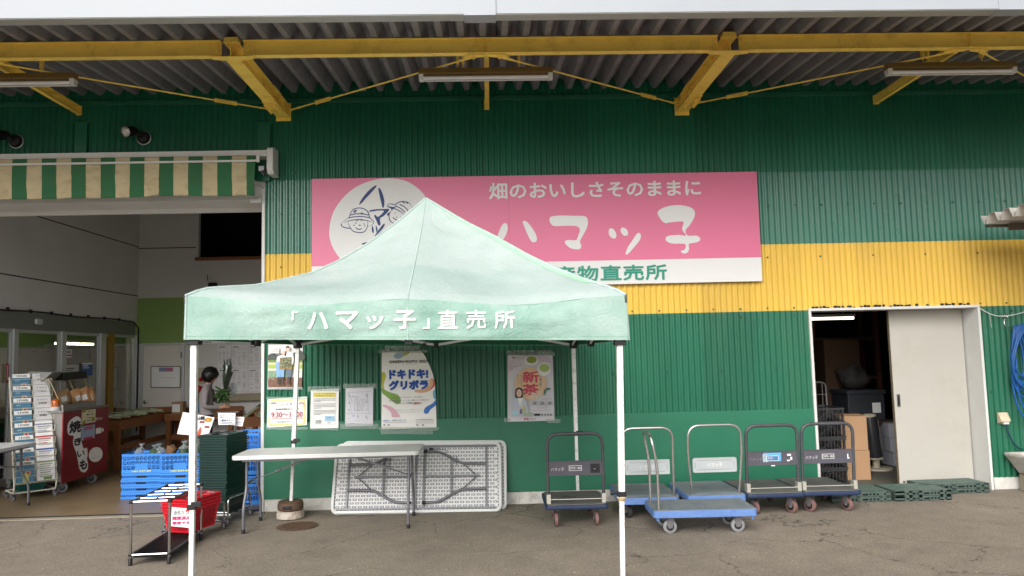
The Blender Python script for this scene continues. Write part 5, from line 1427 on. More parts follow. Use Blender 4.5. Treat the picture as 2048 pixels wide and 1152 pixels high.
def folded_crate(label, x, y, z, rz=0, w=.475, d=.34, h=.074, group='blue plastic crates'):
    t = thing('folded_crate', label, 'crate', (x, y, z), rz, group)
    b = M(); b.box(-w / 2 + .01, w / 2 - .01, -d / 2 + .012, d / 2 - .012, .004, h - .004)
    for s in (-1, 1):
        b.box(-w / 2, w / 2, s * d / 2 - .01, s * d / 2 + .01, 0, .022); b.box(-w / 2, w / 2, s * d / 2 - .01, s * d / 2 + .01, h - .024, h)
        b.box(s * w / 2 - .01, s * w / 2 + .01, -d / 2, d / 2, 0, .022); b.box(s * w / 2 - .01, s * w / 2 + .01, -d / 2, d / 2, h - .024, h)
        for i in range(20):
            xx = -w / 2 + .01 + i * (w - .02) / 19; b.box(xx - .005, xx + .005, s * d / 2 - .007, s * d / 2 + .007, .02, h - .02)
    b.build('body', CRATEB, t)
    b = M(); b.box(-.06, .06, -d / 2 - .0105, -d / 2 - .009, .022, .046); b.build('grip_hole', INDARK, t)
    return t
fc = folded_crate('blue crate folded flat, at the bottom of the left front crate stack', -4.315, 1.16, .008)
oc = open_crate('open blue crate topping the left front crate stack, bagged greens in it', -4.315, 1.16, .008 + 4 * .0765)
words = ('bottom', 'second', 'third', 'fourth')
for sx, nm in ((-4.315, 'left'), (-3.82, 'right')):
    for k in range(4):
        if nm == 'left' and k == 0: continue
        dup(fc, None, (sx + (.006 if k % 2 else -.004), 1.16 - (0 if nm == 'left' else .06), .008 + k * .0765), 0, 'blue crate folded flat, %s from the floor in the %s front crate stack' % (words[k], nm))
dup(oc, None, (-3.82, 1.10, .008 + 4 * .0765), 0, 'open blue crate topping the right front crate stack, behind the tent leg')
for k in range(3): dup(oc, None, (-2.86, .62, .008 + k * .24 + (.10 if k else 0)), R(90), ('bottom', 'middle', 'top')[k] + ' blue crate of the stack behind the green baskets')
dup(fc, None, (-2.86, .62, .008 + .24 + .012), R(90), 'folded blue crate between open ones behind the green baskets')

def produce_bag(label, x, y, z, r, inner, seed, tilt=.3, tall=1.0, bag=True):
    t = thing('bagged_vegetable', label, 'vegetable', (x, y, z), seed, 'bagged vegetables in the blue crates')
    b = M()
    def f(u, v):
        th, ph = u * 2 * PI, v * PI; d = Vector((math.sin(ph) * math.cos(th), math.sin(ph) * math.sin(th), math.cos(ph) * tall))
        k = r * (.78 + .28 * noise.noise(d * 2.2 + Vector((seed, 0, 0))) + .12 * noise.noise(d * 6 + Vector((seed, 3, 0))))
        return d * k + Vector((0, 0, r * tall))
    b.grid(16, 11, f); bmesh.ops.remove_doubles(b.bm, verts=b.bm.verts, dist=.001); b.build('leaves', inner, t, smooth=60)
    if bag:
        b = M(); top = Vector((tilt * r, 0, r * 2.0 * tall)); rnd = random.Random(seed)
        n = 12
        rings = [[b.v(Vector((rr * r * (1 + .25 * rnd.uniform(-1, 1)) * math.cos(2 * PI * k / n), rr * r * (1 + .25 * rnd.uniform(-1, 1)) * math.sin(2 * PI * k / n), zz * r * tall)) + Vector((tilt * r * zz / 2, 0, 0))) for k in range(n)] for rr, zz in ((.7, 1.5), (.2, 1.95), (.16, 2.02), (.42, 2.4))]
        for A_, B_ in zip(rings, rings[1:]):
            for k in range(n): b.face([A_[k], A_[(k + 1) % n], B_[(k + 1) % n], B_[k]])
        b.build('bag_neck', BAG, t, smooth=50)
zc = .008 + 4 * .0765 + .10
for lab, x, y, r, m, sd, tl in (('clear bag with a twisted neck at the left end of the left crate', -4.40, 1.10, .075, BAG, 1, 1.2), ('shiny bag of greens in the middle of the left crate', -4.24, 1.18, .085, LEAFD, 2, .9), ('shiny bag of greens at the right end of the left crate', -4.12, 1.10, .08, BAG, 3, 1.1),
                            ('brown taro root bundle just left of the tent leg', -3.98, 1.04, .085, mat('taro_brown', rgb(104, 76, 50), .8, var=.3, scale=30, bump=.5), 4, 1.3), ('bag of leafy greens behind the tent leg', -3.84, 1.1, .09, LEAFD, 5, 1.1), ('bag of dark greens at the right end of the right crate', -3.68, 1.08, .09, LEAFD, 6, 1.2)):
    produce_bag(lab, x, y, zc + .03, r, m, sd, .4, tl, 'brown' not in lab)

# ------------------------------------------------------------------ shopping baskets on chrome trolleys
def basket_mesh(w, l, h, m, slots):
    b = M(); tw, tl = w * .80, l * .82
    def ring(z):
        k = z / h; return [(sx * (tw + (w - tw) * k) / 2, sy * (tl + (l - tl) * k) / 2, z) for sx, sy in ((-1, -1), (1, -1), (1, 1), (-1, 1))]
    zs = (0, h * .45, h * .86, h)
    rs = [[b.v(p) for p in ring(z)] for z in zs]
    for A_, B_ in zip(rs, rs[1:]):
        for k in range(4): b.face([A_[k], A_[(k + 1) % 4], B_[(k + 1) % 4], B_[k]])
    b.face(rs[0][::-1])
    for z, t_, o in ((h, .012, .010), (h * .93, .004, .006)):
        R_ = ring(z)
        for k in range(4):
            p, q_ = Vector(R_[k]), Vector(R_[(k + 1) % 4]); d = (q_ - p).normalized(); out = d.cross(Vector((0, 0, 1)))
            b.bar(p + out * o / 2 - d * o, q_ + out * o / 2 + d * o, o * 1.4, t_, (0, 0, 1))
    b.m = 1
    if slots:
        for k in range(4):
            n = 12 if k % 2 == 0 else 16
            for zz0, zz1 in ((.08, .40), (.48, .80)):
                A_, B_ = ring(h * zz0), ring(h * zz1)
                for i in range(n):
                    u0, u1 = .08 + .84 * i / n, .08 + .84 * (i + .45) / n
                    P = [Vector(A_[k]).lerp(Vector(A_[(k + 1) % 4]), u0), Vector(A_[k]).lerp(Vector(A_[(k + 1) % 4]), u1), Vector(B_[k]).lerp(Vector(B_[(k + 1) % 4]), u1), Vector(B_[k]).lerp(Vector(B_[(k + 1) % 4]), u0)]
                    out = (P[1] - P[0]).cross(Vector((0, 0, 1))).normalized() * .0015
                    b.sheet([p + out for p in P])
    return b
def basket(label, loc, rz, w, l, h, m, md, group, top=False):
    t = thing('shopping_basket', label, 'basket', loc, rz, group)
    basket_mesh(w, l, h, m, True).build('body', [m, md], t, solid=0)
    for s in (-1, 1):
        b = M(); b.tube(rounded_path([(s * w * .46, -l * .36, h + .006), (s * (w * .46 - .09), -l * .36, h + .010), (s * (w * .46 - .09), l * .36, h + .010), (s * w * .46, l * .36, h + .006)], .03, 3), .005, 6)
        b.build('handle', STEEL, t)
    return t
def basket_trolley(label, loc, rz, w, l, zr):
    t = thing('basket_trolley', label, 'trolley', loc, rz, 'chrome basket trolleys')
    for s in (-1, 1):
        x = s * w / 2; b = M()
        b.tube(rounded_path([(x, -l / 2, .075), (x, -l / 2, zr), (x, l / 2, zr), (x, l / 2, .075)], .06, 5), .010, 8); b.build('side_frame', CHROME, t, smooth=50)
    b = M()
    for yy in (-l / 2 + .05, 0, l / 2 - .05): b.cyl((-w / 2, yy, .085), (w / 2, yy, .085), .007, n=6)
    b.cyl((-w / 2, -l / 2, .12), (w / 2, -l / 2, .12), .008, n=6); b.cyl((-w / 2, l / 2, .12), (w / 2, l / 2, .12), .008, n=6)
    b.build_each('base_rail', CHROME, t)
    for sx in (-1, 1):
        for sy in (-1, 1): caster(t, sx * w / 2, sy * l / 2, .082, .03, WHG, .5, .02)
    return t
GD = mat('green_basket_slot', rgb(8, 22, 20), .7); RD = mat('red_basket_slot', rgb(120, 10, 26), .7)
gx, gy, grz = -2.845, -.36, R(-10)
basket_trolley('chrome trolley under the tall stack of dark green baskets', (gx, gy, 0), grz, .36, .46, .26)
g0 = basket('topmost dark green shopping basket of the tall stack', (gx, gy, .08 + 23 * .0262), grz, .295, .43, .215, BASKG, GD, 'dark green shopping baskets nested in one stack')
rnd = random.Random(4)
for k in range(23):
    dup(g0, None, (gx + rnd.uniform(-.004, .004), gy + rnd.uniform(-.004, .004), .08 + k * .0262), grz + rnd.uniform(-.012, .012), 'dark green shopping basket nested in the tall stack beside the folding table')
rx, ry, rrz = -2.86, -1.17, R(-17)
basket_trolley('chrome trolley carrying the red shopping baskets', (-2.92, -.93, 0), rrz, .34, .44, .27)
r0_ = basket('uppermost red shopping basket of the short stack', (rx, ry, .095 + 3 * .029), rrz, .30, .43, .215, BASKR, RD, 'red shopping baskets nested in one stack')
for k in range(3): dup(r0_, None, (rx + .003 * (k % 2), ry, .095 + k * .029), rrz, 'red shopping basket nested beneath the uppermost red one')

def card(name, label, cat, px, Y, size=None, tilt=0, paper=None, group=None, stick=None):
    """a stiff card facing the yard; px = four photo corners (tl, tr, br, bl) on the plane Y"""
    P = Poster(name, label, cat, px, paper, Y, group); P.start(); return P
P = card('red_basket_notice', 'white paper with pink writing hung on the red basket stack', 'notice', [(344, 1014), (386, 1018), (382, 1056), (341, 1052)], -1.42)
P.text('赤色カゴは', 348, 1020, 382, 1030, INKG, .02); PINKI = flat('magenta', 206, 60, 120)
P.text('精算済み', 345, 1032, 381, 1040, PINKI, .05); P.text('専用です', 345, 1042, 380, 1049, PINKI, .05)
P.done()
P = card('produce_sign', 'large white produce sign with tomato pictures above the blue crates', 'sign', [(366, 824), (429, 835), (416, 873), (354, 868)], 1.22)
P.text('炊き込み御飯', 384, 832, 410, 841, INKB, .03)
P.blob([(409, 842), (413, 836), (422, 836), (424, 841), (418, 844)], flat('sauce', 190, 130, 40)); P.disc(416, 840, 3, 2, flat('yolk', 226, 170, 60))
P.blob([(380, 858), (386, 848), (393, 843), (395, 850), (392, 860), (384, 866)], flat('tomato', 196, 88, 66)); P.blob([(394, 870), (397, 860), (401, 854), (403, 861), (400, 870)], flat('tomato', 196, 88, 66))
P.rect(399, 842, 409, 846, flat('sauce_red', 150, 40, 40)); P.rect(409, 852, 419, 856, flat('sauce_red', 150, 40, 40))
P.line(362, 852, 376, 854, 1, INKL); P.line(400, 860, 415, 863, .7, INKL); P.line(360, 862, 372, 864, 1, INKL); P.done()
b = M(); b.cyl(P.f(392, 850, -.01), P.f(392, 905, -.01), .005, n=6); b.build('stick', STEEL, P.t)
P = card('price_card', 'white price card with violet handwriting on a clip stand', 'sign', [(436, 826), (471, 826), (470, 849), (437, 850)], 1.0, group='price cards on clip stands')
P.rect(440, 830, 468, 830.8, NAVY); P.rect(440, 847, 468, 847.8, NAVY); P.rect(440, 830, 440.8, 847, NAVY); P.rect(467.4, 830, 468, 847, NAVY)
P.text('おいしい', 442, 832, 464, 836, INKR, .02); P.text('横浜やさい', 443, 838, 466, 843, NAVY, .02); P.line(443, 845.5, 465, 845, 1, NAVY); P.done()
b = M(); b.cyl(P.f(454, 849, -.004), P.f(454, 880, -.004), .004, n=6); b.bar(P.f(434, 825), P.f(477, 824), .008, .008); b.build('clip_stand', STEEL, P.t)
P = card('price_card', 'smaller tilted price card half behind the violet one', 'sign', [(467, 833), (489, 834), (485, 853), (461, 850)], 1.06, group='price cards on clip stands')
P.text('とれたて', 471, 836, 486, 839, INKR, .02)
for y in (842, 845, 848): P.line(471, y, 484, y + .5, .7, NAVY)
P.done()
b = M(); b.cyl(P.f(473, 851, -.004), P.f(474, 884, -.004), .004, n=6); b.build('clip_stand', STEEL, P.t)

# ------------------------------------------------------------------ umbrella rack in the front
ur = thing('umbrella_rack', 'steel pipe umbrella rack with a black drip tray at the front left', 'rack', (-2.875, -1.66, 0), R(3))
w, l, h = .31, .80, .515
for sx in (-1, 1):
    for sy in (-1, 1):
        b = M(); b.cyl((sx * w / 2, sy * l / 2, .05), (sx * w / 2, sy * l / 2, h), .0115, n=10); p = b.build('post', CHROME, ur, smooth=40)
        b = M(); b.lathe((sx * w / 2, sy * l / 2, 0), [(.016, 0), (.017, .055), (.013, .06)], 12); b.build('foot_cap', BLACK, p, smooth=40)
        b = M(); b.obox((sx * w / 2, sy * l / 2, h), (.032, .032, .03)); b.obox((sx * w / 2, sy * l / 2, .085), (.03, .03, .024)); b.build_each('corner_joint', BLACK, p, bevel=.006)
b = M()
for s in (-1, 1): b.cyl((-w / 2, s * l / 2, h), (w / 2, s * l / 2, h), .0105, n=8); b.cyl((-w / 2, s * l / 2, .085), (w / 2, s * l / 2, .085), .0095, n=8)
for k in range(1, 5): b.cyl((-w / 2, -l / 2 + l * k / 5, h), (w / 2, -l / 2 + l * k / 5, h), .006, n=8)
b.build_each('cross_bar', CHROME, ur, smooth=40)
b = M()
for s in (-1, 0, 1): b.cyl((s * w / 2, -l / 2, h), (s * w / 2, l / 2, h), .0105 if s else .007, n=8)
for s in (-1, 1): b.cyl((s * w / 2, -l / 2, .085), (s * w / 2, l / 2, .085), .0095, n=8)
b.build_each('side_bar', DSTEEL, ur, smooth=40)
b = M()
for k in range(15): x = -w / 2 + .014 + k * (w - .028) / 14; b.box(x - .0035, x + .0035, -l / 2 + .01, l / 2 - .01, .074, .084)
for k in range(9): y = -l / 2 + .02 + k * (l - .04) / 8; b.box(-w / 2 + .01, w / 2 - .01, y - .004, y + .004, .070, .080)
b.box(-w / 2 + .012, w / 2 - .012, -l / 2 + .012, l / 2 - .012, .058, .062)
b.build('drip_tray', BLACK, ur)

# ------------------------------------------------------------------ magazine rack
rk = thing('magazine_rack', 'cream wire magazine rack on casters at the left of the opening', 'rack', (-5.90, 1.08, 0), R(44))
RKM = mat('cream_wire', rgb(214, 210, 194), .45, var=.05); w = .46
for x in (0, w):
    b = M(); b.tube(rounded_path([(x, .42, 1.52), (x, 0, .18), (x, .03, .09), (x, .42, .09)], .06, 5), .011, 8); b.build('side_frame', RKM, rk, smooth=50)
b = M()
for k in range(9):
    z = .20 + k * .15; y = (z - .18) / 1.34 * .42
    b.cyl((0, y, z), (w, y, z), .005, n=6); b.cyl((0, y - .045, z + .02), (w, y - .045, z + .02), .004, n=6); b.cyl((0, y - .045, z + .09), (w, y - .045, z + .09), .003, n=6)
    for x in (0, w / 2, w): b.cyl((x, y, z), (x, y - .045, z + .02), .003, n=6); b.cyl((x, y - .045, z + .02), (x, y - .045, z + .09), .003, n=6)
b.cyl((0, .42, .09), (w, .42, .09), .009, n=8); b.cyl((0, .04, .09), (w, .04, .09), .009, n=8)
b.build('wire_shelf', RKM, rk)
for x in (0, w):
    for y in (.06, .40): caster(rk, x, y, .085, .03, WHG, .3, .02)
MBL = mat('magazine_blue', rgb(84, 132, 160), .4, var=.08); MWH = mat('magazine_white', rgb(214, 214, 216), .45, var=.04); MGY = mat('magazine_grey', rgb(196, 200, 210), .45)
ordn = ('lowest', 'second', 'third', 'fourth', 'fifth', 'sixth', 'seventh', 'topmost')
M3 = Matrix.Rotation(R(44), 4, 'Z'); M3.translation = Vector((-5.90, 1.08, 0))
def magazine(col, k):
    z = .215 + k * .155; y = (z - .18) / 1.34 * .42 - .022; x = .118 + col * .225
    o = M3 @ Vector((x, y, z))
    lab = '%s %s in the %s column of the wire rack' % (ordn[k] if k in (0, 7) else ordn[k] + ' from below', 'blue covered magazine' if col == 0 else ('grey booklet' if k > 3 else 'colourful leaflet'), 'left' if col == 0 else 'right')
    t = thing('magazine', lab, 'magazine', o, R(44), 'magazines in the wire rack')
    t.rotation_euler = (R(-13), 0, R(44))
    w_, h_ = .195, .265
    F = on_plane((0, -.006, 0), (1, 0, 0), (0, 0, 1), 0)
    cov = MBL if col == 0 else (MWH if k > 3 else PAPER)
    b = M(); b.box(-w_ / 2, w_ / 2, -.0055, .006, 0, h_); b.build('pages', cov, t)
    b = M(); ms = []
    def use(m):
        if m not in ms: ms.append(m)
        b.m = ms.index(m)
    def rect(x0, x1, z0, z1, m, k_): use(m); b.sheet([F(x0, z0, k_), F(x1, z0, k_), F(x1, z1, k_), F(x0, z1, k_)])
    if col == 0:
        rect(-w_ / 2, w_ / 2, h_ - .05, h_, PAPER, .0005); use(INKB); b.text('うまTAVEN', (0, h_ - .026), .125, .028, lambda a, c: F(a, c, .001), .02)
        rect(.0, .055, .09, .14, flat('cover_pink', 216, 170, 160), .0005); rect(.015, .04, .1, .13, flat('cover_red', 170, 70, 60), .001)
        use(flat('cover_yellow', 206, 202, 90)); b.sheet([F(-.03, .0, .0006), F(.03, .0, .0006), F(.035, .09, .0006), F(.0, .12, .0006), F(-.035, .08, .0006)])
        rect(-.07, -.02, .175, .18, PAPER, .0005)
    elif k > 3:
        use(INKG); b.text('ＦＲＥＥ', (0, h_ - .03), .11, .016, lambda a, c: F(a, c, .001), .02); use(INKB); b.text(('花', 'どりびあ', 'くらし', 'みどり')[k % 4], (0, h_ - .075), .09, .026, lambda a, c: F(a, c, .001), .03)
        rect(-.06, .06, .05, .1, INKL, .0006)
    else:
        cl = ((120, 150, 80), (70, 100, 170), (186, 60, 60), (150, 150, 175))[k]
        rect(-w_ / 2, w_ / 2, h_ - .04, h_ - .02, flat('leaflet%s' % 'abcd'[k], *cl), .0006)
        for i in range(7): rect(-.07, .07 - (i % 3) * .02, h_ - .065 - i * .026, h_ - .055 - i * .026, INKL if i % 2 else flat('leaflet%s' % 'abcd'[k], *cl), .0006)
        rect(-.03, .06, .01, .04, flat('leaflet_green', 110, 140, 70), .0007)
    b.build('cover_print', ms, t)
for k in range(8):
    magazine(0, k); magazine(1, k)
o = M3 @ Vector((.2, .22, .1))
basket('teal green basket on the base of the magazine rack', (o.x, o.y, .095), R(44), .34, .30, .13, mat('teal_basket', rgb(20, 88, 78), .4), mat('teal_basket_slot', rgb(10, 44, 40), .6), None)

# ------------------------------------------------------------------ roast sweet potato cart
ct = thing('sweet_potato_cart', 'red panelled roast sweet potato cart with glass hood on casters', 'cart', (-5.57, 1.52, 0))
CY, CZ0, CZ1 = 1.17, .13, 1.055
STN = mat('brushed_stainless', rgb(142, 140, 136), .35, .7, var=.12, scale=6, stretch=(1, 1, .1))
b = M(); b.box(-.72, -.02, .02, CY - .02, .15, 1.04); b.box(-.74, 0, 0, CY, 1.04, 1.07); b.build('body', STN, ct, bevel=.006)
b = M(); b.box(-.018, 0, 0, CY, CZ0, CZ1); b.build('side_panel', RED, ct, bevel=.003)
CP = lambda x, y: (lambda p: (p.y - 1.52, p.z))(hit(90 + x / 4.429, 730 + y / 4.429, 0, -5.568))
F = on_plane((.0, 0, 0), (0, 1, 0), (0, 0, 1), .002)
b = M(); ms = [PAPER, INKB]
blob(b, F, [CP(*p) for p in ((200, 540), (215, 500), (255, 465), (290, 455), (318, 480), (322, 560), (318, 640), (330, 700), (345, 740), (372, 735), (378, 800), (372, 830), (382, 880), (378, 920), (355, 950), (325, 945), (305, 920), (292, 850), (278, 780), (255, 720), (248, 670), (255, 630), (215, 620), (200, 590))], .001)
blob(b, F, [CP(450 + 62 * math.cos(a * PI / 6), 793 + 66 * math.sin(a * PI / 6) - 8 * math.cos(a * PI / 6)) for a in range(12)], .001, 2)
for r_ in ((450, 552, 500, 612), (503, 560, 520, 590)):
    p, q_ = CP(r_[0], r_[3]), CP(r_[2], r_[1]); b.sheet([F(p[0], p[1], .001), F(q_[0], p[1], .001), F(q_[0], q_[1], .001), F(p[0], q_[1], .001)])
for i, (ch, x0, y0, x1, y1) in enumerate((('焼', 216, 490, 318, 606), ('き', 258, 640, 322, 716), ('い', 284, 752, 350, 818), ('も', 306, 832, 372, 932), ('おいしい', 446, 455, 508, 492), ('はまっ子の', 408, 740, 495, 762), ('焼きたて', 415, 775, 498, 796), ('おいしい', 420, 805, 490, 828))):
    b.m = 0 if i == 4 else 1; p, q_ = CP(x0, y1), CP(x1, y0)
    b.text(ch, ((p[0] + q_[0]) / 2, (p[1] + q_[1]) / 2), q_[0] - p[0], q_[1] - p[1], lambda a, c: F(a, c, .0025), .06 if i < 4 else .01)
b.build('lettering', ms, ct)
b = M()
for (x0, y0, x1, y1, k) in ((322, 388, 448, 525, .004), (318, 525, 440, 672, .006)):
    p, q_ = CP(x0, y1), CP(x1, y0); b.m = 0 if k == .004 else 1; b.sheet([F(p[0], p[1], k), F(q_[0], p[1], k), F(q_[0], q_[1], k), F(p[0], q_[1], k)])
b.m = 2
for ch, x0, y0, x1, y1 in (('焼きいも', 365, 425, 425, 448), ('毎日', 372, 404, 415, 416), ('あつあつ', 372, 458, 410, 474), ('販売中', 365, 485, 402, 500)):
    p, q_ = CP(x0, y1), CP(x1, y0); b.text(ch, ((p[0] + q_[0]) / 2, (p[1] + q_[1]) / 2), q_[0] - p[0], q_[1] - p[1], lambda a, c: F(a, c, .0055), .03)
b.m = 3
for y in (548, 562, 640, 652):
    p, q_ = CP(340, y + 6), CP(420, y); b.sheet([F(p[0], p[1], .0075), F(q_[0], p[1], .0075), F(q_[0], q_[1], .0075), F(p[0], q_[1], .0075)])
b.m = 4
for (x, y) in ((345, 405), (425, 480), (345, 510)):
    p = CP(x, y); b.sheet([F(p[0] - .05, p[1] - .03, .005), F(p[0] + .05, p[1] - .02, .005), F(p[0] + .03, p[1] + .03, .005), F(p[0] - .04, p[1] + .03, .005)])
b.build('notice', [flat('notice_cream', 220, 216, 180), flat('notice_blue', 156, 176, 204), INKB, INKR, flat('notice_olive', 150, 150, 70)], ct)
for yy in (.14, CY - .3):
    caster(ct, -.07, yy, .15, .065, WHG, -PI / 2 + .25, .03)
    caster(ct, -.62, yy, .15, .065, WHG, -PI / 2, .03)
b = M(); b.box(-.70, -.04, .06, .9, 1.07, 1.14); b.box(-.66, -.1, .12, .84, 1.141, 1.146); b.build('warming_tray', STN, ct, bevel=.004)
hz = 1.47
b = M()
for y in (.08, .52, .90):
    b.bar((-.66, y, 1.14), (-.60, y, hz), .02, .012); b.bar((-.06, y, 1.10), (-.24, y, hz), .014, .012)
b.bar((-.60, .08, hz), (-.60, .9, hz), .02, .02); b.bar((-.24, .08, hz - .02), (-.24, .9, hz - .02), .03, .015); b.bar((-.60, .08, hz), (-.24, .08, hz), .02, .02); b.bar((-.60, .9, hz), (-.24, .9, hz), .02, .02)
b.build('hood_frame', mat('beige_hood', rgb(168, 152, 120), .5), ct, bevel=.003)
b = M(); b.sheet([(-.052, .09, 1.11), (-.052, .89, 1.11), (-.235, .89, hz - .02), (-.235, .09, hz - .02)]); b.sheet([(-.65, .085, 1.15), (-.06, .085, 1.12), (-.24, .085, hz - .02), (-.6, .085, hz - .02)]); b.build('hood_glass', glass('door_glass'), ct)
b = M(); b.hexa([(-.60, .34, hz + .01), (-.2, .34, hz - .02), (-.2, .95, hz - .0), (-.60, .95, hz + .02), (-.60, .34, hz + .04), (-.22, .34, hz + .09), (-.22, .95, hz + .1), (-.60, .95, hz + .05)]); b.build('canopy_board', BLACK, ct, bevel=.004)
b = M(); b.prism([(-.62, .05, hz + .0), (-.62, .32, hz + .0), (-.5, .32, hz + .12), (-.5, .07, hz + .12)], (.3, 0, -.02)); b.build('lamp_cover', mat('grey_lamp_cover', rgb(126, 126, 122), .5), ct, bevel=.004)
lp = thing('warning_lamp', 'amber revolving lamp on the front corner of the sweet potato cart', 'lamp', (-5.70, 1.56, 1.072))
b = M(); b.lathe((0, 0, 0), [(.058, 0), (.058, .045), (.05, .05)], 20); b.build('base', WHITE, lp, smooth=40)
b = M(); b.lathe((0, 0, 0), [(.047, .05), (.048, .11), (.038, .14), (.012, .152)], 20); b.build('dome', mat('amber_dome', rgb(186, 92, 24), .2, var=.15, spec=.7), lp, smooth=60)
def paper_bag(label, x, y, z, rz, s=1):
    t = tag(None or M().box(0, 0, 0, 0, 0, 0).build('paper_bag', BROWNP), label, 'bag', 'kraft paper bags on the sweet potato cart')
    b = bmesh.new(); rnd = random.Random(int(x * 100)); pts = []
    n = 10
    rings = []
    for k, (rx_, ry_, zz) in enumerate(((.062, .10, 0), (.066, .105, .05), (.058, .10, .10), (.02, .105, .15), (.006, .11, .18))):
        rings.append([b.verts.new((rx_ * s * math.cos(2 * PI * i / n) * (1 + rnd.uniform(-.12, .12)), ry_ * s * math.sin(2 * PI * i / n) * (1 + rnd.uniform(-.08, .08)), zz * s + (rnd.uniform(-.02, .02) if k == 4 else 0))) for i in range(n)])
    for A_, B_ in zip(rings, rings[1:]):
        for i in range(n): b.faces.new([A_[i], A_[(i + 1) % n], B_[(i + 1) % n], B_[i]])
    b.faces.new(rings[0][::-1]); b.faces.new(rings[-1]); b.to_mesh(t.data); b.free()
    t.location = (x, y, z); t.rotation_euler = (.25, 0, rz)
    l = M(); l.sheet([(.066 * s, -.05, .03), (.066 * s, .03, .03), (.058 * s, .03, .1), (.058 * s, -.05, .1)]); l.build('price_label', PAPER, t)
for lab, x, y, rz in (('leftmost kraft paper bag under the cart hood', -5.98, 1.66, .3), ('kraft paper bag second from left under the cart hood', -5.86, 1.72, -.4), ('labelled kraft paper bag in the middle of the cart tray', -5.76, 1.86, -.6), ('kraft paper bag right of the middle of the cart tray', -5.70, 2.04, -.2), ('labelled kraft paper bag second from right in the cart tray', -5.68, 2.2, -.5), ('rightmost kraft paper bag in the cart tray', -5.66, 2.34, -.1)):
    paper_bag(lab, x, y, 1.148, rz, .95)

# ------------------------------------------------------------------ benches with produce
def bench(label, x0, x1, y0, y1, zt, tray=.12, legs=True):
    t = thing('display_bench', label, 'bench', (x0, y0, 0), 0)
    w, d = x1 - x0, y1 - y0
    b = M(); b.box(.02, w - .02, .02, d - .02, zt - tray, zt - tray + .025); b.build('shelf_board', WOOD, t)
    b = M(); b.box(0, w, 0, .022, zt - tray, zt); b.box(0, w, d - .022, d, zt - tray, zt + .08); b.box(0, .022, .0221, d - .0221, zt - tray, zt); b.box(w - .022, w, .0221, d - .0221, zt - tray, zt); b.build('rim_board', WOOD, t, bevel=.004)
    for sx in (0, 1):
        for sy in (0, 1):
            b = M(); cx_, cy_ = .06 + sx * (w - .12), .06 + sy * (d - .12); b.box(cx_ - .04, cx_ + .04, cy_ - .04, cy_ + .04, 0.008, zt - tray); b.build('leg', WOOD, t, bevel=.004)
    b = M(); b.box(.1, w - .1, .05, .08, .28, .36); b.box(.05, .08, .1, d - .1, .28, .36); b.box(w - .08, w - .05, .1, d - .1, .28, .36); b.build_each('stretcher', WOOD, t)
    return t
bench('brown wooden display bench along the glass side of the recess', -6.5, -5.86, 3.62, 5.74, .76, .15)
bench('brown wooden bench against the rear wall under the white board', -5.84, -4.62, 5.2, 5.74, .74, .12)
bench('brown wooden produce tray holding leeks behind the price cards', -4.24, -2.7, 4.3, 5.1, .72, .17)
def stalks(label, p, q_, r, n, m1, m2, name, cat, group, seed):
    t = thing(name, label, cat, p, 0, group); p, q_ = Vector(p), Vector(q_); d = q_ - p; rnd = random.Random(seed)
    b = M(); b2 = M(); s, u = frame_of(d)
    for k in range(n):
        o = s * rnd.uniform(-1, 1) * r * 1.6 + u * rnd.uniform(0, 1) * r * 1.6
        b.tube([o, o + d * .45 + u * rnd.uniform(-.01, .01)], [r * .7, r * .62], 6)
        e = o + d * rnd.uniform(.85, 1.05) + s * rnd.uniform(-1, 1) * r * 2 + u * rnd.uniform(-1, 1) * r
        b2.tube([o + d * .45, o + d * .7 + s * rnd.uniform(-1, 1) * r, e], [r * .62, r * .55, r * .2], 6)
    b.build('stem', m1, t, smooth=60); b2.build('leaves', m2, t, smooth=60)
for k in range(7):
    stalks('leek bundle lying in the tray, %s from the right' % ('first', 'second', 'third', 'fourth', 'fifth', 'sixth', 'seventh')[6 - k], (-4.12 + k * .2, 4.34, .70 + .01 * (k % 2)), (-3.86 + k * .2, 5.02, .99), .022, 6, PALEVEG, LEAFD, 'leek_bundle', 'vegetable', 'leek bundles in the wooden tray', k)
for k in range(6):
    stalks('pale onion bundle on the side bench, %s from the front' % ('first', 'second', 'third', 'fourth', 'fifth', 'sixth')[k], (-5.92, 3.74 + k * .32, .78), (-6.46, 3.84 + k * .32, .82), .018, 7, PALEVEG, mat('pale_leaf', rgb(150, 160, 130), .5, var=.2, scale=12), 'onion_bundle', 'vegetable', 'onion bundles on the side bench', 20 + k)
bx = thing('display_box', 'small cardboard display box with a white label on the rear bench', 'box', (-5.62, 5.3, .65))
b = M(); b.box(-.1, .1, -.08, .08, 0, .3); b.build('carton', CARD, bx, bevel=.003); b = M(); b.box(-.09, .05, -.0815, -.0805, .12, .26); b.build('label', PAPER, bx)
br = thing('brochure_stand', 'dark wire brochure stand behind the cardboard display box', 'stand', (-5.35, 5.45, .65))
b = M()
for i in (-1, 0, 1): b.tube([(i * .12, 0, 0), (i * .12, .05, .48), (i * .12 + .05, .05, .48)], .006, 6)
b.bar((-.15, 0, .05), (.15, 0, .05), .02, .02); b.bar((-.15, .03, .3), (.15, .03, .3), .012, .012); b.build('wire', BLACK, br)
b = M(); b.box(.02, .14, -.02, -.01, .06, .28); b.build('brochure', MBL, br)

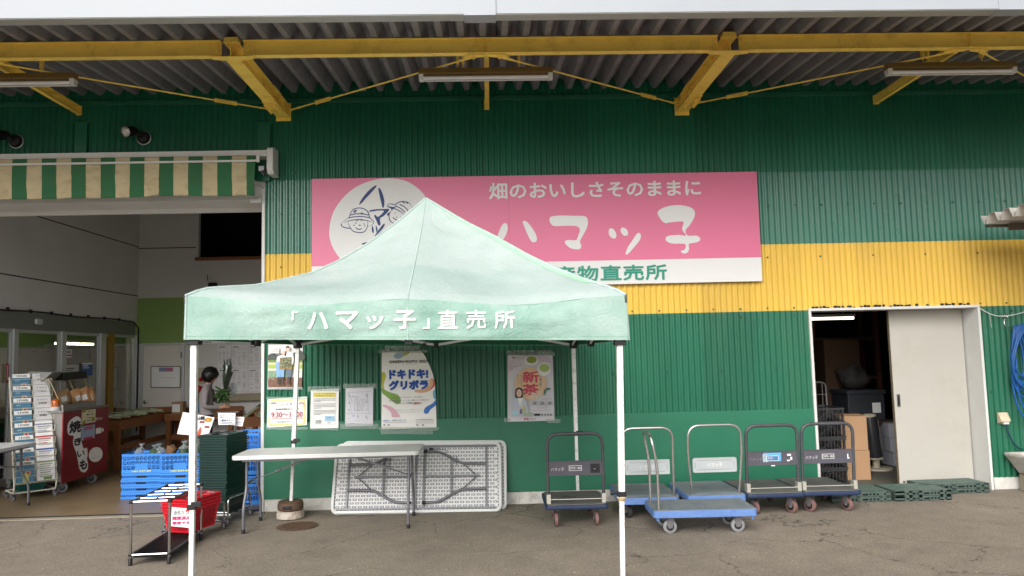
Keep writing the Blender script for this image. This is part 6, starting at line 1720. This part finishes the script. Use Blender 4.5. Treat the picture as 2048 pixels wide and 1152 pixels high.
# ------------------------------------------------------------------ rear wall fittings
def wbox(b, x0, y0, x1, y1, Y, d=.02):
    p, q_ = W(x0, y1, Y), W(x1, y0, Y); b.box(p.x, q_.x, Y, Y + d, p.z, q_.z)
YW = YB - .02
rd = thing('rear_door', 'off white flush door in the rear wall with a white board on it', 'door', W(325, 690, YB) * 1)
o_ = Vector(rd.location)
def rel(b, x0, y0, x1, y1, Y, d): p, q_ = W(x0, y1, Y) - o_, W(x1, y0, Y) - o_; b.box(p.x, q_.x, Y - o_.y, Y + d - o_.y, p.z, q_.z)
z_ = -o_.z
b = M(); p, q_ = W(287, 692, YW) - o_, W(364, 692, YW) - o_; b.box(p.x, q_.x, -.012, -.001, z_ + .02, p.z); b.build('door_leaf', mat('off_white_door', rgb(226, 222, 214), .6, var=.03), rd)
b = M(); b.box(p.x - .05, p.x - .002, -.03, -.001, z_ + .01, p.z + .05); b.box(q_.x + .002, q_.x + .05, -.03, -.001, z_ + .01, p.z + .05); b.box(p.x, q_.x, -.03, -.001, p.z + .002, p.z + .05); b.build('door_frame', ALU, rd, bevel=.003)
b = M(); rel(b, 361, 704, 364, 716, YB - .03, .016); b.build('hinge', STEEL, rd)
b = M(); p = W(291, 804, YB - .05) - o_; b.cyl((p.x, -.012, p.z), (p.x, -.06, p.z), .02, n=12); b.lathe((p.x, -.07, p.z), [(.01, -.02), (.032, -.01), (.032, .01), (.01, .018)], 14, 'Y'); b.build('door_knob', CHROME, rd, smooth=50)
P = card('white_board', 'white board with thin dark frame on the rear door', 'board', [(302, 733), (361, 733), (360, 775), (302, 775)], YB - .05)
P.rect(318, 735, 345, 743, flat('board_blue', 130, 150, 190)); P.rect(330, 735, 346, 743, flat('board_pink', 190, 120, 150)); P.line(325, 755, 350, 756, .6, INKL)
for a in ((302, 733, 361, 733), (361, 733, 360, 775), (360, 775, 302, 775), (302, 775, 302, 733)): P.line(*a, 1.4, INKB)
P.done()
ap = thing('alarm_panel', 'cream fire alarm panel with red lamp and bell on the rear wall', 'alarm', W(402, 780, YB - .01))
o_ = Vector(ap.location)
b = M(); rel(b, 389, 735, 421, 830, YB - .06, .05); b.build('panel', mat('cream_panel', rgb(176, 172, 152), .5), ap, bevel=.006)
for (x, y, r_, nm) in ((402, 759, .042, 'lamp_dome'), (397, 778, .07, 'bell')):
    p = W(x, y, YB - .06) - o_; b = M(); b.lathe((p.x, p.y, p.z), [(r_, 0), (r_ * .95, -.02), (r_ * .6, -.045), (.005, -.052)], 20, 'Y'); b.build(nm, mat('alarm_red', rgb(190, 20, 30), .3), ap, smooth=60)
nb = 0
for (x0, x1) in ((436, 462), (463, 496), (497, 532)):
    for (y0, y1), rw in (((690, 735), 'upper'), ((737, 782), 'lower')):
        P = card('notice_sheet', '%s newspaper like notice sheet on the rear wall, %s column' % (rw, ('left', 'middle', 'right')[nb // 2]), 'notice', [(x0, y0), (x1, y0), (x1, y1), (x0, y1)], YB - .03, paper=mat('old_notice_paper', rgb(222, 222, 222), .6, var=.04), group='notice sheets on the rear wall')
        rnd = random.Random(nb + 30); P.rect(x0 + 3, y0 + 3, x0 + 14, y0 + 5, INKG)
        for c in range(3):
            xx = x0 + 2 + c * (x1 - x0 - 3) / 3
            y = y0 + 7
            while y < y1 - 4:
                P.line(xx, y, xx + (x1 - x0) / 3 - 3 - rnd.random() * 3, y, .55, INKL if rnd.random() < .6 else INKG); y += 1.9 + (4 if rnd.random() < .12 else 0)
        P.done(); nb += 1
ld = thing('wall_ledge', 'long beige ledge on the rear wall behind the person', 'ledge', W(470, 795, YB - .01))
o_ = Vector(ld.location); b = M(); rel(b, 425, 786, 560, 803, YB - .16, .15); b.build('ledge_board', mat('beige_ledge', rgb(148, 140, 116), .6), ld, bevel=.006)
hs_ = thing('room_label', 'long pale label strip above the notice sheets', 'sign', W(425, 683, YB - .01)); o_ = Vector(hs_.location)
b = M(); rel(b, 386, 680, 452, 688, YB - .03, .015); b.build('strip', PAPER, hs_); b = M(); p = W(412, 684, YB - .032) - o_; b.text('入口', (p.x, p.z), .18, .035, on_plane((0, p.y, 0), (1, 0, 0), (0, 0, 1), .002), .02); b.build('lettering', INKB, hs_)
mt = thing('wall_meter', 'small dark electric box high on the rear wall above the tent edge', 'box', W(423, 567, YB - .01)); o_ = Vector(mt.location)
b = M(); rel(b, 416, 565, 432, 576, YB - .08, .07); b.cyl((-.06, -.04, .05), (-.06, -.04, .16), .008, n=6); b.build('housing', BLACK, mt, bevel=.006)

# posters stuck on the entrance glass, drawn on the glass plane
def glass_card(name, label, cat, x0, y0, x1, y1, base, bits):
    a, c = hit(x0, y1, 0, XL + .012), hit(x1, y0, 0, XL + .012)
    t = thing(name, label, cat, (XL + .012, (a.y + c.y) / 2, (a.z + c.z) / 2), 0); wy_, hz_ = abs(c.y - a.y), abs(c.z - a.z)
    b = M(); b.box(-.002, 0, -wy_ / 2, wy_ / 2, -hz_ / 2, hz_ / 2); b.build('sheet', base, t)
    b = M(); ms = []; F_ = on_plane((0, 0, 0), (0, 1, 0), (0, 0, 1), 0); k = 0
    for kind, m, u0, v0, u1, v1, s_ in bits:
        if m not in ms: ms.append(m)
        b.m = ms.index(m); k += 1; A_ = ((u0 - .5) * wy_, (v0 - .5) * hz_); B_ = ((u1 - .5) * wy_, (v1 - .5) * hz_)
        if kind == 'r': b.sheet([F_(A_[0], A_[1], .001 * k), F_(B_[0], A_[1], .001 * k), F_(B_[0], B_[1], .001 * k), F_(A_[0], B_[1], .001 * k)])
        else: b.text(s_, ((A_[0] + B_[0]) / 2, (A_[1] + B_[1]) / 2), B_[0] - A_[0], B_[1] - A_[1], lambda p_, q2, k=k: F_(p_, q2, .001 * k), .03)
    b.build('print', ms, t)
glass_card('defibrillator_sign', 'small white AED sign with a red stripe on the entrance glass', 'sign', 126, 699, 144, 715, PAPER, [('t', INKB, .1, .45, .9, .9, '♥AED'), ('r', INKR, 0, .18, 1, .36, '')])
glass_card('glass_poster', 'white poster with an olive patch on the entrance glass', 'poster', 126, 729, 158, 752, flat('glass_paper', 200, 204, 200), [('r', INKB, .15, .62, .7, .7, ''), ('r', flat('ochre', 196, 166, 70), .15, .05, .7, .35, ''), ('r', INKG, .15, .45, .6, .5, '')])
glass_card('glass_poster', 'blue poster on the entrance glass right of the white one', 'poster', 163, 726, 185, 752, flat('glass_blue', 54, 100, 168), [('r', PAPER, .1, .75, .6, .82, ''), ('r', PAPER, .1, .6, .7, .65, ''), ('r', PAPER, 0, .9, 1, 1, '')])
glass_card('red_strip_sign', 'narrow red strip sign at the left end of the entrance', 'sign', 11, 727, 18, 765, flat('strip_red', 170, 20, 40), [('r', PAPER, .35, .1, .65, .9, '')])

# ------------------------------------------------------------------ the person sorting vegetables
pn = thing('person', 'person with short black hair in a grey top holding up bagged greens', 'person', (-4.33, 3.15, .006), R(14))
def person_body():
    V, E, Rd = [], [], []
    def add(p, r, parent=None):
        V.append(Vector(p)); Rd.append(r)
        if parent is not None: E.append((parent, len(V) - 1))
        return len(V) - 1
    pel = add((0, 0, .86), .135)
    sp = add((-.005, 0, 1.0), .125, pel); ch = add((-.01, 0, 1.14), .135, sp); uc = add((0, 0, 1.245), .105, ch)
    nk = add((.025, 0, 1.315), .047, uc); h1 = add((.055, 0, 1.375), .068, nk); h2 = add((.065, 0, 1.435), .088, h1); h3 = add((.055, 0, 1.495), .062, h2)
    ns = add((.155, 0, 1.415), .013, h2)
    for s in (-1, 1): add((.055, s * .092, 1.415), .014, h2)
    for s in (-1, 1):
        sh = add((-.005, s * .15, 1.225), .058, uc)
        if s < 0: el, wr, pm = (-.01, -.215, .98), (.20, -.12, .955), (.262, -.095, .965)
        else: el, wr, pm = (.13, .2, 1.03), (.24, .07, 1.16), (.275, .045, 1.20)
        e_ = add(el, .044, sh); m_ = add((Vector(el) + Vector(wr)) / 2, .036, e_); w_ = add(wr, .026, m_); p_ = add(pm, .030, w_)
        d = (Vector(pm) - Vector(wr)).normalized(); side = d.cross(Vector((0, 0, 1))).normalized(); upw = side.cross(d)
        for k, (o, L) in enumerate(((-.026, .062), (-.009, .072), (.009, .068), (.026, .054))):
            a_ = add(Vector(pm) + d * .03 + upw * o, .0095, p_); b_ = add(V[a_] + d * L * .55 + side * .008 * s, .0085, a_); add(V[b_] + d * L * .3 + side * .024 * s, .0075, b_)
        a_ = add(Vector(pm) + upw * .034 + side * .012 * s, .0105, p_); add(V[a_] + d * .035 + upw * .02 + side * .012 * s, .009, a_)
    for s in (-1, 1):
        hp = add((0, s * .075, .80), .098, pel); kn = add((.015, s * .085, .45), .062, hp); cf = add((-.012, s * .085, .30), .055, kn); an = add((-.01, s * .085, .085), .038, cf); ft = add((.06, s * .09, .045), .036, an); add((.14, s * .095, .035), .028, ft)
    me = bpy.data.meshes.new('body'); me.from_pydata(V, E, []); o = bpy.data.objects.new('body', me); C.objects.link(o)
    md = o.modifiers.new('skin', 'SKIN'); md.use_smooth_shade = True; md.branch_smoothing = .4
    sv = me.skin_vertices[0].data
    for i, r in enumerate(Rd): sv[i].radius = (r, r); sv[i].use_root = (i == 0)
    o.modifiers.new('sub', 'SUBSURF').levels = 2; o.modifiers['sub'].render_levels = 2
    m2 = bpy.data.meshes.new_from_object(o.evaluated_get(bpy.context.evaluated_depsgraph_get()))
    bpy.data.objects.remove(o); bpy.data.meshes.remove(me)
    for m in (SHIRT, TROUS, SKIN, BLACK): m2.materials.append(m)
    for p in m2.polygons:
        c = p.center; p.use_smooth = True
        hand = (c.y < 0 and c.x > .195 and .9 < c.z < 1.05) or (c.y > 0 and c.x > .222 and 1.12 < c.z < 1.3 and c.y < .12)
        p.material_index = 3 if c.z < .085 else 1 if c.z < .86 else 2 if (c.z > 1.325 or hand) else 0
    return m2
bo = bpy.data.objects.new('body', person_body()); C.objects.link(bo); bo.parent = pn
b = M()
def hairf(u, v):
    th, ph = u * 2 * PI, v * PI * .80; d = Vector((math.sin(ph) * math.cos(th), math.sin(ph) * math.sin(th), math.cos(ph)))
    front = max(0, d.x); low = max(0, -d.z)
    k = .130 * (1 + .08 * noise.noise(d * 3) + .07 * noise.noise(d * 9 + Vector((0, 0, 4)))) * (1 - .30 * front * (low + .1))
    return Vector((.048, 0, 1.447)) + Vector((d.x * k * 1.0, d.y * k * .98, d.z * k * 1.02)) - Vector((front * low * .05, 0, 0))
b.grid(28, 18, hairf); bmesh.ops.remove_doubles(b.bm, verts=b.bm.verts, dist=.0005); b.build('hair', HAIR, pn, smooth=80)
b = M(); b.tube([(-.0 + .075 * math.cos(a * PI / 6), .07 * math.sin(a * PI / 6), 1.305 + .012 * math.cos(a * PI / 6)) for a in range(12)], .013, 6, closed=True); b.build('collar', SHIRT, pn, smooth=60)
for s in (-1, 1):
    b = M(); b.lathe((.147, s * .033, 1.437), [(.002, -.004), (.008, 0), (.002, .004)], 8, 'X'); b.build('eye', INKB, pn)
b = M(); b.box(.139, .149, -.02, .02, 1.382, 1.388); b.build('mouth', mat('lip', rgb(150, 80, 76), .5), pn)
b = M(); b.tube([(-.0 + .132 * math.cos(a * PI / 8), .145 * math.sin(a * PI / 8), .865) for a in range(16)], .014, 6, closed=True); b.build('hem', SHIRT, pn, smooth=60)
# what the person holds: long dark leaves above, a round leafy bunch below
hx, hy = -4.05, 3.16
vg = thing('bagged_greens', 'tall bag of long dark leaves held upright by the person', 'vegetable', (hx, hy, 1.22))
b = M()
def leaf_strip(b, p, d, L, w, bend, seed):
    """one flat curved leaf"""
    p, d = Vector(p), Vector(d).normalized(); sd_, u_2 = frame_of(d); rows = []
    for i in range(6):
        t_ = i / 5; c_ = p + d * (L * t_) + u_2 * (bend * t_ * t_) + sd_ * (.008 * math.sin(seed + t_ * 5)); ww = w * (.35 + 1.3 * t_ * (1 - t_) * 2) * (1 if i < 5 else .25)
        rows.append([b.v(c_ - sd_ * ww / 2 + u_2 * .012 * (w / .05)), b.v(c_ - u_2 * .006), b.v(c_ + sd_ * ww / 2 + u_2 * .012 * (w / .05))])
    for A_, B_ in zip(rows, rows[1:]):
        for q_ in range(2): b.face([A_[q_], A_[q_ + 1], B_[q_ + 1], B_[q_]])
rnd = random.Random(12)
for k in range(34):
    a = rnd.uniform(0, 2 * PI); r_ = rnd.uniform(.005, .028)
    leaf_strip(b, (r_ * math.cos(a), r_ * math.sin(a), rnd.uniform(-.02, .1)), (.09 + .10 * math.cos(a), .12 * math.sin(a), 1), rnd.uniform(.22, .38), rnd.uniform(.02, .042), rnd.uniform(-.03, .03), k)
b.build('leaves', LEAFD, vg, smooth=60)
b = M(); b.tube([(0, 0, -.02), (0, 0, .03), (.012, 0, .2), (.035, 0, .4), (.042, 0, .47)], [.02, .035, .068, .055, .02], 14); b.build('bag', glass('thin_bag', (.8, .83, .82), .25), vg, smooth=60)
vg = thing('leaf_bunch', 'round green leafy bunch held at the chest of the person', 'vegetable', (hx - .01, hy - .1, .98))
b = M(); rnd = random.Random(2)
for k in range(60):
    a = rnd.uniform(0, 2 * PI); el = rnd.uniform(-1.2, .5)
    leaf_strip(b, (rnd.uniform(-.02, .02), rnd.uniform(-.02, .02), .2 + rnd.uniform(-.06, .03)), (math.cos(a) * math.cos(el), math.sin(a) * math.cos(el), math.sin(el)), rnd.uniform(.08, .15), rnd.uniform(.045, .075), rnd.uniform(-.05, .02), k)
b.build('leaves', LEAF, vg, smooth=60)
P = card('plastic_card', 'white crinkled plastic sleeve beside the held greens', 'sleeve', [(455, 768), (479, 763), (472, 794), (452, 790)], 3.3, paper=BAG)
P.line(456, 782, 464, 786, 1, INKG); P.done()
# ------------------------------------------------------------------ things in the storeroom
p = W(1707, 636, 2.0)
sl = thing('storeroom_lamp', 'lit tube lamp under the storeroom ceiling', 'lamp', (p.x - .45, 2.0, p.z))
b = M(); b.cyl((-.6, 0, 0), (.45, 0, 0), .018, n=10); b.build('tube', LIT, sl)
b = M(); b.box(-.62, .47, -.04, .04, .022, .06); b.build('housing', WHITE, sl)
b = M(); b.cyl((-.4, 0, .06), (-.4, 0, 2.7 - p.z), .005, n=6); b.cyl((.3, 0, .06), (.3, 0, 2.7 - p.z), .005, n=6); b.build('rod', WHITE, sl)
def carton(label, loc, w, d, h, rz):
    t = thing('cardboard_box', label, 'box', loc, rz, 'cardboard boxes in the storeroom doorway')
    b = M(); b.box(-w / 2, w / 2, -d / 2, d / 2, 0, h - .002); b.box(-w / 2, w / 2, -.002 - d / 2 * 0 - .001, .001, h - .002, h + .0005); b.build('carton', CARD, t, bevel=.003)
    b = M(); y = -d / 2 - .001
    for zz in (.3, .42, .54, .66, .78): b.box(-w * .34, -w * .08, y - .0005, y, h * zz - .001, h * zz + .001)
    for xx in (-.34, -.08): b.box(w * xx - .001, w * xx + .001, y - .0005, y, h * .3, h * .78)
    x = w / 2 + .0005
    for zz in (.35, .45, .55): b.box(x, x + .0005, -d * .1, d * .3, h * zz - .001, h * zz + .001)
    b.build('form_print', mat('box_print', rgb(120, 88, 62), .8), t)
    b = M(); b.box(-w / 2 - .0006, w / 2 + .0006, -.02, .02, h - .001, h + .001); b.build('tape', mat('box_tape', rgb(176, 140, 96), .4), t)
carton('lower cardboard box standing on the storeroom floor', (4.56, 1.02, .007), .30, .44, .36, R(-4))
carton('upper cardboard box stacked in the storeroom doorway', (4.59, 1.04, .368), .31, .40, .42, R(-14))
def dark_crate(label, x, y, z, k):
    t = thing('black_crate', label, 'crate', (x, y, z), 0, 'black crates stacked inside the doorway')
    b = M(); w, d, h = .36, .5, .18
    for s in (-1, 1):
        for z0, z1 in ((0, .022), (h - .022, h)): b.box(-w / 2, w / 2, s * d / 2 - .007, s * d / 2 + .007, z0, z1); b.box(s * w / 2 - .007, s * w / 2 + .007, -d / 2, d / 2, z0, z1)
        for i in range(9): xx = -w / 2 + .02 + i * (w - .04) / 8; b.box(xx - .004, xx + .004, s * d / 2 - .005, s * d / 2 + .005, .02, h - .02)
        for i in range(10): yy = -d / 2 + .02 + i * (d - .04) / 9; b.box(s * w / 2 - .005, s * w / 2 + .005, yy - .004, yy + .004, .02, h - .02)
        b.bar((-w / 2 + .02, s * d / 2, .03), (0, s * d / 2, h - .03), .008, .008); b.bar((w / 2 - .02, s * d / 2, .03), (0, s * d / 2, h - .03), .008, .008)
    b.build('body', mat('black_crate_plastic', rgb(48, 48, 50), .4), t); return t
c0 = dark_crate('black lattice crate at the bottom of the stack inside the doorway', 4.10, .78, .008, 0)
for k in range(1, 5): dup(c0, None, (4.10 + .008 * (k % 2), .78, .008 + k * .183), 0, 'black lattice crate, %s from the floor inside the doorway' % ('second', 'third', 'fourth', 'fifth')[k - 1])
wr = thing('wire_cage', 'grey wire cage trolley behind the black crates', 'trolley', (4.15, 1.55, 0))
b = M()
for s in (-1, 1):
    b.tube(rounded_path([(-.28, s * .3, .05), (-.28, s * .3, 1.2), (.25, s * .3, 1.2), (.25, s * .3, .05)], .08), .012, 8)
    for k in range(7): b.cyl((-.28, s * .3, .2 + k * .14), (.25, s * .3, .2 + k * .14), .005, n=6)
    for k in range(6): b.cyl((-.2 + k * .08, s * .3, .1), (-.2 + k * .08, s * .3, 1.2), .005, n=6)
b.box(-.3, .27, -.32, .32, .09, .12); b.build('cage', STEEL, wr, smooth=50)
for s in (-1, 1): caster(wr, -.24, s * .26, .09, .045, WHG, 0, .025); caster(wr, .21, s * .26, .09, .045, WHG, 0, .025)
sh = thing('storage_shelf', 'dark timber storage shelf at the back of the storeroom', 'shelf', (4.9, 3.2, 0))
b = M()
for x in (-.9, .1, 1.1):
    for y in (-.25, .25): b.box(x - .035, x + .035, y - .035, y + .035, 0, 2.4)
b.build('upright', mat('dark_red_timber', rgb(78, 46, 34), .7), sh)
for z in (.5, 1.15, 1.75): b = M(); b.box(-.95, 1.15, -.27, .27, z, z + .05); b.build('shelf_board', mat('dark_timber', rgb(66, 46, 34), .7), sh)
def heap(name, label, cat, loc, size, m, seed):
    t = thing(name, label, cat, loc); b = M()
    def f(u, v):
        th, ph = u * 2 * PI, v * PI; d = Vector((math.sin(ph) * math.cos(th), math.sin(ph) * math.sin(th), math.cos(ph)))
        k = .8 + .3 * noise.noise(d * 1.4 + Vector((seed, 0, 0))) + .1 * noise.noise(d * 5 + Vector((0, seed, 0))); return Vector((d.x * size[0] * k, d.y * size[1] * k, max(0, d.z * .5 + .5) * size[2] * k))
    b.grid(32, 22, f); bmesh.ops.remove_doubles(b.bm, verts=b.bm.verts, dist=.001); b.build('sack_cloth', m, t, smooth=60)
heap('white_sack', 'crumpled white sack on the grey container in the storeroom', 'sack', (5.26, 2.25, 1.04), (.27, .2, .42), mat('dimmed_sack_cloth', rgb(58, 56, 55), .8, bump=.3), 3)  # pale cloth coloured near black, the storeroom's shade put into it
heap('pale_bundle', 'pale bundle on a middle board of the storage shelf', 'bundle', (5.0, 3.1, 1.2), (.2, .15, .2), mat('dimmed_sack_cloth', (0, 0, 0, 1)), 8)
gc = thing('grey_container', 'grey plastic container under the white sack', 'container', (5.28, 2.2, .62))
b = M(); b.box(-.26, .26, -.25, .25, 0, .40); b.box(-.28, .28, -.27, .27, .36, .42); b.build('tub', mat('grey_tub', rgb(52, 56, 62), .5), gc, bevel=.01)  # grey tub darkened, the room's shade is in its colour
b = M(); b.box(.08, .2, -.253, -.2505, .1, .24); b.build('label', PAPER, gc)
tb = thing('work_stand', 'low dark stand carrying the grey container', 'stand', (5.28, 2.2, 0))
b = M(); b.box(-.4, .4, -.28, .28, .57, .615); b.build('stand_top', mat('dark_timber', (0, 0, 0, 1)), tb)
for sx in (-1, 1):
    for sy in (-1, 1): b = M(); b.box(sx * .37 - .025, sx * .37 + .025, sy * .25 - .025, sy * .25 + .025, .008, .57); b.build('leg', BLACK, tb)
hm = thing('heater_column', 'leaning dark grey column heater on a pale foot plate in the storeroom', 'heater', (5.16, 1.55, .008), 0)
b = M(); b.lathe((0, 0, 0), [(.2, 0), (.2, .02), (.19, .026)], 28); b.build('foot_plate', mat('pale_foot_plate', rgb(186, 178, 158), .6), hm, smooth=40)
b = M(); b.cyl((0, 0, .026), (0, 0, .13), .045, n=14); b.lathe((0, 0, .13), [(.09, 0), (.095, .02), (.08, .03)], 20); b.build('neck', mat('pale_foot_plate', (0, 0, 0, 1)), hm, smooth=40)
b = M(); b.tube([(0, 0, .16), (-.02, 0, .26), (-.05, 0, .62), (-.055, 0, .7)], [.085, .09, .085, .075], 20); b.build('column', mat('dark_grey_column', rgb(62, 62, 66), .35, .3, var=.1), hm, smooth=50)
b = M(); b.tube([(-.055, 0, .7), (-.057, 0, .72), (-.058, 0, .735)], [.085, .09, .06], 20); b.build('cap', mat('pale_foot_plate', (0, 0, 0, 1)), hm, smooth=50)
b = M(); b.tube([(.085, -.03, .17), (.03, -.06, .66)], .006, 6); b.tube([(-.095, -.03, .2), (-.13, -.04, .64)], .006, 6); b.build('guard_rod', CHROME, hm)
wb = thing('white_carton', 'lower white carton beside the heater column', 'box', (5.62, 1.9, .008), R(3), 'white cartons beside the heater')
b = M(); b.box(-.12, .12, -.15, .15, 0, .19); b.build('carton', mat('white_carton_board', rgb(170, 172, 182), .7), wb, bevel=.003); b = M(); b.box(-.03, .03, -.1515, -.1505, .07, .12); b.build('emblem_print', INKG, wb)
for k, lab in ((1, 'middle'), (2, 'top')): dup(wb, None, (5.60, 1.9, .008 + k * .195), R(-2 * k), lab + ' white carton beside the heater column')
wpn = thing('dark_carton', 'dark brown tall carton behind the sliding door edge', 'box', (5.15, 2.7, .008))
b = M(); b.box(-.18, .35, -.2, .2, 0, 1.75); b.build('carton', mat('brown_carton', rgb(74, 54, 38), .8), wpn)

# ------------------------------------------------------------------ hose, cord, outlet, sink, side roof
hk = W(2012, 632, -.09)
e0 = Vector((XD1 + .015, -.05, 2.07)); e2 = W(2075, 612, -.06)
cp = [e0.lerp(hk, t_) - Vector((0, 0, .035 * math.sin(PI * t_))) for t_ in [i / 8 for i in range(9)]] + [hk.lerp(e2, t_) - Vector((0, 0, .02 * math.sin(PI * t_))) for t_ in [i / 8 for i in range(1, 9)]]
cd_ = M(); cd_.tube(cp, .0055, 6); o = cd_.build('hanging_cord', mat('white_cord', rgb(206, 204, 198), .6)); tag(o, 'thin white cord strung from the storeroom door corner to the right', 'cord')
kk = M(); kk.tube([cp[3], cp[3] + Vector((.01, 0, -.16))], .002, 5); kk.build('loose_end', mat('white_cord', (0, 0, 0, 1)), o)
sp_ = [hk + Vector((.018 * math.cos(a), 0, .018 * math.sin(a))) for a in [PI * (1.1 - i * .2) for i in range(8)]] + [hk + Vector((-.03, .0, -.05)), hk + Vector((-.035, -.01, -.1)), hk + Vector((.0, -.02, -.135)), hk + Vector((.05, -.02, -.12))]
b = M(); b.tube(sp_, .006, 6); o = b.build('wire_hook', CHROME, smooth=60); tag(o, 'twisted wire hook hanging from the white cord', 'hook')
ho = thing('garden_hose', 'coiled blue garden hose hanging on a hook beside the storeroom door', 'hose', (hk.x, -.1, hk.z - .13))
b = M(); rnd = random.Random(9)
for k in range(9):
    wd = .085 + .028 * k + rnd.uniform(-.01, .01); dp = .62 + .055 * (k % 5) + rnd.uniform(-.03, .03); yy = -.03 - .012 * k + rnd.uniform(-.01, .01); ox = .06 + .015 * k
    pts = []
    for i in range(28):
        a = 2 * PI * i / 28
        s = math.sin(a); c = math.cos(a)
        zz = (.01 + .004 * k) * 1 + (-dp / 2 + dp / 2 * c); wdt = wd * (.22 + .78 * (.5 - .5 * c) ** .6)
        pts.append((ox + wdt * s * (1 if s < 0 else 1.05) + .004 * noise.noise(Vector((k, i * .5, 0))), yy + .012 * noise.noise(Vector((i * .4, k, 5))), zz))
    b.tube(pts, .0105, 8, closed=True)
q0 = W(2005, 800, -.12) - Vector(ho.location)
pts = [(-.02, -.05, -.3), (-.03, -.05, -.6), (-.01, -.06, -.85), (.06, -.07, -1.02), (.2, -.08, -1.08), (.45, -.08, -1.02), (.7, -.08, -.9)]
b.tube([Vector(p) for p in smooth_open([Vector(p) for p in pts], 5)], .0105, 8)
pts = [(.02, -.08, -.35), (.0, -.08, -.62), (.04, -.08, -.88), (.16, -.09, -1.0), (.35, -.09, -1.04), (.6, -.09, -.95)]
b.tube([Vector(p) for p in smooth_open([Vector(p) for p in pts], 5)], .0105, 8)
b.build('coil', HOSE, ho, smooth=70)
p = W(2003, 836, -.02)
ob = thing('outlet_box', 'beige weatherproof outlet box on the green wall below the hose', 'outlet', p)
b = M(); b.prism([(-.055, 0, .065), (-.055, -.03, .065), (-.055, -.075, -.02), (-.055, -.075, -.035), (-.055, 0, -.065)], (.11, 0, 0)); b.build('cover', mat('aged_beige_plastic', rgb(200, 186, 160), .5, dirt=rgb(150, 110, 70), dirt_amt=.4, dscale=20), ob, bevel=.004)
b = M(); b.box(-.02, .045, -.06, -.01, -.066, -.036); b.build('socket', WHITE, ob)
b = M(); b.tube(smooth_open([Vector(v) for v in ((.03, -.04, -.06), (.03, -.05, -.16), (.09, -.06, -.30), (.2, -.06, -.36), (.45, -.06, -.36))], 6), .008, 6); o = b.build('power_cable', mat('dark_blue_cable', rgb(28, 52, 84), .5), ob, smooth=60)
sk = thing('utility_sink', 'grey concrete utility sink on a block at the right edge', 'sink', (6.16, -.30, 0))
SKM = mat('terrazzo_grey', rgb(186, 182, 174), .7, var=.12, scale=12, dirt=rgb(140, 130, 116), dirt_amt=.6, dscale=9)
b = M(); rings = []
for (w_, d_, z_) in ((.24, .17, .20), (.36, .22, .40), (.36, .22, .425), (.32, .19, .425), (.22, .14, .24)):
    rings.append([b.v((sx * w_, sy * d_, z_)) for sx, sy in ((-1, -1), (1, -1), (1, 1), (-1, 1))])
for A_, B_ in zip(rings, rings[1:]):
    for k in range(4): b.face([A_[k], A_[(k + 1) % 4], B_[(k + 1) % 4], B_[k]])
b.face(rings[0][::-1]); b.face(rings[-1]); b.build('basin', SKM, sk, bevel=.008)
b = M(); b.box(-.22, .3, -.2, .2, .0, .19); b.build('block', mat('plain_concrete', rgb(150, 140, 124), .85, var=.1, scale=10), sk, bevel=.01)
b = M(); b.cyl((-.18, -.19, .32), (-.18, -.225, .32), .022, n=12); b.build('drain_fitting', STEEL, sk)
# side roof: corrugated sheet whose end edge runs away from the viewer
sr_ = thing('side_roof', 'small corrugated side roof reaching in at the right edge', 'roof', (5.43, -.55, 2.955))
b = M(); n = 12; pitch = .225; x1 = 2.4
prof = [(0, .10)]
for k in range(n): y = -k * pitch; prof += [(y - .05, 0), (y - .085, 0), (y - .135, .10), (y - .225, .10)]
for (ya, za), (yb, zb) in zip(prof, prof[1:]): b.sheet([(0, ya, za), (x1, ya, za + .0), (x1, yb, zb), (0, yb, zb)])
b.build('sheet', mat('pale_galvanised', rgb(196, 192, 186), .45, .2, var=.1, scale=6), sr_, solid=.004)
b = M()
for y in (-.1, -1.3, -2.4): b.box(.25, x1, y - .03, y + .03, -.075, -.006)
b.box(.05, x1, -.05, .0, -.03, -.004)
b.build('purlin', mat('dark_purlin', rgb(90, 80, 74), .6), sr_)
b = M()
for k in range(6): b.cyl((.08, -.18 - k * pitch, .098), (.08, -.18 - k * pitch, .112), .012, n=7)
b.build('hook_bolt', mat('rusty_iron', (0, 0, 0, 1)), sr_)
b = M(); b.box(1.9, 2.0, -2.5, -2.4, -3.02, -.08); b.box(1.9, 2.0, -.2, -.1, -3.02, -.08); b.build('post', WHITE, sr_)
